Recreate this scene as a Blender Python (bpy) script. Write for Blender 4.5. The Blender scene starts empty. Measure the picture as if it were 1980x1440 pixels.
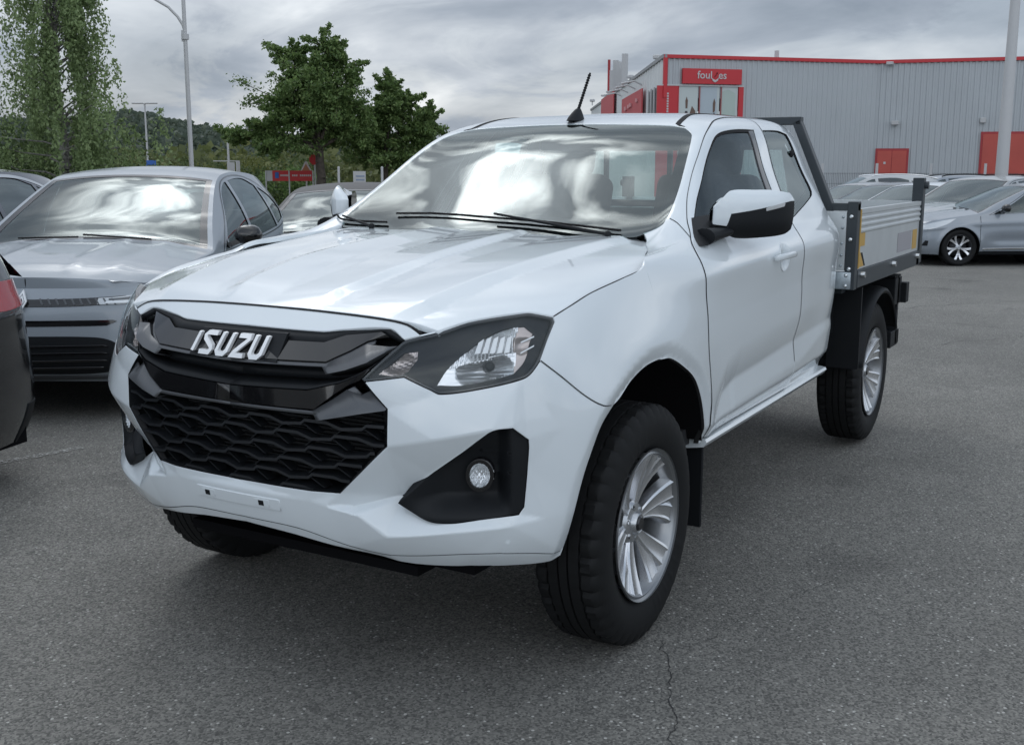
import bpy, bmesh, math, random
import numpy as np
from mathutils import Vector, Matrix
from mathutils.geometry import delaunay_2d_cdt
from mathutils.bvhtree import BVHTree
random.seed(7); RNG = np.random.RandomState(11)
scene = bpy.context.scene
COL = scene.collection
# ------------------------------------------------------------------ camera
cam_data = bpy.data.cameras.new('camera'); cam_ob = bpy.data.objects.new('camera', cam_data)
COL.objects.link(cam_ob); scene.camera = cam_ob
cam_data.sensor_width = 36.0; cam_data.lens = 39.03; cam_data.clip_start = .05; cam_data.clip_end = 6000
def _cam():
    yaw, pitch, roll = math.radians(210.167), math.radians(10.4424), math.radians(-.0749)
    f = Vector((math.cos(pitch)*math.cos(yaw), math.cos(pitch)*math.sin(yaw), -math.sin(pitch)))
    r = f.cross(Vector((0, 0, 1))).normalized(); d = f.cross(r)
    c, s = math.cos(roll), math.sin(roll)
    R = c*r + s*d; D = -s*r + c*d
    m = Matrix((R, -D, -f)).transposed().to_4x4()
    m.translation = (3.1255, 2.2205, 1.4942)
    cam_ob.matrix_world = m
_cam()
# ------------------------------------------------------------------ sky and sun
SUN_DIR = Vector((-.40, -.515, .758)).normalized()         # towards the veiled sun
sun_el = math.asin(SUN_DIR.z); sun_az = math.atan2(SUN_DIR.x, SUN_DIR.y)
world = bpy.data.worlds.new('World'); scene.world = world; world.use_nodes = True
def build_world():
    nt = world.node_tree; nt.nodes.clear(); N = nt.nodes.new; L = nt.links.new
    out = N('ShaderNodeOutputWorld'); bg = N('ShaderNodeBackground'); bg.inputs[1].default_value = .1
    L(bg.outputs[0], out.inputs[0])
    sky = N('ShaderNodeTexSky'); sky.sky_type = 'NISHITA'; sky.sun_disc = False
    sky.sun_elevation = sun_el; sky.sun_rotation = sun_az; sky.dust_density = 2.0
    tc = N('ShaderNodeTexCoord'); sep = N('ShaderNodeSeparateXYZ'); L(tc.outputs['Generated'], sep.inputs[0])
    def math_(op, a, b=None, c=None):
        m = N('ShaderNodeMath'); m.operation = op
        for i, x in enumerate((a, b, c)):
            if x is None: continue
            if isinstance(x, (int, float)): m.inputs[i].default_value = x
            else: L(x, m.inputs[i])
        return m.outputs[0]
    z = math_('MAXIMUM', sep.outputs[2], 0.0); zz = math_('ADD', z, .30)
    cx = math_('DIVIDE', sep.outputs[0], zz); cy = math_('DIVIDE', sep.outputs[1], zz)
    comb = N('ShaderNodeCombineXYZ'); L(cx, comb.inputs[0]); L(cy, comb.inputs[1])
    n1 = N('ShaderNodeTexNoise'); n1.inputs['Scale'].default_value = .85; n1.inputs['Detail'].default_value = 6
    n1.inputs['Roughness'].default_value = .52; n1.inputs['Distortion'].default_value = .35
    mp = N('ShaderNodeMapping'); mp.inputs['Location'].default_value = (3.1, 7.4, 0); mp.inputs['Rotation'].default_value = (0, 0, .6)
    mp.inputs['Scale'].default_value = (1.15, .85, 1)
    L(comb.outputs[0], mp.inputs[0]); L(mp.outputs[0], n1.inputs['Vector'])
    n2 = N('ShaderNodeTexNoise'); n2.inputs['Scale'].default_value = 2.6; n2.inputs['Detail'].default_value = 8
    n2.inputs['Roughness'].default_value = .6; n2.inputs['Distortion'].default_value = .5; L(mp.outputs[0], n2.inputs['Vector'])
    v = math_('ADD', math_('MULTIPLY', n1.outputs[0], .80), math_('MULTIPLY', n2.outputs[0], .20))
    ramp = N('ShaderNodeValToRGB'); L(v, ramp.inputs[0]); cr = ramp.color_ramp
    cr.elements[0].position = .39; cr.elements[0].color = (2.0, 2.4, 2.95, 1)
    cr.elements[1].position = .66; cr.elements[1].color = (9.4, 9.6, 9.8, 1)
    e = cr.elements.new(.47); e.color = (3.05, 3.48, 4.1, 1)
    e = cr.elements.new(.56); e.color = (5.1, 5.5, 6.0, 1)
    # broad brightening of thin cloud round the veiled sun and towards the zenith
    dot = N('ShaderNodeVectorMath'); dot.operation = 'DOT_PRODUCT'; L(tc.outputs['Generated'], dot.inputs[0]); dot.inputs[1].default_value = SUN_DIR
    d0 = math_('MAXIMUM', dot.outputs['Value'], 0.0)
    glow = math_('ADD', math_('MULTIPLY', math_('POWER', d0, 14.0), .6), math_('MULTIPLY', math_('POWER', d0, 90.0), 2.6))
    # the glow only gets through where the cloud is thin
    thin = N('ShaderNodeMapRange'); thin.inputs['From Min'].default_value = .46; thin.inputs['From Max'].default_value = .59; thin.inputs['To Min'].default_value = .0; thin.inputs['To Max'].default_value = 1.0; L(v, thin.inputs['Value'])
    glow = math_('MULTIPLY', glow, thin.outputs[0])
    n0 = N('ShaderNodeTexNoise'); n0.inputs['Scale'].default_value = .42; n0.inputs['Detail'].default_value = 2; L(comb.outputs[0], n0.inputs['Vector'])
    gain = math_('ADD', math_('ADD', glow, 1.0), math_('MULTIPLY', z, .10))
    # heavy cloud bank ahead; unseen sky behind the camera brightened to light the truck
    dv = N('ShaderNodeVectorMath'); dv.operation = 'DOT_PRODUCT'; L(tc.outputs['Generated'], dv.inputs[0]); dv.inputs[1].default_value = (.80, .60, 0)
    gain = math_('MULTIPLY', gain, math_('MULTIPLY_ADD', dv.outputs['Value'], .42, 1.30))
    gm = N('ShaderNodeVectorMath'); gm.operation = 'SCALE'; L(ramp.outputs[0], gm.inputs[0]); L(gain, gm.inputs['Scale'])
    mixc = N('ShaderNodeMix'); mixc.data_type = 'RGBA'
    cover = math_('MINIMUM', math_('MAXIMUM', math_('MULTIPLY_ADD', n2.outputs[0], -1.2, 1.52), .88), .97)
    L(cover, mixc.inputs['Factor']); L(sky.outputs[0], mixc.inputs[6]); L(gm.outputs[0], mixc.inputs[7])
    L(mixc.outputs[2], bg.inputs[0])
build_world()
sun_l = bpy.data.lights.new('sun', 'SUN'); sun_l.energy = .5; sun_l.angle = math.radians(28); sun_l.color = (1, .985, .955)
sun_o = bpy.data.objects.new('sun', sun_l); COL.objects.link(sun_o)
sun_o.rotation_euler = SUN_DIR.to_track_quat('Z', 'Y').to_euler()
def soften_sun():
    # seen through cloud the sun has no edge: its disc fades out smoothly and is broken by the cloud
    sun_l.use_nodes = True; nt = sun_l.node_tree; N = nt.nodes.new; L = nt.links.new
    em = [n for n in nt.nodes if n.type == 'EMISSION'][0]; g = N('ShaderNodeNewGeometry')
    d = N('ShaderNodeVectorMath'); d.operation = 'DOT_PRODUCT'; L(g.outputs['Incoming'], d.inputs[0]); d.inputs[1].default_value = SUN_DIR
    a = N('ShaderNodeMath'); a.operation = 'ABSOLUTE'; L(d.outputs['Value'], a.inputs[0])
    m = N('ShaderNodeMapRange'); m.interpolation_type = 'SMOOTHSTEP'; m.inputs['From Min'].default_value = math.cos(math.radians(13.5)); m.inputs['From Max'].default_value = 1.0; L(a.outputs[0], m.inputs['Value'])
    n = N('ShaderNodeTexNoise'); n.inputs['Scale'].default_value = 7; n.inputs['Detail'].default_value = 5; n.inputs['Distortion'].default_value = .6; L(g.outputs['Incoming'], n.inputs['Vector'])
    c = N('ShaderNodeMapRange'); c.inputs['From Min'].default_value = .41; c.inputs['From Max'].default_value = .60; c.inputs['To Min'].default_value = .0; c.inputs['To Max'].default_value = 1.5; L(n.outputs[0], c.inputs['Value'])
    x = N('ShaderNodeMath'); x.operation = 'MULTIPLY'; L(m.outputs[0], x.inputs[0]); L(c.outputs[0], x.inputs[1])
    y = N('ShaderNodeMath'); y.operation = 'MULTIPLY'; L(x.outputs[0], y.inputs[0]); y.inputs[1].default_value = 1.45; L(y.outputs[0], em.inputs['Strength'])
soften_sun()
scene.view_settings.view_transform = 'Standard'; scene.view_settings.look = 'None'
scene.view_settings.exposure = 0.46; scene.view_settings.gamma = 1.0; scene.view_settings.use_curve_mapping = False
scene.render.engine = 'CYCLES'
# ------------------------------------------------------------------ materials
MATS = {}
def mat(name, color=(.5, .5, .5), rough=.5, metal=0.0, coat=0.0, bump=None, var=None, spec=.5, emit=None, coat_rough=.03, bump_str=.3, flake=False):
    """bump=(scale, distance): fine noise relief; var=(scale, amount): colour variation"""
    if name in MATS: return MATS[name]
    m = bpy.data.materials.new(name); m.use_nodes = True; nt = m.node_tree
    b = nt.nodes['Principled BSDF']; L = nt.links.new
    b.inputs['Base Color'].default_value = (*color, 1); b.inputs['Roughness'].default_value = rough
    b.inputs['Metallic'].default_value = metal; b.inputs['Coat Weight'].default_value = coat
    b.inputs['Coat Roughness'].default_value = coat_rough
    b.inputs['Specular IOR Level'].default_value = spec
    if emit: b.inputs['Emission Color'].default_value = (*color, 1); b.inputs['Emission Strength'].default_value = emit
    tc = nt.nodes.new('ShaderNodeTexCoord')
    if var:
        n = nt.nodes.new('ShaderNodeTexNoise'); n.inputs['Scale'].default_value = var[0]; n.inputs['Detail'].default_value = 5
        L(tc.outputs['Object'], n.inputs['Vector'])
        r = nt.nodes.new('ShaderNodeValToRGB'); L(n.outputs[0], r.inputs[0]); a = var[1]
        r.color_ramp.elements[0].position = .3; r.color_ramp.elements[1].position = .7
        r.color_ramp.elements[0].color = tuple(max(0, c*(1-a)) for c in color)+(1,)
        r.color_ramp.elements[1].color = tuple(c*(1+a) for c in color)+(1,)
        L(r.outputs[0], b.inputs['Base Color'])
    if bump:
        n = nt.nodes.new('ShaderNodeTexNoise'); n.inputs['Scale'].default_value = bump[0]; n.inputs['Detail'].default_value = 3
        L(tc.outputs['Object'], n.inputs['Vector'])
        bp = nt.nodes.new('ShaderNodeBump'); bp.inputs['Strength'].default_value = bump_str; bp.inputs['Distance'].default_value = bump[1]
        L(n.outputs[0], bp.inputs['Height']); L(bp.outputs[0], b.inputs['Normal'])
    MATS[name] = m; return m
def glass_mat(name, tint=(.75, .80, .79), refl=1.0, base=.02, body=0.0, body_col=(.02, .025, .025)):
    """car glass: fresnel mix of a clear tinted pane and a mirror reflection"""
    if name in MATS: return MATS[name]
    m = bpy.data.materials.new(name); m.use_nodes = True; nt = m.node_tree; nt.nodes.clear(); N = nt.nodes.new; L = nt.links.new
    out = N('ShaderNodeOutputMaterial'); tr = N('ShaderNodeBsdfTransparent'); tr.inputs[0].default_value = (*tint, 1)
    df = N('ShaderNodeBsdfDiffuse'); df.inputs[0].default_value = (*body_col, 1)
    m0 = N('ShaderNodeMixShader'); m0.inputs[0].default_value = body; L(tr.outputs[0], m0.inputs[1]); L(df.outputs[0], m0.inputs[2])
    gl = N('ShaderNodeBsdfGlossy'); gl.inputs['Roughness'].default_value = .012; gl.inputs[0].default_value = (.90, .99, 1, 1)
    fr = N('ShaderNodeFresnel'); fr.inputs[0].default_value = 1.52
    ml = N('ShaderNodeMath'); ml.operation = 'MULTIPLY_ADD'; ml.inputs[1].default_value = refl; ml.inputs[2].default_value = base; ml.use_clamp = True
    L(fr.outputs[0], ml.inputs[0])
    mx = N('ShaderNodeMixShader'); L(ml.outputs[0], mx.inputs[0]); L(m0.outputs[0], mx.inputs[1]); L(gl.outputs[0], mx.inputs[2]); L(mx.outputs[0], out.inputs[0])
    MATS[name] = m; return m
# ------------------------------------------------------------------ mesh helpers
def tag(o, label=None, cat=None, group=None, kind=None):
    if label: o['label'] = label
    if cat: o['category'] = cat
    if group: o['group'] = group
    if kind: o['kind'] = kind
    return o
def empty(name, loc=(0, 0, 0), rz=0, label=None, cat=None, group=None):
    o = bpy.data.objects.new(name, None); COL.objects.link(o); o.location = loc; o.rotation_euler = (0, 0, rz)
    o.empty_display_size = .2
    return tag(o, label, cat, group)
def link_mesh(name, me, mats, parent=None, kind=None, label=None):
    o = bpy.data.objects.new(name, me); COL.objects.link(o)
    for m in (mats if isinstance(mats, (list, tuple)) else [mats]): me.materials.append(m)
    if parent is not None: o.parent = parent
    return tag(o, label, kind=kind)
def from_data(name, V, F, mats, parent=None, smooth=True, normals=None, midx=None, kind=None, label=None, autosmooth=None):
    me = bpy.data.meshes.new(name); me.from_pydata([tuple(map(float, v)) for v in V], [], [tuple(map(int, f)) for f in F])
    if smooth: me.polygons.foreach_set('use_smooth', [True]*len(me.polygons))
    if midx is not None: me.polygons.foreach_set('material_index', list(map(int, midx)))
    me.update()
    if autosmooth: me.set_sharp_from_angle(angle=math.radians(autosmooth))
    if normals is not None: me.normals_split_custom_set_from_vertices([tuple(map(float, n)) for n in normals])
    return link_mesh(name, me, mats, parent, kind, label)
class MB:
    """collects boxes, bars and tubes into one mesh"""
    def __init__(s): s.bm = bmesh.new()
    def box(s, lo, hi, rot=None, bevel=0, seg=1, ctr=None):
        lo, hi = Vector(lo), Vector(hi); c = (lo+hi)/2; d = hi-lo
        M = Matrix.Translation(ctr if ctr is not None else c) @ (rot.to_4x4() if rot else Matrix()) @ Matrix.Diagonal((d.x, d.y, d.z, 1))
        r = bmesh.ops.create_cube(s.bm, size=1, matrix=M)
        if bevel:
            es = list({e for v in r['verts'] for e in v.link_edges})
            bmesh.ops.bevel(s.bm, geom=es, offset=bevel, segments=seg, affect='EDGES', profile=.5)
        return s
    def cbox(s, c, d, rot=None, bevel=0, seg=1):
        c, d = Vector(c), Vector(d); return s.box(c-d/2, c+d/2, rot, bevel, seg)
    def cyl(s, a, b, r, r2=None, n=12, caps=True):
        a, b = Vector(a), Vector(b); d = b-a
        M = Matrix.Translation((a+b)/2) @ d.to_track_quat('Z', 'Y').to_matrix().to_4x4()
        bmesh.ops.create_cone(s.bm, cap_ends=caps, segments=n, radius1=r, radius2=(r if r2 is None else r2), depth=d.length, matrix=M); return s
    def sph(s, c, r, n=12, scale=(1, 1, 1), rot=None):
        M = Matrix.Translation(c) @ (rot.to_4x4() if rot else Matrix()) @ Matrix.Diagonal((*scale, 1))
        bmesh.ops.create_uvsphere(s.bm, u_segments=n, v_segments=max(6, n//2+2), radius=r, matrix=M); return s
    def tube(s, pts, r, n=8):
        for a, b in zip(pts[:-1], pts[1:]): s.cyl(a, b, r, n=n)
        for p in pts[1:-1]: s.sph(p, r, n=n)
        return s
    def poly(s, pts, thick):
        """flat polygon in 3d extruded by the vector thick"""
        vs = [s.bm.verts.new(p) for p in pts]; f = s.bm.faces.new(vs); t = Vector(thick)
        vs2 = [s.bm.verts.new(Vector(p)+t) for p in pts]; s.bm.faces.new(vs2[::-1])
        n = len(vs)
        for i in range(n): s.bm.faces.new((vs[i], vs2[i], vs2[(i+1) % n], vs[(i+1) % n]))
        return s
    def build(s, name, m, parent=None, smooth=35, kind=None, label=None):
        bmesh.ops.recalc_face_normals(s.bm, faces=s.bm.faces)
        me = bpy.data.meshes.new(name); s.bm.to_mesh(me); s.bm.free()
        if smooth:
            me.polygons.foreach_set('use_smooth', [True]*len(me.polygons)); me.set_sharp_from_angle(angle=math.radians(smooth))
        return link_mesh(name, me, m, parent, kind, label)
def lathe(profile, n=48, axis='Y', a0=0.0):
    """profile [(radius, along)] closed by the caller; returns V, F about the axis"""
    V, F = [], []; k = len(profile)
    for i in range(n):
        a = a0+2*math.pi*i/n; c, s_ = math.cos(a), math.sin(a)
        for r, h in profile:
            V.append((r*c, h, r*s_) if axis == 'Y' else (r*c, r*s_, h))
    for i in range(n):
        j = (i+1) % n
        for q in range(k-1): F.append((i*k+q, i*k+q+1, j*k+q+1, j*k+q))
    return V, F
def dup(o, parent=None):
    c = o.copy(); COL.objects.link(c)
    if parent is not None: c.parent = parent
    for ch in o.children: dup(ch, c)
    return c
# ------------------------------------------------------------------ 2-d outline tools
def resample(pts, step, closed=True, corner=32):
    """spline through a traced outline; vertices that turn more than `corner` degrees stay sharp"""
    P = np.array(pts, float)
    if closed and np.allclose(P[0], P[-1]): P = P[:-1]
    n = len(P)
    def ang(i):
        if not closed and i in (0, n-1): return 180
        a = P[i]-P[i-1]; b = P[(i+1) % n]-P[i]
        c = np.dot(a, b)/(np.linalg.norm(a)*np.linalg.norm(b)+1e-12); return math.degrees(math.acos(max(-1, min(1, c))))
    sharp = [ang(i) > corner for i in range(n)]
    out = []
    for i in range(n if closed else n-1):
        p1, p2 = P[i], P[(i+1) % n]
        d = np.linalg.norm(p2-p1); k = max(1, int(math.ceil(d/step)))
        m1 = (p2-p1) if sharp[i] else (P[(i+1) % n]-P[i-1])/(np.linalg.norm(P[(i+1) % n]-p1)+np.linalg.norm(p1-P[i-1]))*d
        j = (i+1) % n; q = (j+1) % n
        m2 = (p2-p1) if sharp[j] else (P[q]-p1)/(np.linalg.norm(P[q]-p2)+d)*d
        for t in np.arange(k)/k:
            out.append((2*t**3-3*t**2+1)*p1+(t**3-2*t**2+t)*m1+(-2*t**3+3*t**2)*p2+(t**3-t**2)*m2)
    if not closed: out.append(P[-1])
    return np.array(out)
def area(P): x, y = P[:, 0], P[:, 1]; return .5*float(np.sum(x*np.roll(y, -1)-np.roll(x, -1)*y))
def inset(P, d, keep0=False):
    """move a closed outline inwards by d; keep0: points on u=0 stay on it"""
    if area(P) < 0: P = P[::-1]
    a = P-np.roll(P, 1, 0); b = np.roll(P, -1, 0)-P
    a /= np.linalg.norm(a, axis=1)[:, None]+1e-12; b /= np.linalg.norm(b, axis=1)[:, None]+1e-12
    na = np.c_[-a[:, 1], a[:, 0]]; nb = np.c_[-b[:, 1], b[:, 0]]
    if keep0:
        on = np.abs(P[:, 0]) < 1e-6
        prev, nxt = np.roll(on, 1), np.roll(on, -1)
        na[on & prev] = nb[on & prev]; nb[on & nxt] = na[on & nxt]
    m = na+nb; m /= np.maximum(np.linalg.norm(m, axis=1), 1e-9)[:, None]
    k = d/np.clip((m*na).sum(1), .35, 1)
    Q = P+m*k[:, None]
    if keep0: Q[on, 0] = 0
    return Q
def inside(P, X):
    x, y = X[:, 0], X[:, 1]; r = np.zeros(len(X), bool); j = len(P)-1
    for i in range(len(P)):
        xi, yi, xj, yj = P[i, 0], P[i, 1], P[j, 0], P[j, 1]
        c = ((yi > y) != (yj > y)) & (x < (xj-xi)*(y-yi)/(yj-yi+1e-15)+xi); r ^= c; j = i
    return r
def fill(outline, holes, step, extra=None):
    """triangulate an outline with holes over a regular inner grid -> verts2d, tris, loops"""
    loops = [outline]+list(holes); V = np.concatenate(loops); E = []; k = 0; L = []
    for lp in loops:
        n = len(lp); E += [(k+i, k+(i+1) % n) for i in range(n)]; L.append(list(range(k, k+n))); k += n
    lo, hi = outline.min(0), outline.max(0)
    gx, gy = np.meshgrid(np.arange(lo[0]+step*.5, hi[0], step), np.arange(lo[1]+step*.5, hi[1], step*.866))
    gx[1::2] += step/2; G = np.c_[gx.ravel(), gy.ravel()]
    ok = inside(outline, G)
    for h in holes: ok &= ~inside(h, G)
    G = G[ok]
    if len(G):
        A = V; keep = np.ones(len(G), bool)
        for c in range(0, len(G), 4000):
            d = np.sqrt(((G[c:c+4000, None]-A[None])**2).sum(-1)).min(1); keep[c:c+4000] = d > step*.45
        G = G[keep]
    if extra is not None and len(extra):
        ok = inside(outline, extra)
        for h in holes: ok &= ~inside(h, extra)
        extra = extra[ok]
        d = np.concatenate([np.sqrt(((extra[c:c+2000, None]-V[None])**2).sum(-1)).min(1) for c in range(0, len(extra), 2000)])
        extra = extra[d > .004]; lo_ = set(map(tuple, np.round(extra/(step*.6)).astype(int).tolist()))
        kk = np.round(G/(step*.6)).astype(int).tolist(); G = G[[tuple(q) not in lo_ for q in kk]]
        G = np.concatenate([G, extra])
    allv = np.concatenate([V, G])
    res = delaunay_2d_cdt([Vector(p) for p in allv.tolist()], E, [], 0, 1e-7)
    ov, of, orig = res[0], res[2], res[3]
    W = np.array([tuple(v) for v in ov]); T = np.array([f for f in of if len(f) == 3])
    c = W[T].mean(1); ok = inside(outline, c)
    for h in holes: ok &= ~inside(h, c)
    T = T[ok]
    m = {}
    for i, o_ in enumerate(orig):
        for q in o_: m[q] = i
    L = [[m[i] for i in lp if i in m] for lp in L]
    a = W[T[:, 1]]-W[T[:, 0]]; b = W[T[:, 2]]-W[T[:, 0]]
    neg = a[:, 0]*b[:, 1]-a[:, 1]*b[:, 0] < 0; T[neg] = T[neg][:, ::-1]
    return W, T, L
def panel_data(f, outline, holes=(), step=.02, gap=.0015, flange=.012, sym=False, corner=32, fstep=None, lip=.0022, extra=None):
    """f(u,v,off)->points.  returns V, F, N of a trimmed sheet with returned edges"""
    fs = fstep or step*.6
    O = resample(outline, fs, True, corner)
    if sym: O[np.abs(O[:, 0]) < 2e-3, 0] = 0
    if gap: O = inset(O, gap, sym)
    elif area(O) < 0: O = O[::-1]
    H = []
    for h in holes:
        h = resample(h, fs, True, corner)
        if area(h) < 0: h = h[::-1]
        if gap: h = inset(h, -gap)
        H.append(h)
    W, T, L = fill(O, H, step, extra)
    P = f(W[:, 0], W[:, 1], 0.0)
    e = .0015
    U1 = f(W[:, 0]+e, W[:, 1], 0.)-f(W[:, 0]-e, W[:, 1], 0.); V1 = f(W[:, 0], W[:, 1]+e, 0.)-f(W[:, 0], W[:, 1]-e, 0.)
    Nn = np.cross(U1, V1); Nn /= np.linalg.norm(Nn, axis=1)[:, None]+1e-12
    V = [P]; NN = [Nn]; F = [tuple(t) for t in T]; k = len(P)
    if flange:
        for li, lp in enumerate(L):
            n = len(lp); idx = np.array(lp)
            p = P[idx]; nn = Nn[idx]
            tan = np.roll(p, -1, 0)-np.roll(p, 1, 0); tan /= np.linalg.norm(tan, axis=1)[:, None]+1e-12
            outv = np.cross(tan, nn)                      # points away from the sheet (outline ccw)
            if li > 0: outv = -outv; 
            outv = outv if li == 0 else -outv*-1
            a = p+outv*lip*.7-nn*lip*.8; b_ = p+outv*lip*.8-nn*flange
            V += [a, b_, ]; NN += [(nn+outv)/1.414, outv]
            for i in range(n):
                j = (i+1) % n
                if sym and abs(W[lp[i], 0]) < 1e-6 and abs(W[lp[j], 0]) < 1e-6: continue
                q = [(lp[j], lp[i], k+i, k+j), (k+j, k+i, k+n+i, k+n+j)]
                if li > 0: q = [x[::-1] for x in q]
                F += q
            k += 2*n
    return np.concatenate(V), F, np.concatenate(NN)
def mirror_data(V, F, N):
    return V*[1, -1, 1], [tuple(f[::-1]) for f in F], N*[1, -1, 1]
def panel(name, f, outline, m, parent, sides='both', sym=False, label=None, **kw):
    """sides: 'L' (y>0), 'both' = a left and a right object; sym = one object across y=0"""
    V, F, N = panel_data(f, outline, sym=sym, **kw)
    if sym:
        V2, F2, N2 = mirror_data(V, F, N); n = len(V)
        V = np.concatenate([V, V2]); F = F+[tuple(i+n for i in g) for g in F2]; N = np.concatenate([N, N2])
        return from_data(name, V, F, m, parent, normals=N, label=label)
    o = from_data(name, V, F, m, parent, normals=N, label=label)
    if sides == 'both':
        V2, F2, N2 = mirror_data(V, F, N); return o, from_data(name, V2, F2, m, parent, normals=N2, label=label)
    return o
def mb_both(fn, name, m, parent, **kw):
    """fn(MB, sign) builds the same piece on each side of the car"""
    r = []
    for s in (1, -1):
        b = MB(); fn(b, s); r.append(b.build(name, m, parent, **kw))
    return r

def nat_basis(t, x):
    """cardinal weights of a natural cubic spline with knots t, at points x -> (len(x), n)"""
    t=np.asarray(t,float); x=np.asarray(x,float); n=len(t); h=np.diff(t)
    A=np.eye(n); B=np.zeros((n,n))
    for i in range(1,n-1):
        A[i,i-1]=h[i-1]; A[i,i]=2*(h[i-1]+h[i]); A[i,i+1]=h[i]
        B[i,i-1]=6/h[i-1]; B[i,i]=-6/h[i-1]-6/h[i]; B[i,i+1]=6/h[i]
    M=np.linalg.solve(A,B)
    k=np.clip(np.searchsorted(t,x,side='right')-1,0,n-2)
    a=(t[k+1]-x)/h[k]; b=(x-t[k])/h[k]
    a_=a.copy(); b_=b.copy()
    # linear extension outside
    W=np.zeros((len(x),n)); r=np.arange(len(x))
    W[r,k]+=a; W[r,k+1]+=b
    ca=(a_**3-a_)*h[k]**2/6; cb=(b_**3-b_)*h[k]**2/6
    out=(x<t[0])|(x>t[-1])
    ca[out]=0; cb[out]=0
    W+=ca[:,None]*M[k]+cb[:,None]*M[k+1]
    return W
class Net:
    """smooth surface through a grid of points, mirrored across y=0 when sym"""
    def __init__(s, P, v, u=None, sym=False, urow=None):
        P=np.array(P,float); s.v=np.array(v,float)
        if u is None:
            q=P[len(P)//2 if urow is None else urow]
            u=np.r_[0,np.cumsum(np.linalg.norm(np.diff(q,axis=0),axis=1))]
        u=np.array(u,float); s.umax=u[-1]
        if sym:
            P=np.concatenate([P[:,3:0:-1]*[1,-1,1],P],axis=1); u=np.r_[-u[3:0:-1],u]
        s.P=P; s.u=u
    def raw(s,u,v):
        u=np.atleast_1d(u).astype(float); v=np.atleast_1d(v).astype(float)
        Wu=nat_basis(s.u,u); Wv=nat_basis(s.v,v)
        return np.einsum('ni,nj,ijk->nk',Wv,Wu,s.P)
    disp=None
    def normal(s,u,v,e=2e-3,raw=True):
        f=s.raw
        du=f(u+e,v)-f(u-e,v); dv=f(u,v+e)-f(u,v-e)
        n=np.cross(du,dv); return n/np.linalg.norm(n,axis=1)[:,None]*s.sign
    sign=1
    def ev(s,u,v,off=0.0):
        u=np.atleast_1d(u).astype(float); v=np.atleast_1d(v).astype(float)
        p=s.raw(u,v); d=np.zeros(len(u))+off
        if s.disp is not None: d=d+s.disp(u,v,p)
        if np.any(d!=0): p=p+s.normal(u,v)*d[:,None]
        return p
# ---------------- truck lower body : front centre -> corner -> side -------------
def body_net():
    z=[.30,.40,.50,.62,.74,.86,.98,1.08,1.18,1.27]
    C=[ # each column: list of (x,y) per z row
    [(.70,0),(.80,0),(.848,0),(.862,0),(.868,0),(.868,0),(.855,0),(.775,0),(.66,0),(.5,0)],
    [(.69,.27),(.785,.29),(.828,.30),(.842,.30),(.850,.30),(.850,.30),(.832,.30),(.755,.29),(.64,.28),(.48,.27)],
    [(.645,.48),(.725,.50),(.768,.52),(.785,.53),(.797,.53),(.797,.53),(.775,.525),(.708,.52),(.60,.50),(.44,.48)],
    [(.56,.645),(.635,.675),(.665,.70),(.672,.708),(.680,.712),(.680,.707),(.660,.700),(.61,.69),(.51,.66),(.37,.62)],
    [(.47,.745),(.525,.78),(.545,.815),(.546,.828),(.550,.832),(.550,.827),(.535,.815),(.495,.79),(.41,.755),(.28,.70)],
    [(.36,.81),(.40,.845),(.41,.875),(.415,.892),(.415,.898),(.415,.895),(.40,.875),(.365,.845),(.29,.80),(.19,.75)],
    [(.15,.85),(.17,.88),(.18,.90),(.18,.912),(.18,.92),(.18,.918),(.17,.905),(.15,.875),(.11,.835),(.05,.785)],
    [(-.15,.85),(-.15,.88),(-.15,.895),(-.15,.908),(-.15,.915),(-.15,.918),(-.15,.91),(-.15,.89),(-.15,.86),(-.15,.82)],
    [(-.5,.84),(-.5,.868),(-.5,.888),(-.5,.902),(-.5,.912),(-.5,.918),(-.5,.917),(-.5,.910),(-.5,.900),(-.5,.868)],
    [(-1.,.84),(-1.,.868),(-1.,.888),(-1.,.903),(-1.,.915),(-1.,.923),(-1.,.926),(-1.,.927),(-1.,.918),(-1.,.882)],
    [(-1.6,.84),(-1.6,.868),(-1.6,.888),(-1.6,.905),(-1.6,.918),(-1.6,.926),(-1.6,.930),(-1.6,.932),(-1.6,.925),(-1.6,.888)],
    [(-2.0,.83),(-2.0,.86),(-2.0,.88),(-2.0,.897),(-2.0,.91),(-2.0,.918),(-2.0,.922),(-2.0,.924),(-2.0,.917),(-2.0,.882)],
    [(-2.17,.79),(-2.17,.82),(-2.17,.845),(-2.17,.862),(-2.17,.874),(-2.17,.882),(-2.17,.886),(-2.17,.888),(-2.17,.882),(-2.17,.85)],
    ]
    P=np.array([[(c[i][0],c[i][1],z[i]) for c in C] for i in range(len(z))])
    n=Net(P,z,sym=True,urow=4); n.sign=1
    return n
VM = 2.365
def plin(x, xs, ys): return np.interp(x, xs, ys)
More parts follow.
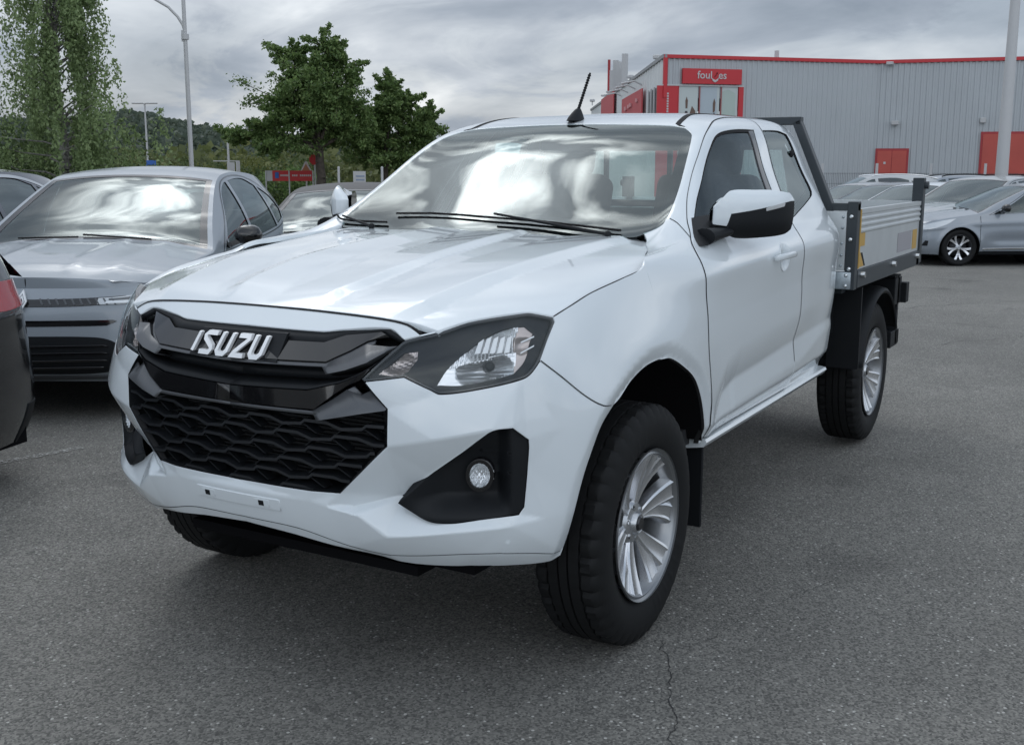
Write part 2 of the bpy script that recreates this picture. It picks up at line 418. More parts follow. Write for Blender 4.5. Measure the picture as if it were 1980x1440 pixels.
def cab_net():
    X=[.17,-.15,-.3,-.5,-.8,-1.1,-1.3,-1.6,-1.9,-2.06,-2.15,-2.205,-2.235]
    zl=[.30,.40,.50,.62,.74,.86,.98,1.08,1.18]
    base={.17:[.85,.88,.90,.912,.92,.918,.905,.875,.835],-.15:[.85,.88,.895,.908,.915,.918,.91,.89,.86],-.5:[.84,.868,.888,.902,.912,.918,.917,.910,.900],
      -1.0:[.84,.868,.888,.903,.915,.923,.926,.927,.918],-1.6:[.84,.868,.888,.905,.918,.926,.930,.932,.925],-2.0:[.83,.86,.88,.897,.91,.918,.922,.924,.917]}
    k=sorted(base)
    def low(x):
        return np.array([np.interp(x,k,[base[q][i] for q in k]) for i in range(9)])
    top={ # s1..s8 : (z,y)
    .17:[(1.20,.81),(1.20,.80),(1.20,.79),(1.198,.77),(1.192,.74),(1.18,.66),(1.17,.3),(1.17,0)],
    -.15:[(1.215,.828),(1.22,.805),(1.222,.785),(1.22,.765),(1.214,.73),(1.20,.66),(1.19,.3),(1.19,0)],
    -.3:[(1.225,.832),(1.230,.803),(1.233,.775),(1.233,.753),(1.230,.725),(1.22,.68),(1.215,.32),(1.215,0)],
    -.5:[(1.238,.840),(1.261,.803),(1.278,.770),(1.286,.745),(1.288,.720),(1.283,.69),(1.301,.33),(1.305,0)],
    -.8:[(1.254,.857),(1.325,.806),(1.385,.757),(1.425,.718),(1.446,.688),(1.452,.655),(1.475,.30),(1.480,0)],
    -1.1:[(1.259,.866),(1.355,.806),(1.485,.724),(1.573,.674),(1.617,.634),(1.626,.580),(1.643,.29),(1.649,0)],
    -1.3:[(1.262,.872),(1.36,.820),(1.50,.740),(1.608,.684),(1.668,.628),(1.691,.54),(1.703,.27),(1.706,0)],
    -1.6:[(1.264,.880),(1.362,.830),(1.505,.752),(1.622,.698),(1.690,.636),(1.716,.54),(1.733,.27),(1.737,0)],
    -1.9:[(1.264,.880),(1.362,.830),(1.505,.752),(1.622,.700),(1.693,.638),(1.720,.54),(1.733,.27),(1.737,0)],
    }
    zt=[z for z,_ in top[-1.9]]; yt=[y for _,y in top[-1.9]]
    P=[]
    for x in X:
        if x>=-1.9:
            lo=low(x); t=top[x]; c=[(x,lo[i],zl[i]) for i in range(9)]+[(x,y,z) for z,y in t]
        else:
            d={-2.06:.002,-2.15:.010,-2.205:.030,-2.235:.065}[x]; dz={-2.06:.003,-2.15:.012,-2.205:.03,-2.235:.06}[x]
            lo=low(-2.0)-d
            c=[(x,lo[i],zl[i]) for i in range(9)]
            for i,(z,y) in enumerate(zip(zt,yt)):
                w=i/7; c.append((x, y-d*(1 if i<4 else max(0,y/.7)), z-dz*max(0,(w-.35)/.65)))
        P.append(c)
    P=np.array(P).transpose(1,0,2)
    v=zl+[1.27,1.39,1.545,1.665,1.755,1.845,2.095,VM]
    P=np.concatenate([P,P[-2:-5:-1]*[1,-1,1]],axis=0); v=v+[2*VM-2.095,2*VM-1.845,2*VM-1.755]
    n=Net(P,v,u=[-x for x in X]); n.sign=1
    return n
def hood_net():
    ys=[0,.25,.45,.60,.70,.78,.85]
    xs=[.82,.72,.62,.50,.30,.05,-.20,-.45,-.7]
    Z=[[1.055,1.05,1.03,1.00,.97,.925,.87],[1.108,1.103,1.088,1.055,1.025,.985,.94],[1.142,1.137,1.124,1.098,1.068,1.03,.985],
       [1.168,1.163,1.152,1.134,1.114,1.085,1.045],[1.203,1.198,1.19,1.176,1.160,1.138,1.10],[1.230,1.226,1.219,1.207,1.194,1.173,1.14],
       [1.250,1.247,1.241,1.231,1.219,1.202,1.175],[1.262,1.260,1.255,1.248,1.238,1.224,1.20],[1.27,1.268,1.264,1.258,1.25,1.238,1.22]]
    P=np.array([[(x,y,Z[i][j]) for j,y in enumerate(ys)] for i,x in enumerate(xs)])
    n=Net(P,[-x for x in xs],u=ys,sym=True); n.sign=1
    return n
OUT = {'La': [(0.2688, 1.0532), (0.3277, 1.0603), (0.4621, 1.0693), (0.5156, 1.0441)],
 'Lb': [(0.2874, 1.0266), (0.3436, 1.049), (0.4402, 1.0644), (0.5025, 1.0417)],
 'Lc': [(0.3143, 0.982), (0.3755, 1.0101), (0.4131, 1.0383), (0.4832, 1.031)],
 'Ld': [(0.3103, 0.967), (0.3743, 0.9834), (0.4181, 1.0264), (0.4856, 1.025)],
 'Le': [(0.3312, 0.949), (0.3799, 0.9576), (0.436, 0.9698), (0.4728, 1.0083)],
 'Lf': [(0.2676, 0.9067), (0.3634, 0.9294), (0.4107, 0.9474), (0.4383, 0.9573)],
 'Lg': [(0.2906, 0.8548), (0.3447, 0.8948), (0.3884, 0.9244), (0.4169, 0.9348)],
 'Lh': [(0.2826, 0.8486), (0.3448, 0.8849), (0.3841, 0.9119), (0.4233, 0.8936)],
 'Li': [(0.3029, 0.8253), (0.3939, 0.8468), (0.4914, 0.8628), (0.4612, 0.9023)],
 'arch': [(1.031, 0.4356), (1.0385, 0.5265), (1.0614, 0.6332), (1.0939, 0.713), (1.1379, 0.7829), (1.2059, 0.8312), (1.3173, 0.8796),
          (1.4227, 0.9064), (1.521, 0.9125), (1.6243, 0.9007), (1.732, 0.8593), (1.845, 0.7995), (1.9238, 0.72), (1.984, 0.6264), (2.0286, 0.5259)],
 'bseam': [(1.6933, 1.7092), (1.6247, 1.5713), (1.5592, 1.4337), (1.5255, 1.2556), (1.4946, 1.1917), (1.4962, 1.0776), (1.533, 0.9851),
           (1.5388, 0.8341), (1.5156, 0.6801), (1.5579, 0.5934)],
 'bumper': [(0, 0.618), (0.3461, 0.6204), (0.4951, 0.7651), (0.4961, 0.8662), (0.4286, 0.9356), (0.5409, 0.9516), (0.6147, 0.9188), (0.6413, 0.9078),
            (0.7492, 0.9186), (0.8643, 0.9393), (0.8882, 0.9515), (0.9184, 0.9846), (0.9809, 0.9388), (1.0616, 0.8752), (1.122, 0.842),
            (1.1735, 0.8327), (1.2059, 0.8312), (1.1379, 0.7829), (1.0939, 0.713), (1.0614, 0.6332), (1.0385, 0.5265), (1.031, 0.4356),
            (1.0236, 0.4102), (0.9776, 0.3999), (0.852, 0.3974), (0.7148, 0.4009), (0.5571, 0.4078), (0.4409, 0.4313), (0.3219, 0.4628),
            (0.1466, 0.4717), (0, 0.365)],
 'cab_rear': [(1.9618, 1.8254), (2.0066, 1.815), (2.1006, 1.7735), (2.1633, 1.7528), (2.1723, 1.7013), (2.1723, 1.5753), (2.1723, 1.4598),
              (2.1723, 1.3579), (2.0986, 1.186), (2.0733, 0.8146), (2.0973, 0.5678)],
 'center': [(0.1018, 1.0239), (-0.0173, 0.9983), (-0.1885, 1.011), (0.1131, 1.0324), (-0.1652, 0.956), (0.1408, 0.972), (0.0014, 0.5603),
            (-0.1529, 0.5751), (0.1393, 0.5808), (0.1334, 0.5412), (-0.1133, 0.5575), (0.0578, 0.558)],
 'cowl': [(0.5688, 1.7547), (0.4709, 1.8817), (0.3519, 1.7641), (0.0728, 1.2136)],
 'crease': [(0.4226, 1.1273), (0.8005, 1.1503), (1.3214, 1.1804), (2.1079, 1.2)],
 'creaselow': [(0.5429, 0.5906), (0.6724, 0.6905), (0.8055, 0.7224), (1.0923, 0.7378), (1.3968, 0.7597), (1.7377, 0.7679)],
 'cup': [(1.3154, 1.1978), (1.2794, 1.092), (1.1656, 1.1447), (1.3629, 1.1421)],
 'ditch': [(1.1713, 1.8829), (1.1921, 1.9114), (1.2948, 1.8935), (1.4708, 1.9068), (1.599, 1.9084)],
 'door_front_edge': [(0.5456, 0.5442), (0.4992, 0.6933), (0.4489, 0.8697), (0.4405, 1.0007), (0.4221, 1.1074), (0.421, 1.1921), (0.5174, 1.3313),
                     (0.6151, 1.5734), (0.7065, 1.6841), (0.8292, 1.7308), (0.9882, 1.7334), (1.1445, 1.7605), (1.3007, 1.7904), (1.4524, 1.8004),
                     (1.6517, 1.8017), (1.8462, 1.8198)],
 'fender_front': [(0.967, 1.0922), (1.0263, 1.1132), (1.1316, 1.142), (1.3406, 1.1687), (1.4919, 1.1843), (1.5461, 1.1983)],
 'fog': [(0.5142, 0.6034), (0.7018, 0.7497), (0.7461, 0.7867), (0.7795, 0.8086), (0.832, 0.811), (0.8756, 0.7759), (0.8765, 0.7507), (0.8653, 0.5861),
         (0.8515, 0.5672), (0.7205, 0.5548), (0.6309, 0.5476), (0.5917, 0.5562)],
 'foglamp': [(0.7083, 0.6738), (0.7643, 0.6742), (0.7381, 0.7077), (0.7387, 0.6356)],
 'fseam': [(0.9719, 1.0801), (0.9425, 1.0321), (0.9184, 0.9846), (0.9809, 0.9388), (1.0616, 0.8752), (1.122, 0.842), (1.1735, 0.8327)],
 'handle': [(1.0789, 1.1461), (1.3319, 1.1567), (1.0857, 1.1607), (1.3271, 1.1427)],
 'hcrease1': [(0.1768, -0.6897), (0.2074, -0.5377), (0.2191, -0.2909), (0.2047, -0.0327), (0.1883, 0.4073)],
 'hcrease2': [(0.4781, -0.6203), (0.4943, -0.5033), (0.5292, -0.3022), (0.5511, -0.1515), (0.5235, 0.0312), (0.5867, 0.2699), (0.5769, 0.5885)],
 'hcrease3': [(0.1326, -0.6821), (0.208, -0.3304), (0.1884, -0.0391), (0.138, 0.2552), (0.1883, 0.4073)],
 'headlight': [(0.4197, 0.9418), (0.4995, 1.0257), (0.5182, 1.0434), (0.6043, 1.0645), (0.6958, 1.0914), (0.8682, 1.1087), (0.9042, 1.1048),
               (0.9665, 1.0929), (0.9718, 1.0798), (0.9193, 0.9857), (0.8882, 0.9511), (0.865, 0.9393), (0.749, 0.918), (0.6414, 0.9076),
               (0.6142, 0.9183), (0.541, 0.9515), (0.4291, 0.9355)],
 'hood': [(0, -0.735), (0.0973, -0.7309), (0.4344, -0.7204), (0.5102, -0.7072), (0.5857, -0.7032), (0.6383, -0.6168), (0.737, -0.4945),
          (0.7606, -0.4786), (0.8006, -0.454), (0.8068, -0.3737), (0.8065, -0.2331), (0.8121, -0.031), (0.8145, 0.0954), (0.8033, 0.1612),
          (0.755, 0.2795), (0.735, 0.36), (0.72, 0.47), (0.5, 0.5), (0.25, 0.47), (0, 0.455)],
 'lineB': [(0.3782, 0.5758), (0.5092, 0.6033), (0.6308, 0.5475), (0.7201, 0.555), (0.8519, 0.568)],
 'lipD': [(0.3731, 0.4603), (0.4834, 0.4459), (0.7151, 0.4573), (1.0178, 0.4292)],
 'nose': [(0, 1.0545), (0.2689, 1.0533), (0.327, 1.0609), (0.4624, 1.0695), (0.5149, 1.0441), (0.6037, 1.0653)],
 'op': [(0.5156, 1.0441), (0.4408, 0.97), (0.4189, 0.9392), (0.4937, 0.862), (0.4938, 0.77), (0.3405, 0.6163)],
 'ridgeA': [(0.4951, 0.7651), (0.623, 0.7894), (0.7737, 0.8089), (0.8319, 0.8112), (0.8753, 0.7754)],
 'ridgeC': [(0.3056, 0.5812), (0.4009, 0.569), (0.4816, 0.5137), (0.6438, 0.529), (0.8312, 0.5369), (0.9273, 0.5492)],
 'sailf': [(0.6353, 1.5129), (0.5467, 1.3159), (0.5038, 1.2448), (0.532, 1.2362), (0.639, 1.2554), (0.7121, 1.3306)],
 'win_front': [(0.5363, 1.3033), (0.6316, 1.4821), (0.7466, 1.599), (0.884, 1.6353), (1.0702, 1.6741), (1.1765, 1.7058), (1.2613, 1.7122),
               (1.579, 1.7005), (1.5413, 1.6512), (1.4604, 1.4432)],
 'win_quarter': [(1.6948, 1.7026), (1.9269, 1.7079), (2.0409, 1.6927), (2.0428, 1.6518), (2.0534, 1.4553), (2.0415, 1.4243), (1.9991, 1.4011),
                 (1.6246, 1.3089), (1.5214, 1.2903), (1.5696, 1.4334), (1.6317, 1.5801)],
 'winrearlow': [(1.4187, 1.3475), (1.4108, 1.3089)],
 'ws': [(0.4875, 1.8498), (0.5215, 1.8058), (0.645, 1.8174), (0.8222, 1.8287), (1.087, 1.837), (1.1598, 1.8813)]}
# ------------------------------------------------------------------ the white truck
BODY = body_net(); CAB = cab_net(); HOOD = hood_net()
def arch_xz():
    o = resample(OUT['arch'], .02, closed=False); p = BODY.raw(o[:, 0], o[:, 1]); return p
ARCH = arch_xz()
def arch_dist(p):
    d = np.full(len(p), 9.0); m = (p[:, 0] > -.75) & (p[:, 0] < .62) & (np.abs(p[:, 1]) > .7) & (p[:, 2] < 1.15)
    if m.any():
        q = p[m][:, ::2]; best = np.full(len(q), 9.0); A = ARCH[:, ::2]
        for a_, b_ in zip(A[:-1], A[1:]):
            ab = b_-a_; t = np.clip(((q-a_)@ab)/(ab@ab), 0, 1); best = np.minimum(best, np.linalg.norm(q-a_-t[:, None]*ab, axis=1))
        d[m] = best
    return d
def arch_lip(p):
    d = arch_dist(p)
    return -.0065*(1-d/.043)-.0065*np.sqrt((1-d/.043)**2+.02)*1.0*(d < 2) if False else np.where(d < 2, -.018*.5*((1-d/.043)+np.sqrt((1-d/.043)**2+.006)), 0)+.013*np.exp(-(d/.11)**2)-0.0
BUMP_CP = np.array([(0, .640, 0), (0, .618, 0), (.346, .620, 0), (.495, .765, .004), (.496, .866, 0), (.428, .935, 0), (.541, .952, 0), (.642, .909, .002), (.863, .945, 0), (.918, .99, 0),
 (1.07, .88, 0), (1.2, .84, 0), (.624, .790, .021), (.774, .812, .023), (.831, .815, .016), (.874, .78, .006), (.98, .80, .002), (1.12, .76, 0),
 (.378, .576, -.018), (.509, .603, -.062), (.6315, .548, -.014), (.721, .556, -.008), (.852, .570, 0), (.875, .70, 0), (.606, .68, -.032), (.7025, .752, -.004),
 (0, .592, .010), (.25, .592, .010), (.3056, .5812, .010), (.4007, .5688, .014), (.4814, .5137, .018), (.6447, .5295, .018), (.8318, .538, .012), (.928, .551, .004), (1.05, .55, 0),
 (0, .505, .0), (.20, .50, 0), (.373, .46, .0), (.483, .446, .003), (.717, .457, .003), (1.02, .43, 0), (1.06, .43, 0),
 (0, .45, -.012), (.147, .44, -.012), (.44, .42, -.012), (.72, .39, -.014), (.98, .39, -.010), (0, .30, -.03), (.6, .30, -.03), (1.1, .30, 0), (1.9, .3, 0), (1.9, 1.2, 0), (0, 1.2, 0)])
def _cp_tri():
    A = BUMP_CP
    idx = {}
    E = [(3, 12), (12, 13), (13, 14), (14, 15), (18, 19), (19, 20), (20, 21), (21, 22), (26, 27), (27, 28), (28, 29), (29, 30), (30, 31), (31, 32), (32, 33),
         (36, 37), (37, 38), (38, 39), (39, 40), (2, 3), (19, 24), (24, 25), (35, 36), (29, 19), (18, 28)]
    r = delaunay_2d_cdt([Vector(p[:2]) for p in A.tolist()], E, [], 0, 1e-7)
    W = np.array([tuple(v) for v in r[0]]); off = np.zeros(len(W))
    for i, o_ in enumerate(r[3]):
        off[i] = A[o_[0], 2] if o_ else 0
    return W, off, [f for f in r[2] if len(f) == 3]
CP_W, CP_O, CP_T = _cp_tri()
def bump_disp(u, v):
    out = np.zeros(len(u)); s = .0045
    for du, dv in ((0, 0), (s, 0), (-s, 0), (0, s), (0, -s)):
        x, y = np.abs(u+du), v+dv; r = np.zeros(len(u))
        for t in CP_T:
            a, b, c = CP_W[list(t)]
            det = (b[1]-c[1])*(a[0]-c[0])+(c[0]-b[0])*(a[1]-c[1])
            if abs(det) < 1e-12: continue
            l1 = ((b[1]-c[1])*(x-c[0])+(c[0]-b[0])*(y-c[1]))/det; l2 = ((c[1]-a[1])*(x-c[0])+(a[0]-c[0])*(y-c[1]))/det; l3 = 1-l1-l2
            m = (l1 >= -1e-9) & (l2 >= -1e-9) & (l3 >= -1e-9)
            r[m] = (l1*CP_O[t[0]]+l2*CP_O[t[1]]+l3*CP_O[t[2]])[m]
        out += r/5
    return out
def f_body(u, v, o=0.0):
    p = BODY.raw(u, v); return p+BODY.normal(u, v)*(o+arch_lip(p))[:, None]
def f_bump(u, v, o=0.0):
    p = BODY.raw(u, v); return p+BODY.normal(u, v)*(o+arch_lip(p)+bump_disp(u, v))[:, None]
def sm(x, a, b): t = np.clip((x-a)/(b-a), 0, 1); return t*t*(3-2*t)
def cab_disp(u, v, p):
    x = -u
    zc = np.interp(u, [.3, .431, .806, 1.32, 2.08], [1.122, 1.129, 1.151, 1.180, 1.203])
    d = v-zc; tri = lambda q, a_, b_: np.where(q > 0, np.clip(1-q/a_, 0, 1), np.clip(1+q/b_, 0, 1))
    up = sum(tri(d+e_, .085, .16) for e_ in (-.008, 0, .008))/3*.0115*sm(u, .10, .55)
    zl = np.interp(u, [.45, .543, .672, .805, 1.09, 1.40, 1.73, 2.1], [.52, .591, .690, .722, .738, .760, .780, .80]); a = np.clip((zl-.59)/.12, 0, 1)*(1-.6*sm(u, 1.6, 2.05))
    e = v-zl; lo = -.021*a*sum(np.where(e+e_ > 0, np.clip(1-(e+e_)/.13, 0, 1)**1.5, np.clip(1+(e+e_)/(.10*np.maximum(a, .3)), 0, 1)) for e_ in (-.009, 0, .009))/3
    ze = np.interp(u, [.53, 1.9], [.600, .640]); t = np.clip((ze-v)/.06, 0, 1)*(v < .8)*sm(u, .45, .56)
    # swept line that rises to the rear of the sill
    return up+lo-.028*t
def f_cab(u, v, o=0.0):
    p = CAB.raw(u, v); return p+CAB.normal(u, v)*(o+arch_lip(p)+cab_disp(u, v, p))[:, None]
def f_top(a, b, o=0.0): return f_cab(b, VM-a, o)
def hood_disp(y, v):
    y = np.abs(y); x = -v
    y1 = np.interp(v, [-.75, -.54, -.29, 0, .45], [.150, .195, .215, .205, .185]); y2 = np.interp(v, [-.7, -.62, -.30, -.15, .27, .6], [.44, .478, .529, .545, .575, .60])
    f = sm(-v, -.8, -.2)*1.0; fr = 1-sm(-v, .60, .74)
    t = lambda d, a, b, h: h*np.where(d < 0, np.clip(1+d/a, 0, 1), np.clip(1-d/b, 0, 1))
    return (t(y-y1, .17, .05, .011)+t(y-y2, .20, .06, .012))*fr
def f_hood(u, v, o=0.0):
    p = HOOD.raw(u, v); d = np.zeros(len(p))
    for e in (-.004, 0, .004): d += hood_disp(np.asarray(u)+e, np.asarray(v))/3
    return p+HOOD.normal(u, v)*(o+d)[:, None]

def build_truck():
    T = empty('pickup_truck', (0, 0, 0), label='white pickup truck with black honeycomb grille and an aluminium dropside tray, in the foreground', cat='pickup truck')
    white = mat('white_car_paint', (.72, .77, .795), .26, coat=1.0, coat_rough=.015, spec=.5)
    black = mat('black_grained_plastic', (.009, .0105, .0125), .55, spec=.25, bump=(900, .0004), bump_str=.25)
    gblack = mat('gloss_black_plastic', (.006, .006, .007), .10, coat=.6)
    satin = mat('satin_grey_plastic', (.10, .105, .112), .34, metal=.35)
    rubber = mat('black_rubber', (.010, .010, .011), .7, spec=.25)
    chrome = mat('chrome', (.75, .76, .77), .09, metal=1.0)
    steel = mat('zinc_plated_steel', (.42, .47, .50), .38, metal=.85, var=(30, .12))
    dkgrey = mat('anthracite_powder_coat', (.028, .036, .042), .42, bump=(500, .0004))
    alu = mat('anodised_aluminium', (.60, .625, .63), .42, metal=.55, var=(6, .05))
    under = mat('underbody_black', (.007, .007, .008), .9, spec=.1)
    glass = glass_mat('tinted_glass', tint=(.80, .88, .86), refl=1.05, base=.02, body=.02)
    lensg = glass_mat('clear_lens', tint=(.95, .96, .97), refl=.6, base=.01)
    # ---- hood, nose, bumper, fenders, doors
    o = OUT
    hood_o = [p for p in o['hood']]
    HX = []
    for vs_, ys_ in (([-.75, -.54, -.29, 0, .45], [.150, .195, .215, .205, .185]), ([-.7, -.62, -.30, -.15, .27, .6], [.44, .478, .529, .545, .575, .60])):
        for of_ in (-.012, -.004, 0, .004, .012): vv = np.arange(-.70, .44, .010); HX.append(np.c_[np.interp(vv, vs_, ys_)+of_, vv])
    panel('bonnet', f_hood, hood_o, white, T, sym=True, step=.020, gap=.0045, flange=.02, extra=np.concatenate(HX))
    nose_o = o['nose']+[(.56, 1.0555), (.5102, 1.078), (.4344, 1.0893), (.25, 1.099), (.10, 1.1025), (0, 1.1035)]
    panel('nose_panel', f_body, nose_o, white, T, sym=True, step=.018, gap=.0022, flange=.02)
    bo = o['bumper'][:-3]+[(.30, .452), (.15, .470), (0, .480)]
    BX = []
    for e0, e1 in ((3, 12), (12, 13), (13, 14), (18, 19), (19, 20), (20, 21), (21, 22), (26, 27), (27, 28), (28, 29), (29, 30), (30, 31), (31, 32), (32, 33), (35, 36), (36, 37), (37, 38), (38, 39), (39, 40), (19, 24), (24, 25)):
        a_, b_ = BUMP_CP[e0, :2], BUMP_CP[e1, :2]; L_ = np.linalg.norm(b_-a_); nn_ = np.array([-(b_-a_)[1], (b_-a_)[0]])/L_
        for off_ in (-.013, -.0065, 0, .0065, .013): t_ = np.linspace(0, 1, max(3, int(L_/.006))); BX.append(a_+(b_-a_)*t_[:, None]+nn_*off_)
    BX = np.concatenate(BX); BX = BX[BX[:, 0] > .004]
    V, F, N = panel_data(f_bump, bo, [o['fog']], step=.011, gap=.0032, flange=.02, sym=True, extra=BX)
    V2, F2, N2 = mirror_data(V, F, N); n = len(V)
    from_data('front_bumper', np.concatenate([V, V2]), F+[tuple(i+n for i in g) for g in F2], white, T, normals=np.concatenate([N, N2]))
    # fender: front piece on the body surface, rear piece on the cab surface
    ar = o['arch']; A = [p for p in ar if p[0] >= 1.2]
    k = 1.5532
    topA = [p for p in A if p[0] < k]
    zt = float(np.interp(k, [p[0] for p in A], [p[1] for p in A]))
    fo = o['fender_front']+[(k, zt)]+topA[::-1]+o['fseam'][::-1]
    V, F, N = panel_data(f_body, fo, step=.016, gap=0, flange=.018, lip=.0002)
    xk = BODY.raw([k], [1.0])[0, 0]
    def b2c(p): q = BODY.raw([p[0]], [p[1]])[0]; return (-q[0], q[2])
    A2 = [b2c(p) for p in A if p[0] > k]
    de = o['door_front_edge']; i0 = 7
    lower = de[:i0+1]                              # sill ... up to (.49,1.62)
    fr = [(-xk, 1.1983), (-xk+.012, 1.222), o['cowl'][2], o['cowl'][1], o['cowl'][0]]+lower[::-1]+[(.545, .528)]+A2[::-1]+[(-xk, zt)]
    V3, F3, N3 = panel_data(f_cab, fr, step=.016, gap=0, flange=.018, lip=.0002)
    n = len(V); VV = np.concatenate([V, V3]); FF = F+[tuple(i+n for i in g) for g in F3]; NN = np.concatenate([N, N3])
    from_data('front_fender', VV, FF, white, T, normals=NN)
    a, b, c = mirror_data(VV, FF, NN); from_data('front_fender', a, b, white, T, normals=c)
    door_line = [q for q in o['door_front_edge'] if q[0] < 1.40]+[(1.45, 1.801)]
    wf = o['win_front']; wfo = [(.525, 1.275)]+wf[1:]+[(1.43, 1.335), (1.415, 1.297)]
    vt = 1.803
    bs = [(1.70, vt)]+o['bseam'][:4]
    bs = [(1.715, vt), (1.685, 1.7092), (1.625, 1.5713), (1.563, 1.4337), (1.522, 1.2689)]+[(1.505, 1.19), (1.505, 1.0776), (1.527, .985), (1.535, .834), (1.54, .68), (1.55, .5473)]
    de = [q for q in o['door_front_edge'] if q[0] < 1.40]+[(1.45, vt-.002)]
    door = de+bs
    doors = []
    CR = []
    for off_ in (-.02, -.01, 0, .01, .02):
        uu = np.arange(.45, 2.2, .008); CR.append(np.c_[uu, np.interp(uu, [.3, .431, .806, 1.32, 2.08], [1.122, 1.129, 1.151, 1.180, 1.203])+off_])
        uu = np.arange(.56, 2.2, .008); CR.append(np.c_[uu, np.interp(uu, [.45, .543, .672, .805, 1.09, 1.40, 1.73, 2.1], [.52, .591, .690, .722, .738, .760, .780, .80])+off_])
    for zz in (.552, .562, .575, .588, .600, .612, .625): uu = np.arange(.55, 2.2, .010); CR.append(np.c_[uu, np.interp(uu, [.53, 1.9], [zz, zz+.04])])
    CR = np.concatenate(CR)
    for nm, out_, holes in (('front_door', door, [wfo, [(1.235+.058*math.cos(t), 1.146+.050*math.sin(t)) for t in np.linspace(0, 6.283, 25)[:-1]]]),):
        V, F, N = panel_data(f_cab, out_, holes, step=.016, gap=.0045, flange=.022, extra=CR)
        for s in (0, 1):
            if s: V, F, N = mirror_data(V, F, N)
            doors.append(from_data(nm, V, F, white, T, normals=N))
    wq = [(p[0], p[1]) for p in o['win_quarter']]
    rear = bs[::-1]+[(1.9, 1.803), (2.06, 1.790), (2.165, 1.765), (2.232, 1.71), (2.235, 1.45), (2.232, 1.2), (2.232, .8), (2.225, .5473)]
    V, F, N = panel_data(f_cab, rear, [wq], step=.016, gap=.0022, flange=.022, extra=CR)
    rdoors = [from_data('rear_door', V, F, white, T, normals=N)]
    V, F, N = mirror_data(V, F, N); rdoors.append(from_data('rear_door', V, F, white, T, normals=N))
    ws = o['ws']
    wa = [(VM-p[1], p[0]) for p in ws]           # (a,b)
    ws_out = [(0, .385), (.30, .395), (.47, .435), wa[0], (wa[1][0], wa[1][1]+.004)]+wa[2:]+[(.42, 1.178), (.25, 1.176), (0, 1.175)]
    shell = [(0, 1.175), (.25, 1.176), (.42, 1.178)]+wa[2:][::-1]+[(wa[1][0], wa[1][1]+.004), (VM-o['cowl'][0][1], o['cowl'][0][0])]
    i1 = i0
    edge = [(VM-p[1], p[0]) for p in de[i0:]]
    shell += edge+[(VM-vt, 1.715), (VM-1.803, 1.9), (VM-1.790, 2.06), (VM-1.765, 2.165), (VM-1.71, 2.233), (.52, 2.235), (.3, 2.235), (0, 2.235)]
    panel('roof', f_top, shell, white, T, sym=True, step=.02, gap=0, flange=.02)
    wsf = panel('windscreen', f_top, ws_out, glass, T, sym=True, step=.03, gap=.003, flange=0)
    inner = inset(resample(ws_out, .02), .045, True); inner[:, 1] = np.where(inner[:, 0] < .5, np.clip(inner[:, 1], .47, 1.135), np.clip(inner[:, 1], .47, 1.2))
    fr_hole = inner
    def frit(name, outl, hole, sym=True, f=f_top, mt=gblack, off=-.004):
        ff = lambda u, v, w_: f(u, v, w_+off)
        if sym:      # ring that stays open across y=0: bridge outline and hole
            O = resample(outl, .02); O = O if area(O) > 0 else O[::-1]
            V_, T_, L_ = fill(O, [], .02)
            P = ff(V_[:, 0], V_[:, 1], 0.0); c = V_[T_].mean(1); keep = ~inside(hole, c)
            F_ = [tuple(t) for t in T_[keep]]
            V2_, F2_, _ = mirror_data(P, F_, P); n_ = len(P)
            return from_data(name, np.concatenate([P, V2_]), F_+[tuple(i+n_ for i in g) for g in F2_], mt, wsf)
    O = resample(ws_out, .02); O = O if area(O) > 0 else O[::-1]
    H = np.array([p for p in inner]); 
    # build the black border as quads between the outline and its inset copy
    def ring(name, f, outl, d, mt, par, off, sym, both=False, clampf=None):
        O = resample(outl, .02); O = O if area(O) > 0 else O[::-1]
        if sym: O[np.abs(O[:, 0]) < 2e-3, 0] = 0
        I = inset(O, d, sym)
        if clampf is not None: I = clampf(O, I)
        M_ = (O+I)/2; n_ = len(O); allp = np.concatenate([O, M_, I]); P = f(allp[:, 0], allp[:, 1], off)
        F_ = []
        for i in range(n_):
            j = (i+1) % n_
            if sym and O[i, 0] == 0 and O[j, 0] == 0: continue
            F_ += [(i, j, n_+j, n_+i), (n_+i, n_+j, 2*n_+j, 2*n_+i)]
        if sym:
            V2_, F2_, _ = mirror_data(P, F_, P); F_ = F_+[tuple(q+len(P) for q in g) for g in F2_]; P = np.concatenate([P, V2_])
            return from_data(name, P, F_, mt, par)
        r = [from_data(name, P, F_, mt, par[0] if isinstance(par, list) else par)]
        if both:
            V2_, F2_, _ = mirror_data(P, F_, P); r.append(from_data(name, V2_, F2_, mt, par[1] if isinstance(par, list) else par))
        return r
    def cl(O, I):
        I = I.copy(); w_ = O[:, 1] < .47; I[w_, 1] = np.maximum(I[w_, 1], .525); return I
    frm = mat('ceramic_border', (.012, .013, .014), .85, spec=.1)
    ring('black_border', f_top, ws_out, .055, frm, wsf, -.0035, True, clampf=cl)
    V, F, N = panel_data(lambda u, v, q: f_top(u, v, q-.005), [(0, 1.00), (.10, 1.03), (.135, 1.10), (.14, 1.15), (0, 1.15)], sym=True, step=.03, gap=0, flange=0)
    V2, F2, N2 = mirror_data(V, F, N); from_data('sensor_pad', np.concatenate([V, V2]), F+[tuple(i+len(V) for i in g) for g in F2], frm, wsf)
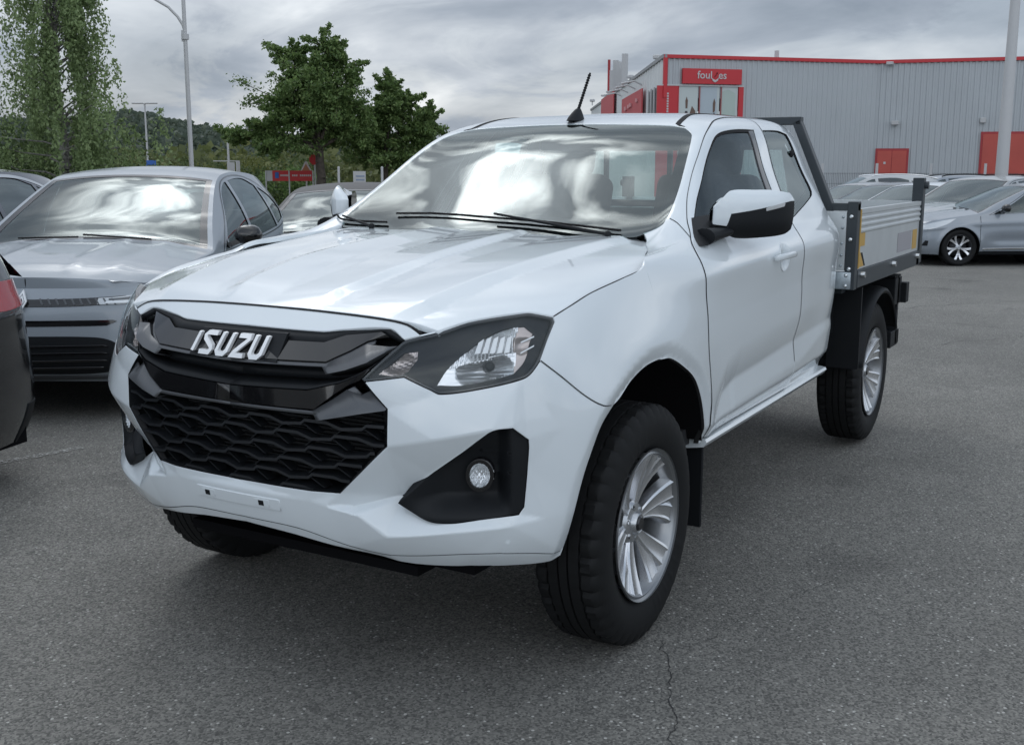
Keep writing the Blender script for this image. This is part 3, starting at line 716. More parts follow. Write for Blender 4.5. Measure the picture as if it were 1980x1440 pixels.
    # side glazing
    for nm, outl, par, d_, seald in (('door_window', wfo, doors, .0, .010), ('quarter_window', wq, rdoors, .0, .040)):
        V, F, N = panel_data(lambda u, v, q: f_cab(u, v, q-.007), outl, step=.03, gap=-.004, flange=0)
        g1 = from_data('window', V, F, glass, par[0], normals=N); a, b, c = mirror_data(V, F, N); g2 = from_data('window', a, b, glass, par[1], normals=c)
        ring('window_seal', f_cab, [tuple(p) for p in inset(resample(outl, .02), -.004)], seald+.006, gblack if seald > .02 else rubber, par, -.0045 if seald < .02 else -.009, False, both=True)
    # black pillar strip behind the door window
    st = [(1.495, 1.672), (1.348+.05, 1.41), (1.325, 1.300), (1.285, 1.297), (1.33, 1.41), (1.425, 1.662)]
    V, F, N = panel_data(lambda u, v, q: f_cab(u, v, q-.003), [(1.579, 1.7005), (1.5413, 1.6512), (1.50, 1.545), (1.4604, 1.4432), (1.43, 1.335), (1.415, 1.297), (1.37, 1.295), (1.41, 1.443), (1.46, 1.56), (1.517, 1.698)], step=.02, gap=0, flange=.01)
    from_data('pillar_trim', V, F, gblack, doors[0], normals=N); V, F, N = mirror_data(V, F, N); from_data('pillar_trim', V, F, gblack, doors[1], normals=N)
    # roof ditch mouldings
    for s in (1, -1):
        V, F, N = panel_data(lambda u, v, q: f_top(u, v, q+.0025), [(.480, 1.168), (.457, 1.185), (.466, 1.29), (.455, 1.45), (.455, 2.15), (.438, 2.15), (.438, 1.45), (.446, 1.29), (.440, 1.20), (.455, 1.176)][::-1], step=.03, gap=0, flange=.006)
        if s < 0: V, F, N = mirror_data(V, F, N)
        from_data('roof_moulding', V, F, rubber, T, normals=N)
    # dark inner shell behind the gaps, back wall, floor
    def strip(pts, name, f, m_, off):
        pass
    for s in (1, -1):
        u_, v_ = np.meshgrid(np.linspace(.56, 2.22, 40), np.linspace(.50, 1.24, 12)); P = f_cab(u_.ravel(), v_.ravel(), -.024)*[1, s, 1]
        F_ = [(j*40+i, j*40+i+1, (j+1)*40+i+1, (j+1)*40+i) for j in range(11) for i in range(39)]
        from_data('door_lining', P, F_, under, T)
    m = MB()
    sec = CAB.raw([2.235]*8, [.55, .8, 1.0, 1.18, 1.27, 1.39, 1.545, 1.665])
    sec = [(-2.232, p[1], p[2]) for p in sec]+[(-2.232, .5, 1.665), (-2.232, 0, 1.675)]
    wl = [p for p in sec if p[2] <= 1.24]; 
    m.poly([(-2.232, p[1], p[2]) for p in wl]+[(-2.232, -p[1], p[2]) for p in wl[::-1]], (-.012, 0, 0))
    m.poly([(-2.232, .82, 1.24), (-2.232, .80, 1.29), (-2.232, .73, 1.40), (-2.232, .68, 1.50), (-2.232, .62, 1.60), (-2.232, .60, 1.6), (-2.232, .66, 1.30), (-2.232, .66, 1.24)], (-.012, 0, 0))
    m.poly([(-2.232, -.82, 1.24), (-2.232, -.80, 1.29), (-2.232, -.73, 1.40), (-2.232, -.68, 1.50), (-2.232, -.62, 1.60), (-2.232, -.60, 1.6), (-2.232, -.66, 1.30), (-2.232, -.66, 1.24)], (-.012, 0, 0))
    m.box((-2.244, -.62, 1.58), (-2.232, .62, 1.672))
    bw = m.build('back_wall', white, T)
    MB().box((-2.240, -.66, 1.235), (-2.234, .66, 1.585)).build('rear_window', glass, T)
    MB().box((-2.2, -.70, .44), (.3, .70, .50)).box((-2.2, -.6, .34), (.55, .6, .44)).build('underbody', under, T)
    # ---- sill strip
    for s in (1, -1):
        m = MB()
        pts = [(-.56, .880, .527), (-2.19, .872, .540)]
        m.poly([(-.555, s*.850, .546), (-.555, s*.880, .541), (-.555, s*.886, .530), (-.555, s*.874, .512), (-.555, s*.80, .500), (-.555, s*.80, .546)], (-1.63, 0, .012))
        m.build('sill', white, T)
    # ---- wheel housing liners, mudflaps
    for s in (1, -1):
        A_ = ARCH[::2]; r0 = [(p[0], s*(p[1]-.016), p[2]) for p in A_]; r1 = [((p[0]+.02)*1.04-.02, s*.56, (p[2]-.38)*1.03+.38) for p in A_]
        n = len(A_); F_ = [(i, i+1, n+i+1, n+i) for i in range(n-1)]
        r2 = [(p[0], s*.55, p[2]) for p in A_]; c = (0, s*.55, .45)
        V_ = r0+r1+[c]; F_ += [(n+i, n+i+1, 2*n) for i in range(n-1)]
        from_data('wheel_housing', V_, F_, under, T)
        m = MB(); m.box((-.60, s*.86, .20), (-.588, s*.60, .62), bevel=.004)
        m.build('mudflap', black, T)
    # ---- grille
    build_grille(T, white, black, gblack, satin, chrome, under)
    build_lights(T, lensg, black, gblack, chrome, satin)
    build_mirrors(T, white, black, gblack, chrome)
    build_details(T, white, black, gblack, rubber, chrome, steel)
    build_interior(T)
    build_tray(T, dkgrey, alu, steel, black, under)
    for x, w_ in ((0, 0), (-3.125, 1)):
        for s in (1, -1):
            W = truck_wheel(T, s, first=(x == 0 and s == 1)); W.location = (x, s*.797, .385)
            W.rotation_euler = (0, math.radians(17 if x == 0 else 40), 0 if s > 0 else math.pi)
    # axle, chassis rails, drivetrain shapes seen in the dark under the truck
    m = MB()
    for s in (1, -1): m.box((-4.0, s*.36, .52), (.5, s*.44, .66))
    m.cyl((-3.125, -.7, .385), (-3.125, .7, .385), .05, n=14).sph((-3.125, .05, .385), .16).cyl((0, -.68, .36), (0, .68, .36), .035)
    for s in (1, -1): m.box((-3.75, s*.50, .40), (-2.5, s*.57, .43)).cyl((-3.0, s*.48, .42), (-2.9, s*.44, .80), .035)
    m.box((.10, -.45, .33), (.62, .45, .36)).box((-1.4, -.25, .34), (-.5, .2, .5), bevel=.03)
    m.build('chassis', under, T)
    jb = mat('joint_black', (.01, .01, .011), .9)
    # shut lines: thin black ribbons, gap shade painted in, one per joint and side
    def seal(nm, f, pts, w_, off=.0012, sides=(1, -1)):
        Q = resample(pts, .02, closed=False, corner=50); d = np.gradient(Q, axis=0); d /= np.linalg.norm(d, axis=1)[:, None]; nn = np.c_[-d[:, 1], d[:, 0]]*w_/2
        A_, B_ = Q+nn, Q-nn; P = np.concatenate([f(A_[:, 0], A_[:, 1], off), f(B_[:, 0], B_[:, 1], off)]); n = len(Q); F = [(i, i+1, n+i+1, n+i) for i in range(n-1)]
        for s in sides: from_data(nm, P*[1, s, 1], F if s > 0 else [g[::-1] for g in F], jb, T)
    seal('door_shut_line', f_cab, door_line, .0060); seal('door_shut_line', f_cab, bs[:-1], .0045)
    seal('door_shut_line', f_cab, [(1.45, 1.801), (1.715, 1.803), (1.9, 1.803), (2.06, 1.790), (2.165, 1.765)], .0060)
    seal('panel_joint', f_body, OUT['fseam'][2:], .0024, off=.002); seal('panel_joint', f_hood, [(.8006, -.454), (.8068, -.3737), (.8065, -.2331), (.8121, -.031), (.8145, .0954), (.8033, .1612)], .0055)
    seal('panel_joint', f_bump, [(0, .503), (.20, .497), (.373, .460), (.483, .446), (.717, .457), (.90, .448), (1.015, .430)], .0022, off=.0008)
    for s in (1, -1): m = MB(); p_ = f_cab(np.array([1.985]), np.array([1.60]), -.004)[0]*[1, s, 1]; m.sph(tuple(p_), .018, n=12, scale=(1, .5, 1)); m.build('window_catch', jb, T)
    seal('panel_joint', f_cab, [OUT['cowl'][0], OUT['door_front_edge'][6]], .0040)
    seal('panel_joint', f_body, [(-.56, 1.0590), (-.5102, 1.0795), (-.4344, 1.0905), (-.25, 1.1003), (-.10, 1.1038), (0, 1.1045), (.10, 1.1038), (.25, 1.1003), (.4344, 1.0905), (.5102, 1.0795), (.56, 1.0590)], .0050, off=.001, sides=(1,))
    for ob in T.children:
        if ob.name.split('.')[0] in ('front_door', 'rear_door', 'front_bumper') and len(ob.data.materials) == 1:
            ob.data.materials.append(jb); k = 0  # returned edges coloured black to stand for the shade in the gaps
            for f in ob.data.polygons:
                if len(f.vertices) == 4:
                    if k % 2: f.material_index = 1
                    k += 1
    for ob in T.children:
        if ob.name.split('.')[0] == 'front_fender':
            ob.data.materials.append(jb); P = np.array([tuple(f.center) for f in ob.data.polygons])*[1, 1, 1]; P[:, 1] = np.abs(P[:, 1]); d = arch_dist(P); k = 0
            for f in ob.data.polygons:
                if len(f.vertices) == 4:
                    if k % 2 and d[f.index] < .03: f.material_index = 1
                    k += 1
    return T
# ---------------- grille
def loft_lines(name, lines, m, parent, sub=5, sharp=18, both=True, thick=.012, mat_idx=None):
    """lines: list of polylines [(u,z,off),...] from the centre outwards, same count; lofted on the body surface, mirrored"""
    L = []
    for ln in lines:
        q = []
        for a, b in zip(ln[:-1], ln[1:]):
            for t in np.arange(sub)/sub: q.append(np.array(a)*(1-t)+np.array(b)*t)
        q.append(np.array(ln[-1])); L.append(q)
    L = np.array(L); r, c = L.shape[:2]
    G = L.reshape(-1, 3); P = BODY.ev(G[:, 0], G[:, 1])+BODY.normal(G[:, 0], G[:, 1])*G[:, 2:3]
    F = [(i*c+j, (i+1)*c+j, (i+1)*c+j+1, i*c+j+1) for i in range(r-1) for j in range(c-1)]
    V = list(P); n = len(V)
    if min(a[0][0] for a in lines) > .01:
        for s in (1, -1):
            o = from_data(name, P*[1, s, 1], F if s > 0 else [f[::-1] for f in F], m, parent, autosmooth=sharp)
            md = o.modifiers.new('thickness', 'SOLIDIFY'); md.thickness = .004; md.offset = -1
        return o
    V += [p*[1, -1, 1] for p in P]; F += [tuple(q+n for q in f[::-1]) for f in F]
    o = from_data(name, V, F, m, parent, autosmooth=sharp)
    bm = bmesh.new(); bm.from_mesh(o.data); bmesh.ops.remove_doubles(bm, verts=bm.verts, dist=1e-5)
    bmesh.ops.recalc_face_normals(bm, faces=bm.faces)
    bm.to_mesh(o.data); bm.free(); o.data.set_sharp_from_angle(angle=math.radians(sharp))
    md = o.modifiers.new('thickness', 'SOLIDIFY'); md.thickness = .004; md.offset = -1
    return o
def build_grille(T, white, black, gblack, satin, chrome, under):
    R = MB()
    root = None
    # upper frame: the dark facet under the nose panel
    La = [(0, 1.0545, -.004), (.2688, 1.0532, -.004), (.3277, 1.0603, -.004), (.4619, 1.0692, -.004), (.5155, 1.044, -.004)]
    Lb = [(0, 1.022, -.002), (.2875, 1.0266, -.002), (.3435, 1.049, -.006), (.4399, 1.0643, -.010), (.5024, 1.0416, -.02)]
    g = loft_lines('grille', [La, Lb], black, T); root = g
    Lb2 = [(0, 1.021, .004), (.2875, 1.0256, .004), (.3435, 1.048, .0), (.4399, 1.0633, -.006), (.470, 1.056, -.02)]
    Lc = [(0, .971, .012), (.3143, .978, .012), (.3754, 1.0101, .006), (.4129, 1.0382, -.002), (.430, 1.050, -.012)]
    loft_lines('grille_bar', [[(a, b+.002, -.03) for a, b, c in Lb2], Lb2, Lc, [(a, b-.004, c-.006) for a, b, c in Lc], [(a, b-.006, -.045) for a, b, c in Lc]], gblack, root)
    # edge strip under the bar
    loft_lines('bar_edge', [[(a, b-.004, c-.002) for a, b, c in Lc], [(a, b-.012, c-.003) for a, b, c in Lc], [(a, b-.012, -.03) for a, b, c in Lc]], satin, root)
    # satin wing, upper
    W0 = [(.300, .970, .008), (.3742, .996, .010), (.4179, 1.0263, .006), (.4854, 1.0249, .002), (.500, 1.030, -.01)]
    W1 = [(.318, .948, .010), (.3798, .960, .020), (.4359, .9796, .018), (.4727, 1.0083, .004), (.4790, 1.015, -.002)]
    loft_lines('grille_wing', [W0, W1, [(a, b-.002, -.04) for a, b, c in W1]], satin, root)
    # dark middle: recessed slot behind, then the shelf rising to the second bar
    M0 = [(0, .955, -.04), (.30, .970, -.04), (.37, .99, -.04), (.43, 1.03, -.03), (.5155, 1.040, -.02)]
    M1 = [(0, .915, -.045), (.29, .93, -.045), (.36, .94, -.04), (.45, .97, -.03), (.49, 1.02, -.02)]
    M2 = [(0, .8955, .010), (.2676, .9040, .012), (.3633, .9273, .014), (.4106, .9472, .012), (.4406, .9698, .0)]
    loft_lines('grille_recess', [M0, M1], black, root)
    loft_lines('grille_shelf', [M1, M2], black, root)
    # second gloss bar
    S0 = [(a, b-.001, c+.003) for a, b, c in M2]
    S1 = [(0, .8495, .016), (.2906, .8548, .018), (.3446, .8947, .018), (.3883, .9243, .010), (.4187, .9390, .0)]
    loft_lines('grille_bar', [[(a, b, -.02) for a, b, c in S0], S0, S1, [(a, b-.004, -.04) for a, b, c in S1]], gblack, root)
    # satin strip and lower wing
    E0 = [(0, .8465, .014), (.2827, .8487, .016), (.3447, .8848, .014), (.384, .9117, .004), (.400, .922, -.008)]
    E1 = [(0, .8395, .016), (.2950, .8403, .020), (.350, .870, .016), (.4031, .893, .006), (.4231, .9033, -.004)]
    E2 = [(0, .836, -.03), (.3029, .8253, .026), (.3937, .8465, .022), (.4912, .8625, .004), (.461, .9021, -.006)]
    loft_lines('grille_wing', [[(a, b+.001, -.03) for a, b, c in E0], E0, E1], satin, root)
    loft_lines('grille_wing', [[(.2827, .8487, .016), (.3447, .8848, .014), (.384, .9127, .006), (.4231, .9000, -.002), (.450, .914, -.008)], [(.3029, .8253, .026), (.370, .8405, .024), (.43, .8525, .014), (.4912, .8625, .004), (.496, .868, -.004)], [(.3029, .8233, -.03), (.37, .8385, -.03), (.43, .850, -.03), (.4912, .8605, -.03), (.496, .862, -.03)]], satin, root)
    # black filler behind everything
    B0 = [(0, 1.05, -.055), (.2, 1.05, -.055), (.35, 1.055, -.05), (.46, 1.062, -.04), (.512, 1.044, -.03)]
    B1 = [(0, .85, -.055), (.2, .86, -.055), (.33, .88, -.05), (.42, .93, -.04), (.45, .96, -.03)]
    B2 = [(0, .60, -.085), (.15, .60, -.085), (.34, .61, -.07), (.48, .76, -.05), (.487, .87, -.03)]
    loft_lines('grille_back', [B0, B1], under, root)
    # grille opening side walls (mesh pocket)
    op = resample([(0, .618), (.346, .620), (.4949, .7648), (.496, .866), (.4284, .9353)], .02, closed=False, corner=20)
    P0 = BODY.ev(op[:, 0], op[:, 1], .001); P1 = BODY.ev(op[:, 0], op[:, 1], -.075)
    n = len(op); V = list(P0)+list(P1); F = [(i, i+1, n+i+1, n+i) for i in range(n-1)]
    V2 = [p*[1, -1, 1] for p in V]; F2 = [tuple(q+2*n for q in f[::-1]) for f in F]
    from_data('grille_surround', V+V2, F+F2, black, root)
    # honeycomb shelves: each wavy blade is one piece
    rows = [(.8125, -.015), (.7765, .080), (.7375, -.005), (.699, .086), (.6595, 0.0), (.6215, .09)]
    per = .1905
    lim = lambda z: np.interp(z, [.60, .62, .765, .87], [.30, .346, .4949, .496])
    for r, (z0, y0) in enumerate(rows):
        ks = []
        k0 = -4
        for k in range(-4, 5):
            c = y0+k*per
            ks += [(c-.050, z0+.003), (c-.004, z0-.0115), (c+.058, z0-.006), (c+.070, z0+.004)]
        pts = []
        for a, b in zip(ks[:-1], ks[1:]):
            for t in (0, .5): pts.append((a[0]*(1-t)+b[0]*t, a[1]*(1-t)+b[1]*t))
        pts = [p for p in pts if abs(p[0]) < lim(p[1])-.010]
        if len(pts) < 3: continue
        e = lim(z0)-.008; pts = [(-e, pts[0][1])]+pts+[(e, pts[-1][1])]
        U = np.array(pts); prof = [(.0035, -.010), (.0045, -.002), (-.004, -.002), (-.004, -.010), (-.0015, -.045), (.003, -.045)]
        # cross-section: (dz, off)
        rings = [BODY.ev(np.abs(U[:, 0]), U[:, 1]+dz, 0.0)+BODY.normal(np.abs(U[:, 0]), U[:, 1])*off for dz, off in prof]
        rings = [q*np.c_[np.ones(len(U)), np.where(U[:, 0] < 0, -1, 1), np.ones(len(U))] for q in rings]
        n = len(U); V = np.concatenate(rings); k = len(prof)
        F = [(a*n+i, a*n+i+1, ((a+1) % k)*n+i+1, ((a+1) % k)*n+i) for a in range(k) for i in range(n-1)]
        o = from_data('grille_blade', V, F, mat('grille_black', (.016, .018, .021), .36), root, autosmooth=25)
        # slanted webs joining this blade to the one below
        if r+1 < len(rows):
            z1, y1 = rows[r+1]
            for k_ in range(-4, 5):
                for c0, c1 in ((y0+k_*per-.0, y0+k_*per-.035), (y0+k_*per+.055, y0+k_*per+.098)):
                    if max(abs(c0), abs(c1)) > min(lim(z0), lim(z1))-.008: continue
                    q = []
                    for (yy, zz, oo) in ((c0, z0-.008, -.012), (c0+.006, z0-.006, -.012), (c1+.006, z1+.004, -.012), (c1, z1+.004, -.012)):
                        p = BODY.ev([abs(yy)], [zz], oo)[0]; p[1] *= (1 if yy >= 0 else -1); q.append(p)
                    MB().poly([tuple(p) for p in q], (-.035, 0, 0)).build('grille_web', black, root)
    # radiator and condenser fins in the dark
    m = MB()
    for i in range(26): m.box((.70, -.40, .60+i*.0115), (.712, .40, .6035+i*.0115))
    m.box((.66, -.46, .58), (.70, .46, .92)); m.build('radiator', mat('radiator_grey', (.02, .021, .022), .6), root)
    # emblem letters
    letters = {'I': ([[(0, 0), (0, 1)]], .20), 'S': ([[(.92, 1.0), (.12, 1.0), (0, .86), (.10, .70), (.86, .30), (.92, .16), (.80, 0), (0, 0)]], 1.0),
               'U': ([[(0, 1.08), (0, .16), (.14, 0), (.60, 0), (.80, .18), (.80, 1.08)]], .9), 'Z': ([[(0, 1.0), (.78, 1.0), (.84, .84), (.10, .16), (.0, 0.0), (.86, 0)]], .9)}
    y = -.148; s_, H_ = .052, .046
    for ch in 'ISUZU':
        strokes, w_ = letters[ch]
        m = MB()
        for st in strokes:
            pts = [(y+(px_*.0465)+pz*.008, .972+.0*px_+pz*H_) for px_, pz in st]
            P = []
            # offset both sides
            A_ = np.array(pts); hw = .0054
            L1, L2 = [], []
            for i in range(len(A_)):
                d1 = A_[min(i+1, len(A_)-1)]-A_[max(i-1, 0)] if 0 < i < len(A_)-1 else (A_[1]-A_[0] if i == 0 else A_[-1]-A_[-2])
                if 0 < i < len(A_)-1:
                    a = A_[i]-A_[i-1]; b = A_[i+1]-A_[i]; a = a/np.linalg.norm(a); b = b/np.linalg.norm(b); na = np.array([-a[1], a[0]]); nb = np.array([-b[1], b[0]])
                    mm = na+nb; mm /= np.linalg.norm(mm); k = hw/max(.4, mm@na); L1.append(A_[i]+mm*k); L2.append(A_[i]-mm*k)
                else:
                    a = d1/np.linalg.norm(d1); na = np.array([-a[1], a[0]])*hw; L1.append(A_[i]+na); L2.append(A_[i]-na)
            def p3(q, off):
                zz = q[1]+.02*q[0]*0+.0; p = BODY.ev([abs(q[0])], [zz], off)[0]; p[1] = abs(p[1])*(1 if q[0] >= 0 else -1); return tuple(p)
            n = len(L1)
            for i in range(n-1):
                quad = [L1[i], L1[i+1], L2[i+1], L2[i]]
                m.poly([p3(q, .0225) for q in quad], (-.012, 0, 0))
        b_ = m.build('emblem_letter', mat('emblem_silver', (.84, .85, .86), .3, metal=.25), root, smooth=20)
        y += w_*.0465+.0195
    m = MB(); m.poly([tuple(BODY.ev([abs(a)], [b], .0135)[0]*[1, -1 if a < 0 else 1, 1]) for a, b in ((-.165, .962), (.160, .966), (.168, 1.036), (-.155, 1.032))], (-.01, 0, 0)); m.build('emblem_plate', black, root)
    # number plate bracket (two fixing slots, no plate)
    pb = None
    q = [(-.168, .547), (.150, .547), (.150, .5775), (-.168, .5775)]
    def f_(u, v, w_): 
        p = f_bump(np.abs(u), v, w_); p[:, 1] = np.abs(p[:, 1])*np.sign(np.where(u == 0, 1, u)); return p
    V, F, N = panel_data(lambda u, v, w_: f_(u, v, w_+.0045), q, step=.02, gap=0, flange=.006); pb = from_data('plate_bracket', V, F, white, T, normals=N)
    for c in (-.118, .088):
        for (w2, h2, o2, mm, nm) in ((.026, .010, .0065, white, 'slot_surround'), (.008, .0065, .0085, black, 'slot')):
            V, F, N = panel_data(lambda u, v, w_: f_(u, v, w_+o2), [(c-w2, .563-h2), (c+w2, .563-h2), (c+w2, .563+h2), (c-w2, .563+h2)], step=.03, gap=0, flange=.004)
            from_data(nm, V, F, mm, pb, normals=N)
# ---------------- lights
def build_lights(T, lensg, black, gblack, chrome, satin):
    HL = OUT['headlight']
    refl = mat('reflector_chrome', (.86, .87, .88), .22, metal=.75)
    warm = mat('reflector_warm', (.55, .48, .45), .25, metal=.7)
    white_in = mat('reflector_bright', (.85, .87, .88), .30, metal=.3)
    dark = mat('lamp_bezel', (.010, .011, .014), .35, spec=.3)
    # traced on the lens in surface coordinates
    main = [(.632, .930), (.655, .972), (.700, 1.018), (.748, 1.056), (.805, 1.076), (.872, 1.080), (.905, 1.060), (.880, .990), (.845, .953), (.79, .941), (.70, .928)]
    turn = [(.462, .958), (.490, .990), (.520, 1.018), (.560, 1.022), (.566, 1.000), (.548, .968), (.520, .955)]
    for s in (1, -1):
        def put(name, V, F, N, m_, par):
            if s < 0: V, F, N = mirror_data(V, F, N)
            return from_data(name, V, F, m_, par, normals=N)
        V, F, N = panel_data(lambda u, v, w_: f_body(u, v, w_-.001), HL, step=.02, gap=.0025, flange=0)
        root = put('headlight', V, F, N, lensg, T)
        V, F, N = panel_data(lambda u, v, w_: f_body(u, v, w_-.018), HL, [main, turn], step=.02, gap=.001, flange=.01)
        put('bezel', V, F, N, dark, root)
        # seal
        V, F, N = panel_data(lambda u, v, w_: f_body(u, v, w_-.003), HL, [[tuple(p) for p in inset(resample(HL, .01), .007)]], step=.02, gap=.0015, flange=.02); put('seal', V, F, N, gblack, root)
        # main reflector: two bowls, the upper one ribbed
        def bowl(poly, cu, cv, R, depth, ribs=0, mm=refl, nm='reflector', amp=.003):
            def f(u, v, w_):
                r2 = ((u-cu)/R)**2+((v-cv)/(R*.62))**2
                o_ = -.022-depth*np.clip(1-r2, 0, 1)
                if ribs: o_ = o_+amp*np.abs(np.sin(u*ribs+v*18))
                return f_body(u, v, o_+w_)
            V, F, N = panel_data(f, poly, step=.006, gap=.0, flange=.01); put(nm, V, F, N, mm, root)
        up = [(.655, .972), (.700, 1.018), (.748, 1.056), (.805, 1.076), (.850, 1.079), (.850, 1.012), (.76, 1.000), (.70, .985)]
        lowp = [(.632, .930), (.655, .972), (.70, .985), (.76, 1.000), (.850, 1.012), (.848, .955), (.79, .941), (.70, .928)]
        side = [(.850, 1.079), (.872, 1.080), (.905, 1.060), (.880, .990), (.848, .955)]
        bowl(up, .78, 1.035, .09, .035, ribs=260, mm=refl, amp=.0035)
        bowl(lowp, .765, .965, .085, .045, ribs=520, mm=refl, amp=.0014)
        bowl(side, .87, 1.03, .04, .012, ribs=0, mm=warm)
        bowl(turn, .515, .99, .05, .02, ribs=420, mm=warm, amp=.0022)
        m = MB(); 
        def P_(u, v, o_): p = f_body(np.array([u]), np.array([v]), o_)[0]; p[1] *= s; return Vector(p)
        m.cyl(P_(.775, .978, -.06), P_(.775, .978, -.022), .0135, n=16).cyl(P_(.775, .978, -.022), P_(.775, .978, -.018), .0135, .008, n=16); m.build('bulb_shield', black, root)
        m = MB()
        for k in range(5): m.poly([P_(.725+k*.022, 1.012, -.020), P_(.741+k*.022, 1.014, -.020), P_(.745+k*.022, 1.058, -.020), P_(.731+k*.022, 1.052, -.020)], tuple((P_(.75, 1.0, -.026)-P_(.75, 1.0, -.020))))
        m.build('lens_bar', white_in, root)
        m = MB()
        for k in range(2): m.poly([P_(.862, 1.035-k*.028, -.012), P_(.905, 1.048-k*.024, -.012), P_(.905, 1.052-k*.024, -.012), P_(.862, 1.039-k*.028, -.012)], tuple((P_(.88, 1.0, -.016)-P_(.88, 1.0, -.012))))
        m.build('lens_bar', white_in, root)
        # fog lamp pocket
        FG = OUT['fog']
        def fp(u, v, w_):
            # pocket: deep behind the slanted edge, shallow ledge at the outside
            d = -.055*sm(v, .555, .62)*(1-sm(v, .70, .80)*.25)*(1-sm(u, .80, .835))*sm(u, .52, .66)-.004
            sl = .012*((np.sin((v-.60)*95) > .55) & (u > .755) & (u < .825) & (v > .63) & (v < .74))
            return f_body(u, v, d+sl+w_)
        V, F, N = panel_data(fp, FG, step=.008, gap=.0, flange=.03); pk = put('fog_lamp_pocket', V, F, N, black, T)
        lc = (.736, .676); th = np.linspace(0, 2*np.pi, 25)[:-1]
        circ = lambda r: [(lc[0]+r*math.cos(t), lc[1]+r*math.sin(t)) for t in th]
        def ff(d0, R, dep, rb=0):
            def f(u, v, w_):
                r2 = ((u-lc[0])**2+(v-lc[1])**2)/R**2; o_ = d0-dep*(1-np.clip(r2, 0, 1))
                if rb: o_ = o_+.0022*np.sin(u*rb)*np.sin(v*rb*.8)
                base = f_body(np.full_like(u, lc[0]), np.full_like(u, lc[1]), 0.0); 
                p = f_body(u, v, 0.0); p0 = f_body(np.array([lc[0]]), np.array([lc[1]]), 0.)[0]
                p[:, 0] = p0[0]-.0+(u-lc[0])*-.55*0.55; return p+np.array([.93, .36, 0])*(o_+w_)[:, None] if not np.isscalar(w_) else p+np.array([.93, .36, 0])*(o_+w_)[:, None]
            return f
        V, F, N = panel_data(ff(-.030, .036, .022, 420), circ(.036), step=.004, gap=0, flange=.01); put('fog_lamp_reflector', V, F, N, refl, pk)
        V, F, N = panel_data(ff(-.024, .036, -.006), circ(.036), step=.01, gap=0, flange=0); put('fog_lamp_lens', V, F, N, lensg, pk)
        V, F, N = panel_data(ff(-.026, .05, 0), circ(.045), [circ(.036)], step=.01, gap=0, flange=.03); put('fog_lamp_ring', V, F, N, gblack, pk)
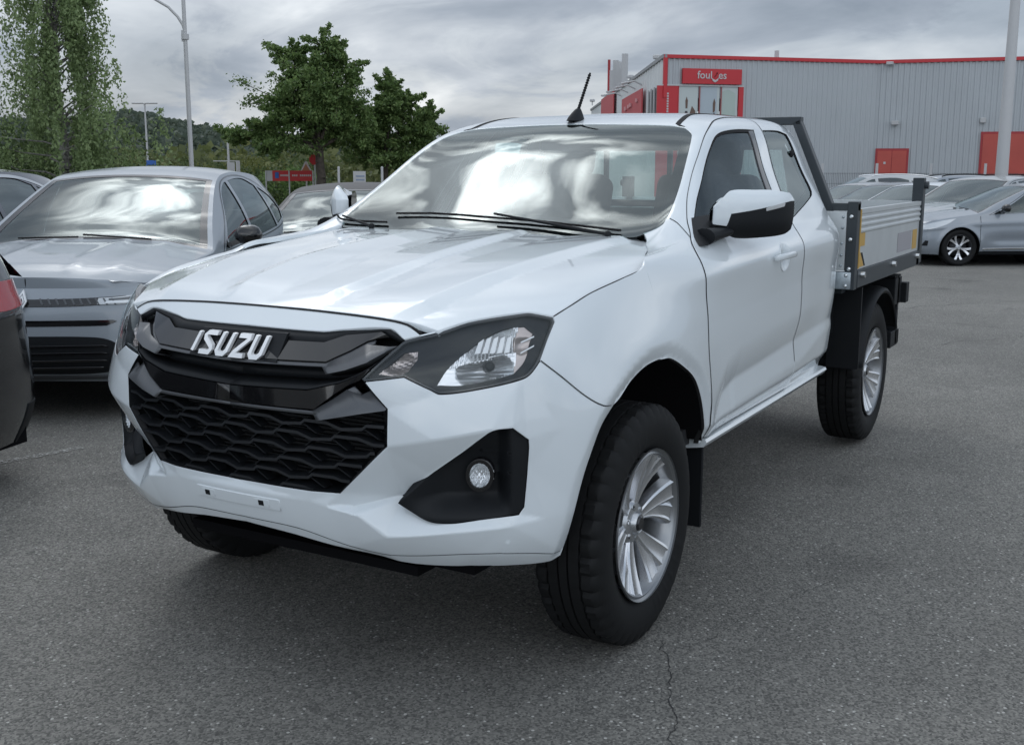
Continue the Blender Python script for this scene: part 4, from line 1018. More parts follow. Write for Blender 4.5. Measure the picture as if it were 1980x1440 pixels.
# ---------------- mirrors
MIR_OUT = [(-.0047, 1.2979), (-.0018, 1.3595), (.0315, 1.3952), (.0699, 1.4168), (.1765, 1.4185), (.2468, 1.4172), (.3305, 1.4057), (.358, 1.3763), (.3552, 1.3251), (.3431, 1.2721), (.3113, 1.255), (.2277, 1.2457), (.06, 1.2454), (.02, 1.262)]
MIR_CAP = MIR_OUT[:8]+[(.318, 1.375), (.1664, 1.35), (.0538, 1.3349), (.0403, 1.2916)]
MIR_BASE = [(.0403, 1.2916), (.0538, 1.3349), (.1664, 1.35), (.318, 1.375)]+MIR_OUT[7:12]+[(.10, 1.2454), (.045, 1.262)]
def MZ(a): return float(np.interp(a, [.0538, .1664, .318, .358], [1.3349, 1.35, 1.375, 1.3763]))
def build_mirrors(T, white, black, gblack, chrome):
    for s in (1, -1):
        P0 = np.array([-.662, .839, 0.]); dv = np.array([-.8321, .5547, 0.]); nv = np.array([.5547, .8321, 0.])
        def fm(a, z, w_):
            t = (a-.178)/.20; h = (z-1.332)/.095
            b_ = .050*np.clip(1-np.abs(t)**3.2, 0, 1)*np.clip(1-np.abs(h)**3.0, -.3, 1)+.010*(z > 1.385)*0
            return P0+a[:, None]*dv+np.c_[0*z, 0*z, z]+nv*(b_+w_)[:, None]
        def put(name, outl, m_, par, off=0., fl=.06, step=.008, gap=.0012):
            V, F, N = panel_data(lambda u, v, w_: fm(u, v, w_+off), outl, step=step, gap=gap, flange=fl, corner=38)
            if s < 0: V, F, N = mirror_data(V, F, N)
            return from_data(name, V, F, m_, par, normals=N)
        m = MB()
        P = lambda u, v, o_: Vector(f_cab(np.array([u]), np.array([v]), o_)[0]*[1, s, 1])
        m.poly([P(.6354, 1.512, .004), P(.5487, 1.3158, .006), P(.5039, 1.2448, .010), P(.5329, 1.2363, .012), P(.6481, 1.2564, .010), P(.7271, 1.3293, .006), P(.74, 1.42, .004)], (0, -.012*s, 0))
        a0 = P0+dv*-.10; 
        c0 = P(.58, 1.285, .01); c1 = Vector((P0+dv*.06)*[1, s, 1])+Vector((0, 0, 1.272))
        up = Vector((0, 0, 1)); ax = (c1-c0).normalized(); sd = ax.cross(up).normalized()
        rr = []
        for c, hh, ww in ((c0, .030, .045), (c0.lerp(c1, .5), .022, .040), (c1, .020, .035)):
            rr.append([m.bm.verts.new(c+sd*ww*math.cos(t)+up*hh*math.sin(t)) for t in np.linspace(0, 2*math.pi, 15)[:-1]])
        for r0, r1 in zip(rr[:-1], rr[1:]):
            for k in range(14): m.bm.faces.new((r0[k], r0[(k+1) % 14], r1[(k+1) % 14], r1[k]))
        m.bm.faces.new(rr[0]); m.bm.faces.new(rr[-1])
        foot = m.build('door_mirror', black, T, smooth=60)
        put('mirror_cap', MIR_CAP, white, foot)
        put('mirror_base', MIR_BASE, black, foot, off=-.002)
        V, F, N = panel_data(lambda u, v, w_: fm(u, v, w_*-1-.045)*1.0, MIR_OUT, step=.02, gap=.028, flange=0)
        gq = [tuple(reversed(f)) for f in F]; V = P0+((V-P0)@dv)[:, None]*dv+np.c_[0*V[:, 0], 0*V[:, 0], V[:, 2]]+nv*-.050; V2 = V*[1, s, 1]
        from_data('mirror_glass', V2, gq, mat('mirror_glass', (.8, .82, .82), .02, metal=1), foot)
        put('indicator', [(.20, MZ(.20)-.013), (.285, MZ(.285)-.012), (.292, MZ(.285)), (.285, MZ(.285)+.002), (.20, MZ(.20)-.002)], mat('clear_plastic', (.45, .46, .46), .12), foot, off=.003, fl=.03)
# ---------------- handles, wipers, antenna
def build_details(T, white, black, gblack, rubber, chrome, steel):
    for s in (1, -1):
        # recess cup
        th = np.linspace(0, 2*np.pi, 33)[:-1]
        cup = [(1.285+.050*math.cos(t), 1.148+.050*math.sin(t)*1.0) for t in th]
        def f(u, v, w_):
            r = ((u-1.285)/.050)**2+((v-1.148)/.050)**2
            return f_cab(u, v, .0006+w_-.020*np.clip(1-r, 0, 1)**.6*0)
        m = MB()
        P = lambda u, v, o_: Vector(f_cab(np.array([u]), np.array([v]), o_)[0]*[1, s, 1])
        pts = [P(1.078, 1.147, .008), P(1.090, 1.149, .026), P(1.15, 1.151, .036), P(1.22, 1.152, .038), P(1.29, 1.151, .033), P(1.315, 1.150, .008)]
        W = .0145
        bmv = []
        bm = m.bm; rings = []
        for i, p in enumerate(pts):
            w_ = W*(1.0 if 0 < i < 5 else .9); t_ = .007
            q = [bm.verts.new(p+Vector((0, s*dy, dz))) for dy, dz in ((t_, w_*.6), (t_, -w_*.6), (0, -w_), (-t_, -w_*.6), (-t_, w_*.6), (0, w_))]
            rings.append(q)
        for r0, r1 in zip(rings[:-1], rings[1:]):
            for k in range(6): bm.faces.new((r0[k], r0[(k+1) % 6], r1[(k+1) % 6], r1[k]))
        bm.faces.new(rings[0]); bm.faces.new(rings[-1][::-1])
        hd = m.build('door_handle', white, T, smooth=60)
        md = hd.modifiers.new('round', 'SUBSURF'); md.levels = 2; md.render_levels = 2
        # hand pocket behind the grip: a rounded dish pressed outwards at its rim
        cu, cv, ra, rb = 1.235, 1.146, .062, .054
        V, F, N = panel_data(lambda u, v, w_: f_cab(u, v, w_+.0035-.013*np.clip(1-((u-cu)/ra)**2-((v-cv)/rb)**2, 0, 1)), [(cu+ra*math.cos(t), cv+rb*math.sin(t)) for t in th], step=.008, gap=0, flange=.006)
        # (rim stands 3.5 mm proud, centre sinks below it; the door skin behind is opened by HANDLE_HOLE)
        if s < 0: V, F, N = mirror_data(V, F, N)
        from_data('handle_recess', V, F, white, hd, normals=N)
    # cowl panel and wipers
    m = MB()
    m.poly([(-.40, -.70, 1.215), (-.40, .70, 1.215), (-.50, .74, 1.262), (-.50, -.74, 1.262)], (0, 0, -.01)); m.build('cowl_panel', black, T)
    def wst(a, b, o_): p = f_top(np.array([abs(a)]), np.array([b]), o_)[0]; p[1] = abs(p[1])*(1 if a >= 0 else -1); return Vector(p)
    for (a0, b0, a1, b1, pa, pb) in ((.42, .462, -.33, .52, .40, .425), (-.33, .455, -.66, .515, -.36, .42)):
        m = MB(); n = 8
        pts = [wst(a0+(a1-a0)*t, b0+(b1-b0)*t, .010) for t in np.linspace(0, 1, n)]
        m.tube(pts, .0042, n=6)
        mid = wst((a0+a1)/2, (b0+b1)/2, .028)
        m.build('wiper', rubber, T)
        m = MB(); m.cyl(wst(pa, pb, .012), mid, .0065, .004, n=8).sph(wst(pa, pb, .012), .013, n=10); m.build('wiper_arm', black, T)
    # antenna
    m = MB(); b0 = f_top(np.array([0.0]), np.array([1.245]), 0.0)[0]
    bx = Vector((b0[0], 0, b0[2]))
    bm = m.bm
    rings = []
    for i, (h, lx, wy, sx) in enumerate(((-.004, .062, .030, 0), (.010, .056, .026, -.004), (.028, .040, .019, -.010), (.044, .022, .012, -.016), (.050, .012, .008, -.018))):
        rings.append([bm.verts.new(bx+Vector((sx+lx*math.cos(t)*(1.25 if math.cos(t) > 0 else .8), wy*math.sin(t), h))) for t in np.linspace(0, 2*math.pi, 17)[:-1]])
    for r0, r1 in zip(rings[:-1], rings[1:]):
        for k in range(16): bm.faces.new((r0[k], r0[(k+1) % 16], r1[(k+1) % 16], r1[k]))
    bm.faces.new(rings[-1])
    an = m.build('antenna_base', black, T, smooth=60)
    m = MB(); p0 = bx+Vector((-.012, 0, .040)); p1 = bx+Vector((-.125, 0, .205)); m.cyl(p0, p1, .0065, .0045, n=8)
    for k in range(14): c = p0+(p1-p0)*(k+1)/15; m.cyl(c, c+(p1-p0).normalized()*.003, .0078, .0074, n=8)
    m.build('antenna_mast', rubber, T)
def build_interior(T):
    dark = mat('interior_dark', (.030, .031, .034), .7); seat = mat('seat_fabric', (.035, .036, .040), .9, var=(60, .2)); lite = mat('headliner', (.30, .30, .29), .9)
    m = MB()
    m.box((-.95, -.78, 1.06), (-.50, .78, 1.20), bevel=.04, seg=3).box((-.62, -.72, 1.17), (-.42, .72, 1.225), bevel=.02, seg=2); m.build('dashboard', dark, T)
    m = MB(); m.box((-2.2, -.82, .52), (-.4, .82, .58)).box((-2.20, -.82, .58), (-2.05, .82, 1.22)); m.build('cab_floor', dark, T)
    m = MB(); 
    c = Vector((-1.0, .38, 1.13)); M_ = Matrix.Rotation(math.radians(-65), 3, 'Y')
    pts = [c+M_ @ Vector((.185*math.cos(t), .185*math.sin(t), 0)) for t in np.linspace(0, 2*math.pi, 29)]
    m.tube(pts, .014, n=8); m.cyl(c, c+M_ @ Vector((0, .18, 0)), .014).cyl(c, c+M_ @ Vector((0, -.18, 0)), .014).cyl(c, c+M_ @ Vector((.18, 0, 0)), .014)
    m.sph(c, .055, n=12, scale=(1, 1, .6)).cyl(c, c+Vector((.3, 0, -.05)), .03); m.build('steering_wheel', dark, T)
    for s in (1, -1):
        m = MB(); y = s*.38
        m.box((-1.75, y-.26, .80), (-1.20, y+.26, .95), bevel=.05, seg=3)
        m.cbox((-1.80, y, 1.18), (.15, .50, .58), rot=Matrix.Rotation(math.radians(-18), 3, 'Y'), bevel=.05, seg=3)
        st = m.build('seat', seat, T)
        m = MB(); m.cbox((-1.915, y, 1.545), (.10, .27, .17), rot=Matrix.Rotation(math.radians(-14), 3, 'Y'), bevel=.035, seg=3)
        for d in (-.06, .06): m.cyl((-1.90, y+d, 1.52), (-1.87, y+d, 1.42), .006)
        m.build('headrest', seat, st)
    # headliner and inner pillars
    u_, v_ = np.meshgrid(np.linspace(1.25, 2.2, 14), np.linspace(1.85, VM, 8)); P = f_cab(u_.ravel(), v_.ravel(), -.03)
    V = list(P)+[p*[1, -1, 1] for p in P]; F_ = [(j*14+i, j*14+i+1, (j+1)*14+i+1, (j+1)*14+i) for j in range(7) for i in range(13)]
    from_data('headliner', V, F_+[tuple(q+len(P) for q in f) for f in F_], lite, T)
    m = MB()
    m.cbox((-1.17, 0, 1.60), (.03, .27, .075), bevel=.015, seg=2).cyl((-1.17, 0, 1.62), (-1.2, 0, 1.67), .01); m.build('rear_view_mirror', dark, T)
    m = MB()
    for s in (1, -1): m.box((-1.62, s*.80, .9), (-1.52, s*.76, 1.40))
    m.build('inner_pillar', dark, T)
    m = MB()
    for s in (1, -1): m.box((-1.235, s*.10, 1.655), (-1.215, s*.50, 1.675), bevel=.004)
    m.build('sun_visor', lite, T)
# ---------------- wheels
TYRE_DATA = {}
def tyre_mesh(R=.385, w=.228, r=.236, n=168):
    h = w/2
    prof = [(r-.004, -h*.72), (r+.004, -h*.80), (r+.012, -h*.86), (r+.03, -h*.93), (r+.055, -h*.985), (r+.08, -h), (r+.105, -h*.975), (R-.028, -h*.925), (R-.012, -h*.86), (R-.003, -h*.77)]
    grooves = [-.62, -.22, .22, .62]
    mid = []
    x = -h*.70
    tread = [(-.70, 0), (-.50, 0), (-.49, 1), (-.45, 1), (-.44, 0), (-.17, 0), (-.16, 1), (-.12, 1), (-.11, 0), (.11, 0), (.12, 1), (.16, 1), (.17, 0), (.44, 0), (.45, 1), (.49, 1), (.50, 0), (.70, 0)]
    for t, g in tread: mid.append((R-.009*g-.0015*t*t, h*t))
    prof = prof+mid+[(a, -b) for a, b in prof[::-1]]
    k = len(prof); V = []; F = []
    for i in range(n):
        a = 2*math.pi*i/n; c, s_ = math.cos(a), math.sin(a)
        for q, (rr, y) in enumerate(prof):
            d = 0
            if q in (7, 8, 9, k-8, k-9, k-10) and i % 4 == 0: d = -.009
            if 9 < q < k-10 and i % 3 == 0 and abs(y) > h*.2: d = -.004
            if q in (10, 11, k-11, k-12) and i % 4 == 0: d = -.010
            letter = (20 < i % 84 < 46) and (i*7) % 5 < 3
            yy = y+(.0028 if y > 0 else -.0028)*letter if q in (3, 4, k-4, k-5) else y
            V.append(((rr+d)*c, yy, (rr+d)*s_))
    for i in range(n):
        j = (i+1) % n
        for q in range(k-1): F.append((i*k+q, j*k+q, j*k+q+1, i*k+q+1))
    return V, F
def truck_wheel(T, s, first):
    global WHEEL_PROTO
    if not first:
        return dup(WHEEL_PROTO, T)
    rub = mat('tyre_rubber', (.009, .0095, .010), .68, spec=.25, bump=(260, .0006)); alu = mat('wheel_alloy', (.50, .515, .53), .26, metal=.85); aluf = mat('machined_alloy', (.74, .75, .77), .24, metal=.95)
    dk = mat('wheel_dark', (.03, .032, .035), .5, metal=.3)
    W = empty('wheel'); W.parent = T
    V, F = tyre_mesh(); me_t = from_data('tyre', V, F, rub, W, autosmooth=28)
    h = .1325
    V, F = lathe([(.243, .112), (.244, .106), (.236, .100), (.228, .104), (.222, .098), (.214, .060), (.205, -.02), (.205, -.10), (.236, -.112), (.24, -.118), (.245, -.1)], 72); from_data('rim', V, F, mat('rim_alloy', (.30, .31, .32), .32, metal=.85), W, autosmooth=40)
    V, F = lathe([(.0, -.01), (.15, -.01), (.155, -.025), (.0, -.03)], 40); from_data('brake_disc', V, F, dk, W)
    # hub
    V, F = lathe([(0, .074), (.024, .074), (.030, .077), (.034, .072), (.038, .062), (.062, .058), (.072, .048), (.074, .0)], 40); hb = from_data('hub', V, F, alu, W, autosmooth=30)
    V, F = lathe([(0, .082), (.020, .082), (.0235, .078), (.024, .072)], 24); from_data('centre_cap', V, F, mat('gloss_black_plastic'), W, autosmooth=30)
    # six split spokes with a slight swirl; each blade has a machined rib edge
    for k in range(6):
        base = 2*math.pi*k/6+.12
        m = MB(); m2 = MB()
        for sgn, wid, tw in ((-1, .078, -.20), (1, .068, .10)):
            rings = []
            for t in np.linspace(0, 1, 7):
                r = .040+t*.186; a = base+sgn*(.035+.165*t)+.10*t*t*1.0+(tw*.0)
                w_ = (.020+(wid-.020)*t**.8)
                y = .056+.048*t-.008*math.sin(t*math.pi)+(.0 if sgn < 0 else -.004)
                er = Vector((math.cos(a), 0, math.sin(a))); et = Vector((-math.sin(a), 0, math.cos(a)))
                c = er*r
                q = [c-et*w_*.62+Vector((0, y-.034, 0)), c-et*w_*.5+Vector((0, y-.004, 0)), c-et*w_*.36+Vector((0, y, 0)), c-et*w_*.22+Vector((0, y-.002-.003*t, 0)), c+et*w_*.22+Vector((0, y-.003-.003*t, 0)), c+et*w_*.36+Vector((0, y-.002, 0)), c+et*w_*.5+Vector((0, y-.006, 0)), c+et*w_*.62+Vector((0, y-.034, 0))]
                rings.append([m.bm.verts.new(p) for p in q])
            for r0, r1 in zip(rings[:-1], rings[1:]):
                for z in range(7): m.bm.faces.new((r0[z], r0[z+1], r1[z+1], r1[z]))
                m.bm.faces.new((r0[7], r0[0], r1[0], r1[7]))
            m.bm.faces.new(rings[-1]); 
        m.build('spoke', aluf, W, smooth=24)
        a = base+.5; m3 = MB(); er = Vector((math.cos(a), 0, math.sin(a)))
        m3.cyl(er*.052+Vector((0, .050, 0)), er*.052+Vector((0, .064, 0)), .009, .008, n=6); m3.build('wheel_nut', mat('chrome'), W)
    WHEEL_PROTO = W
    return W
# ---------------- dropside tray
def build_tray(T, dk, alu, steel, black, under):
    # cab guard frame (ladder frame behind the cab)
    R_ = lambda a, b, w_, m_: None
    def bar(m, a, b, w_, d, up=(0, 0, 1)):
        a, b = Vector(a), Vector(b); L_ = (b-a).length; z = (b-a).normalized(); x = Vector((1, 0, 0)); y = z.cross(x).normalized()
        R = Matrix((x, y, z)).transposed(); m.box((-d/2, -w_/2, -L_/2), (d/2, w_/2, L_/2), rot=R, ctr=(a+b)/2, bevel=.003)
    g = MB()
    for s in (1, -1):
        bar(g, (-2.30, s*.655, 1.716), (-2.30, s*.842, 1.29), .040, .05)
        g.box((-2.325, s*.835, 1.295), (-2.275, s*.972, 1.330), bevel=.002)
    g.box((-2.325, -.678, 1.698), (-2.275, .678, 1.736), bevel=.003)
    g.box((-2.325, -.83, 1.295), (-2.275, .83, 1.330), bevel=.002)
    for y in (-.36, 0, .36): g.box((-2.32, y-.012, 1.33), (-2.30, y+.012, 1.70))
    g.build('cab_guard', dk, T)
    m = MB(); m.box((-2.30, -.922, 1.012), (-2.272, .922, 1.292), bevel=.002); hb = m.build('headboard', alu, T)
    bolt = MB()
    for s in (1, -1):
        for z in (1.265, 1.215, 1.14, 1.085, 1.035): bolt.sph((-2.270, s*.905, z), .0065, n=8)
    bolt.build('rivet', steel, hb)
    for s in (1, -1):
        m = MB(); m.box((-2.33, s*.924, .92), (-2.270, s*.972, 1.338), bevel=.002); p = m.build('corner_post', dk, T)
        m = MB()
        for z in (1.268, 1.160, 1.02): m.sph((-2.266, s*.945, z), .0105, n=10, scale=(.7, 1, 1))
        m.build('bolt', mat('bright_bolt', (.7, .72, .73), .2, metal=1), p)
        m = MB(); m.box((-2.285, s*.80, .922), (-2.262, s*.958, 1.006), bevel=.006, seg=2); b = m.build('bracket', steel, T)
        m = MB()
        for z in (.94, .99): m.sph((-2.258, s*.935, z), .009, n=8)
        m.build('bolt', mat('bright_bolt'), b)
        # dropside: profiled aluminium board
        prof = [(.966, 1.012), (.966, 1.185), (.972, 1.192), (.972, 1.200), (.966, 1.207), (.966, 1.214), (.972, 1.221), (.972, 1.229), (.966, 1.236), (.966, 1.243), (.972, 1.250), (.972, 1.258), (.966, 1.265), (.966, 1.275), (.971, 1.280), (.971, 1.302), (.944, 1.302), (.944, 1.012)]
        m = MB(); x0, x1 = -2.352, -3.860
        a_ = [m.bm.verts.new((x0, s*y, z)) for y, z in prof]; b_ = [m.bm.verts.new((x1, s*y, z)) for y, z in prof]; n = len(prof)
        for i in range(n): m.bm.faces.new((a_[i], a_[(i+1) % n], b_[(i+1) % n], b_[i]))
        m.bm.faces.new(a_); m.bm.faces.new(b_[::-1]); ds = m.build('dropside', alu, T, smooth=0)
        m = MB(); m.box((-2.335, s*.940, 1.018), (-2.352, s*.9735, 1.300)); m.build('side_seal', mat('amber_reflector', (.55, .33, .06), .35), ds)
        def sticker(pts, mt, nm):
            q = MB(); q.poly([(x, s*.9668, z) for x, z in pts], (0, s*.0012, 0)); q.build(nm, mt, ds)
        am = mat('amber_reflector'); 
        sticker([(-2.365, 1.185), (-2.47, 1.185), (-2.47, 1.122), (-2.365, 1.122)], am, 'reflector')
        sticker([(-2.355, 1.095), (-2.385, 1.095), (-2.470, 1.022), (-2.355, 1.022)], am, 'reflector')
        sticker([(-2.395, 1.09), (-2.43, 1.09), (-2.50, 1.022), (-2.468, 1.022)], black, 'label')
        sticker([(-3.26, 1.142), (-3.64, 1.142), (-3.64, 1.035), (-3.26, 1.035)], mat('grey_label', (.34, .33, .35), .5), 'label')
        sticker([(-3.675, 1.142), (-3.80, 1.142), (-3.80, 1.03), (-3.675, 1.03)], am, 'reflector')
        # side rail
        m = MB(); m.box((-2.33, s*.93, .925), (-3.90, s*.975, 1.010), bevel=.002); r = m.build('side_rail', dk, T)
        for x in (-2.40, -3.12, -3.78):
            m = MB(); m.cyl((x, s*.974, .985), (x, s*.994, .985), .016, .014, n=12).cyl((x-.05, s*.974, .975), (x-.05, s*.985, .975), .010, n=10); m.build('bolt', mat('bright_bolt'), r)
        m = MB(); m.box((-3.80, s*.90, .93), (-3.88, s*.975, .99)); m.build('hinge_block', black, r)
        m = MB(); m.box((-3.862, s*.915, .935), (-3.93, s*.978, 1.438), bevel=.003).cyl((-3.90, s*.978, 1.395), (-3.90, s*1.0, 1.395), .022, n=12).cyl((-3.93, s*.955, 1.37), (-3.955, s*.955, 1.37), .02, n=10); m.build('rear_post', dk, T)
    m = MB(); m.box((-3.93, -.915, 1.00), (-3.90, .915, 1.302)); m.build('tailboard', alu, T, smooth=0)
    m = MB(); m.box((-3.90, -.93, .985), (-2.30, .93, 1.005)).box((-3.9, -.93, .925), (-3.86, .93, .985)); 
    for x in (-2.6, -3.0, -3.4): m.box((x, -.9, .93), (x-.05, .9, .985))
    m.build('tray_floor', alu, T)
    m = MB()
    for s in (1, -1): m.box((-3.9, s*.34, .66), (-2.35, s*.46, .93))
    for x in (-2.5, -3.1, -3.7): m.box((x, -.86, .875), (x-.08, .86, .93))
    m.build('subframe', dk, T)
    # mudguards over the rear wheels
    for s in (1, -1):
        cx, cz, R0 = -3.10, .385, .475
        A_ = np.radians(np.linspace(12, 154, 30)); prof = [(.60, 0, -.012), (.62, 0, 0), (.90, 0, 0), (.935, 0, -.008), (.945, 0, -.022), (.940, 0, -.034)]
        V = []; 
        for a in A_:
            for (y, _, d) in prof:
                r = R0+d; x = cx+r*math.cos(math.pi-a)*-1*-1; zz = cz+r*math.sin(a)*1.0
                zz = min(zz, .862+d) if False else zz
                V.append((cx-r*math.cos(a)*-1, s*y, zz))
        # extend straight down in front (flat flap)
        k = len(prof); F = [(i*k+j, i*k+j+1, (i+1)*k+j+1, (i+1)*k+j) for i in range(len(A_)-1) for j in range(k-1)]
        o = from_data('mudguard', V, F, black, T, autosmooth=50)
        md = o.modifiers.new('thick', 'SOLIDIFY'); md.thickness = .005; md.offset = 0
        m = MB()
        for (x, y, z) in ((-2.60, .70, .74), (-2.605, .66, .60), (-2.63, .72, .86)): m.sph((x+.012, s*y, z), .009, n=8)
        m.build('bolt', mat('bright_bolt'), o)
        m = MB(); m.box((-2.635, s*.77, .478), (-2.618, s*.935, .90)) ; m.box((-2.5, s*.55, .66), (-2.62, s*.80, .93)).box((-2.30, s*.5, .62), (-2.36, s*.72, .92)).tube([Vector((-2.40, s*.74, .92)), Vector((-2.42, s*.76, .80)), Vector((-2.45, s*.72, .70))], .012)
        m.build('splash_guard', black, T)
    # lamp board and brackets at the tail
    m = MB()
    for s in (1, -1):
        m.box((-3.62, s*.66, .70), (-3.80, s*.90, .86), bevel=.004).box((-3.70, s*.80, .46), (-3.74, s*.90, .86)).box((-3.80, s*.72, .70), (-3.88, s*.93, .82), bevel=.003)
        m.box((-3.58, s*.74, .45), (-3.78, s*.90, .545), bevel=.003)
        for k in range(4): m.box((-3.60-k*.045, s*.70, .865), (-3.63-k*.045, s*.90, .875))
    m.box((-3.76, -.9, .46), (-3.80, .9, .54))
    m.build('tail_bracket', black, T)
# ------------------------------------------------------------------ parked cars
def car_nets(c):
    """c: parameter dict -> BODY (wraps round the car below the belt), SHO (belt to roof edge), TOP (bonnet-glass-roof)"""
    xf, xr, w = c['xf'], c['xr'], c['w']
    plan = [(xf, 0), (xf-.015, .36), (xf-.06, .66), (xf-.17, .86), (xf-.34, .945), (xf-.62, .985), (xf-1.1, 1.0), ((xf+xr)/2+.3, 1.0), ((xf+xr)/2-.5, 1.0), (xr+1.0, .995), (xr+.58, .97), (xr+.30, .92), (xr+.12, .82), (xr+.035, .60), (xr, 0)]
    fr = [0, .15, .32, .50, .68, .85, 1.0]; wd = c.get('wd', [-.055, -.018, 0, .004, .0, -.012, -.04]); fd = c.get('fd', [-.13, -.03, 0, -.01, -.03, -.07, -.13]); rd = c.get('rd', [-.10, -.02, 0, -.02, -.05, -.09, -.13])
    zs = c['zs']; P = []
    n = len(plan)
    def zb(x): return float(np.interp(x, c['belt_x'], c['belt_z']))
    for f_, a, b, d in zip(fr, wd, fd, rd):
        row = []
        for k, (x, yf) in enumerate(plan):
            wf = max(0, 1-k/5.5); wr = max(0, 1-(n-1-k)/4.5)
            xx = x+b*wf+(-d)*wr*1.0; yy = yf*(w+a*(1-.0*wf)); z0 = zs+.0*wf; z = z0+f_*(zb(x)-z0); row.append((xx, yy, z))
        P.append(row)
    P = np.array(P)
    B = Net(P, fr, sym=True, urow=3)
    T = np.array(c['top']); frc = [0, .35, .68, .88, 1.0]
    tp = []
    for x, zc, ye, ze in T: tp.append([(x-(.06*q**4 if x > c['cowl'] else 0), ye*q, zc-(zc-ze)*q**2.3) for q in frc])
    tp = np.array(tp); arc = np.r_[0, np.cumsum(np.linalg.norm(np.diff(tp[:, 0], axis=0), axis=1))]
    TP = Net(tp, arc, u=np.array(frc), sym=True)
    arcx = lambda x: float(np.interp(-x, -T[:, 0], arc))
    # shoulder net: rows belt, mid, roof edge
    top_row = P[-1]; E = []
    x0, xl = T[0, 0], T[-1, 0]
    for k, p in enumerate(top_row):
        if p[0] >= x0-.06:
            q = min(1, p[1]/w); e = TP.raw([q], [0.])[0]
        elif p[0] <= xl+.03:
            q = min(1, p[1]/w); e = TP.raw([q], [arc[-1]])[0]
        else: e = TP.raw([1.0], [arcx(p[0])])[0]
        E.append(e)
    # finer columns along the side for the glasshouse
    ks = np.arange(n); fine_x = []
    E = np.array(E); 
    cols, ucol = [], []
    uB = B.u[3:]
    uu = np.linspace(0, uB[-1], 44)
    bt = B.raw(uu, np.ones(len(uu)))
    ee = []
    for p in bt:
        if p[0] >= x0-.10 or p[0] <= xl+.06:
            v = 0. if p[0] > 0 else arc[-1]
            e = TP.raw([min(1, p[1]/(w*.99))], [v])[0]
        else: e = TP.raw([1.0], [arcx(p[0])])[0]
        ee.append(e)
    ee = np.array(ee)
    bul = c.get('bulge', .03)
    mid = (bt+ee)/2; nn = mid-np.array([0, 0, 0]); hh = np.clip((ee[:, 2]-bt[:, 2])/.5, 0, 1)[:, None]
    mid = mid+np.c_[np.zeros(len(mid)), np.ones(len(mid))*bul, np.zeros(len(mid))]*hh+np.array([0, 0, .012])*(1-hh)
    S = Net(np.array([bt, mid, ee]), [0, .5, 1.0], u=uu, sym=False)
    # normals outwards: B: du x dv ; top uses (u=y frac, v rearwards) -> +z ; shoulder like B
    return B, S, TP, arcx, arc, zb
GUN = {}
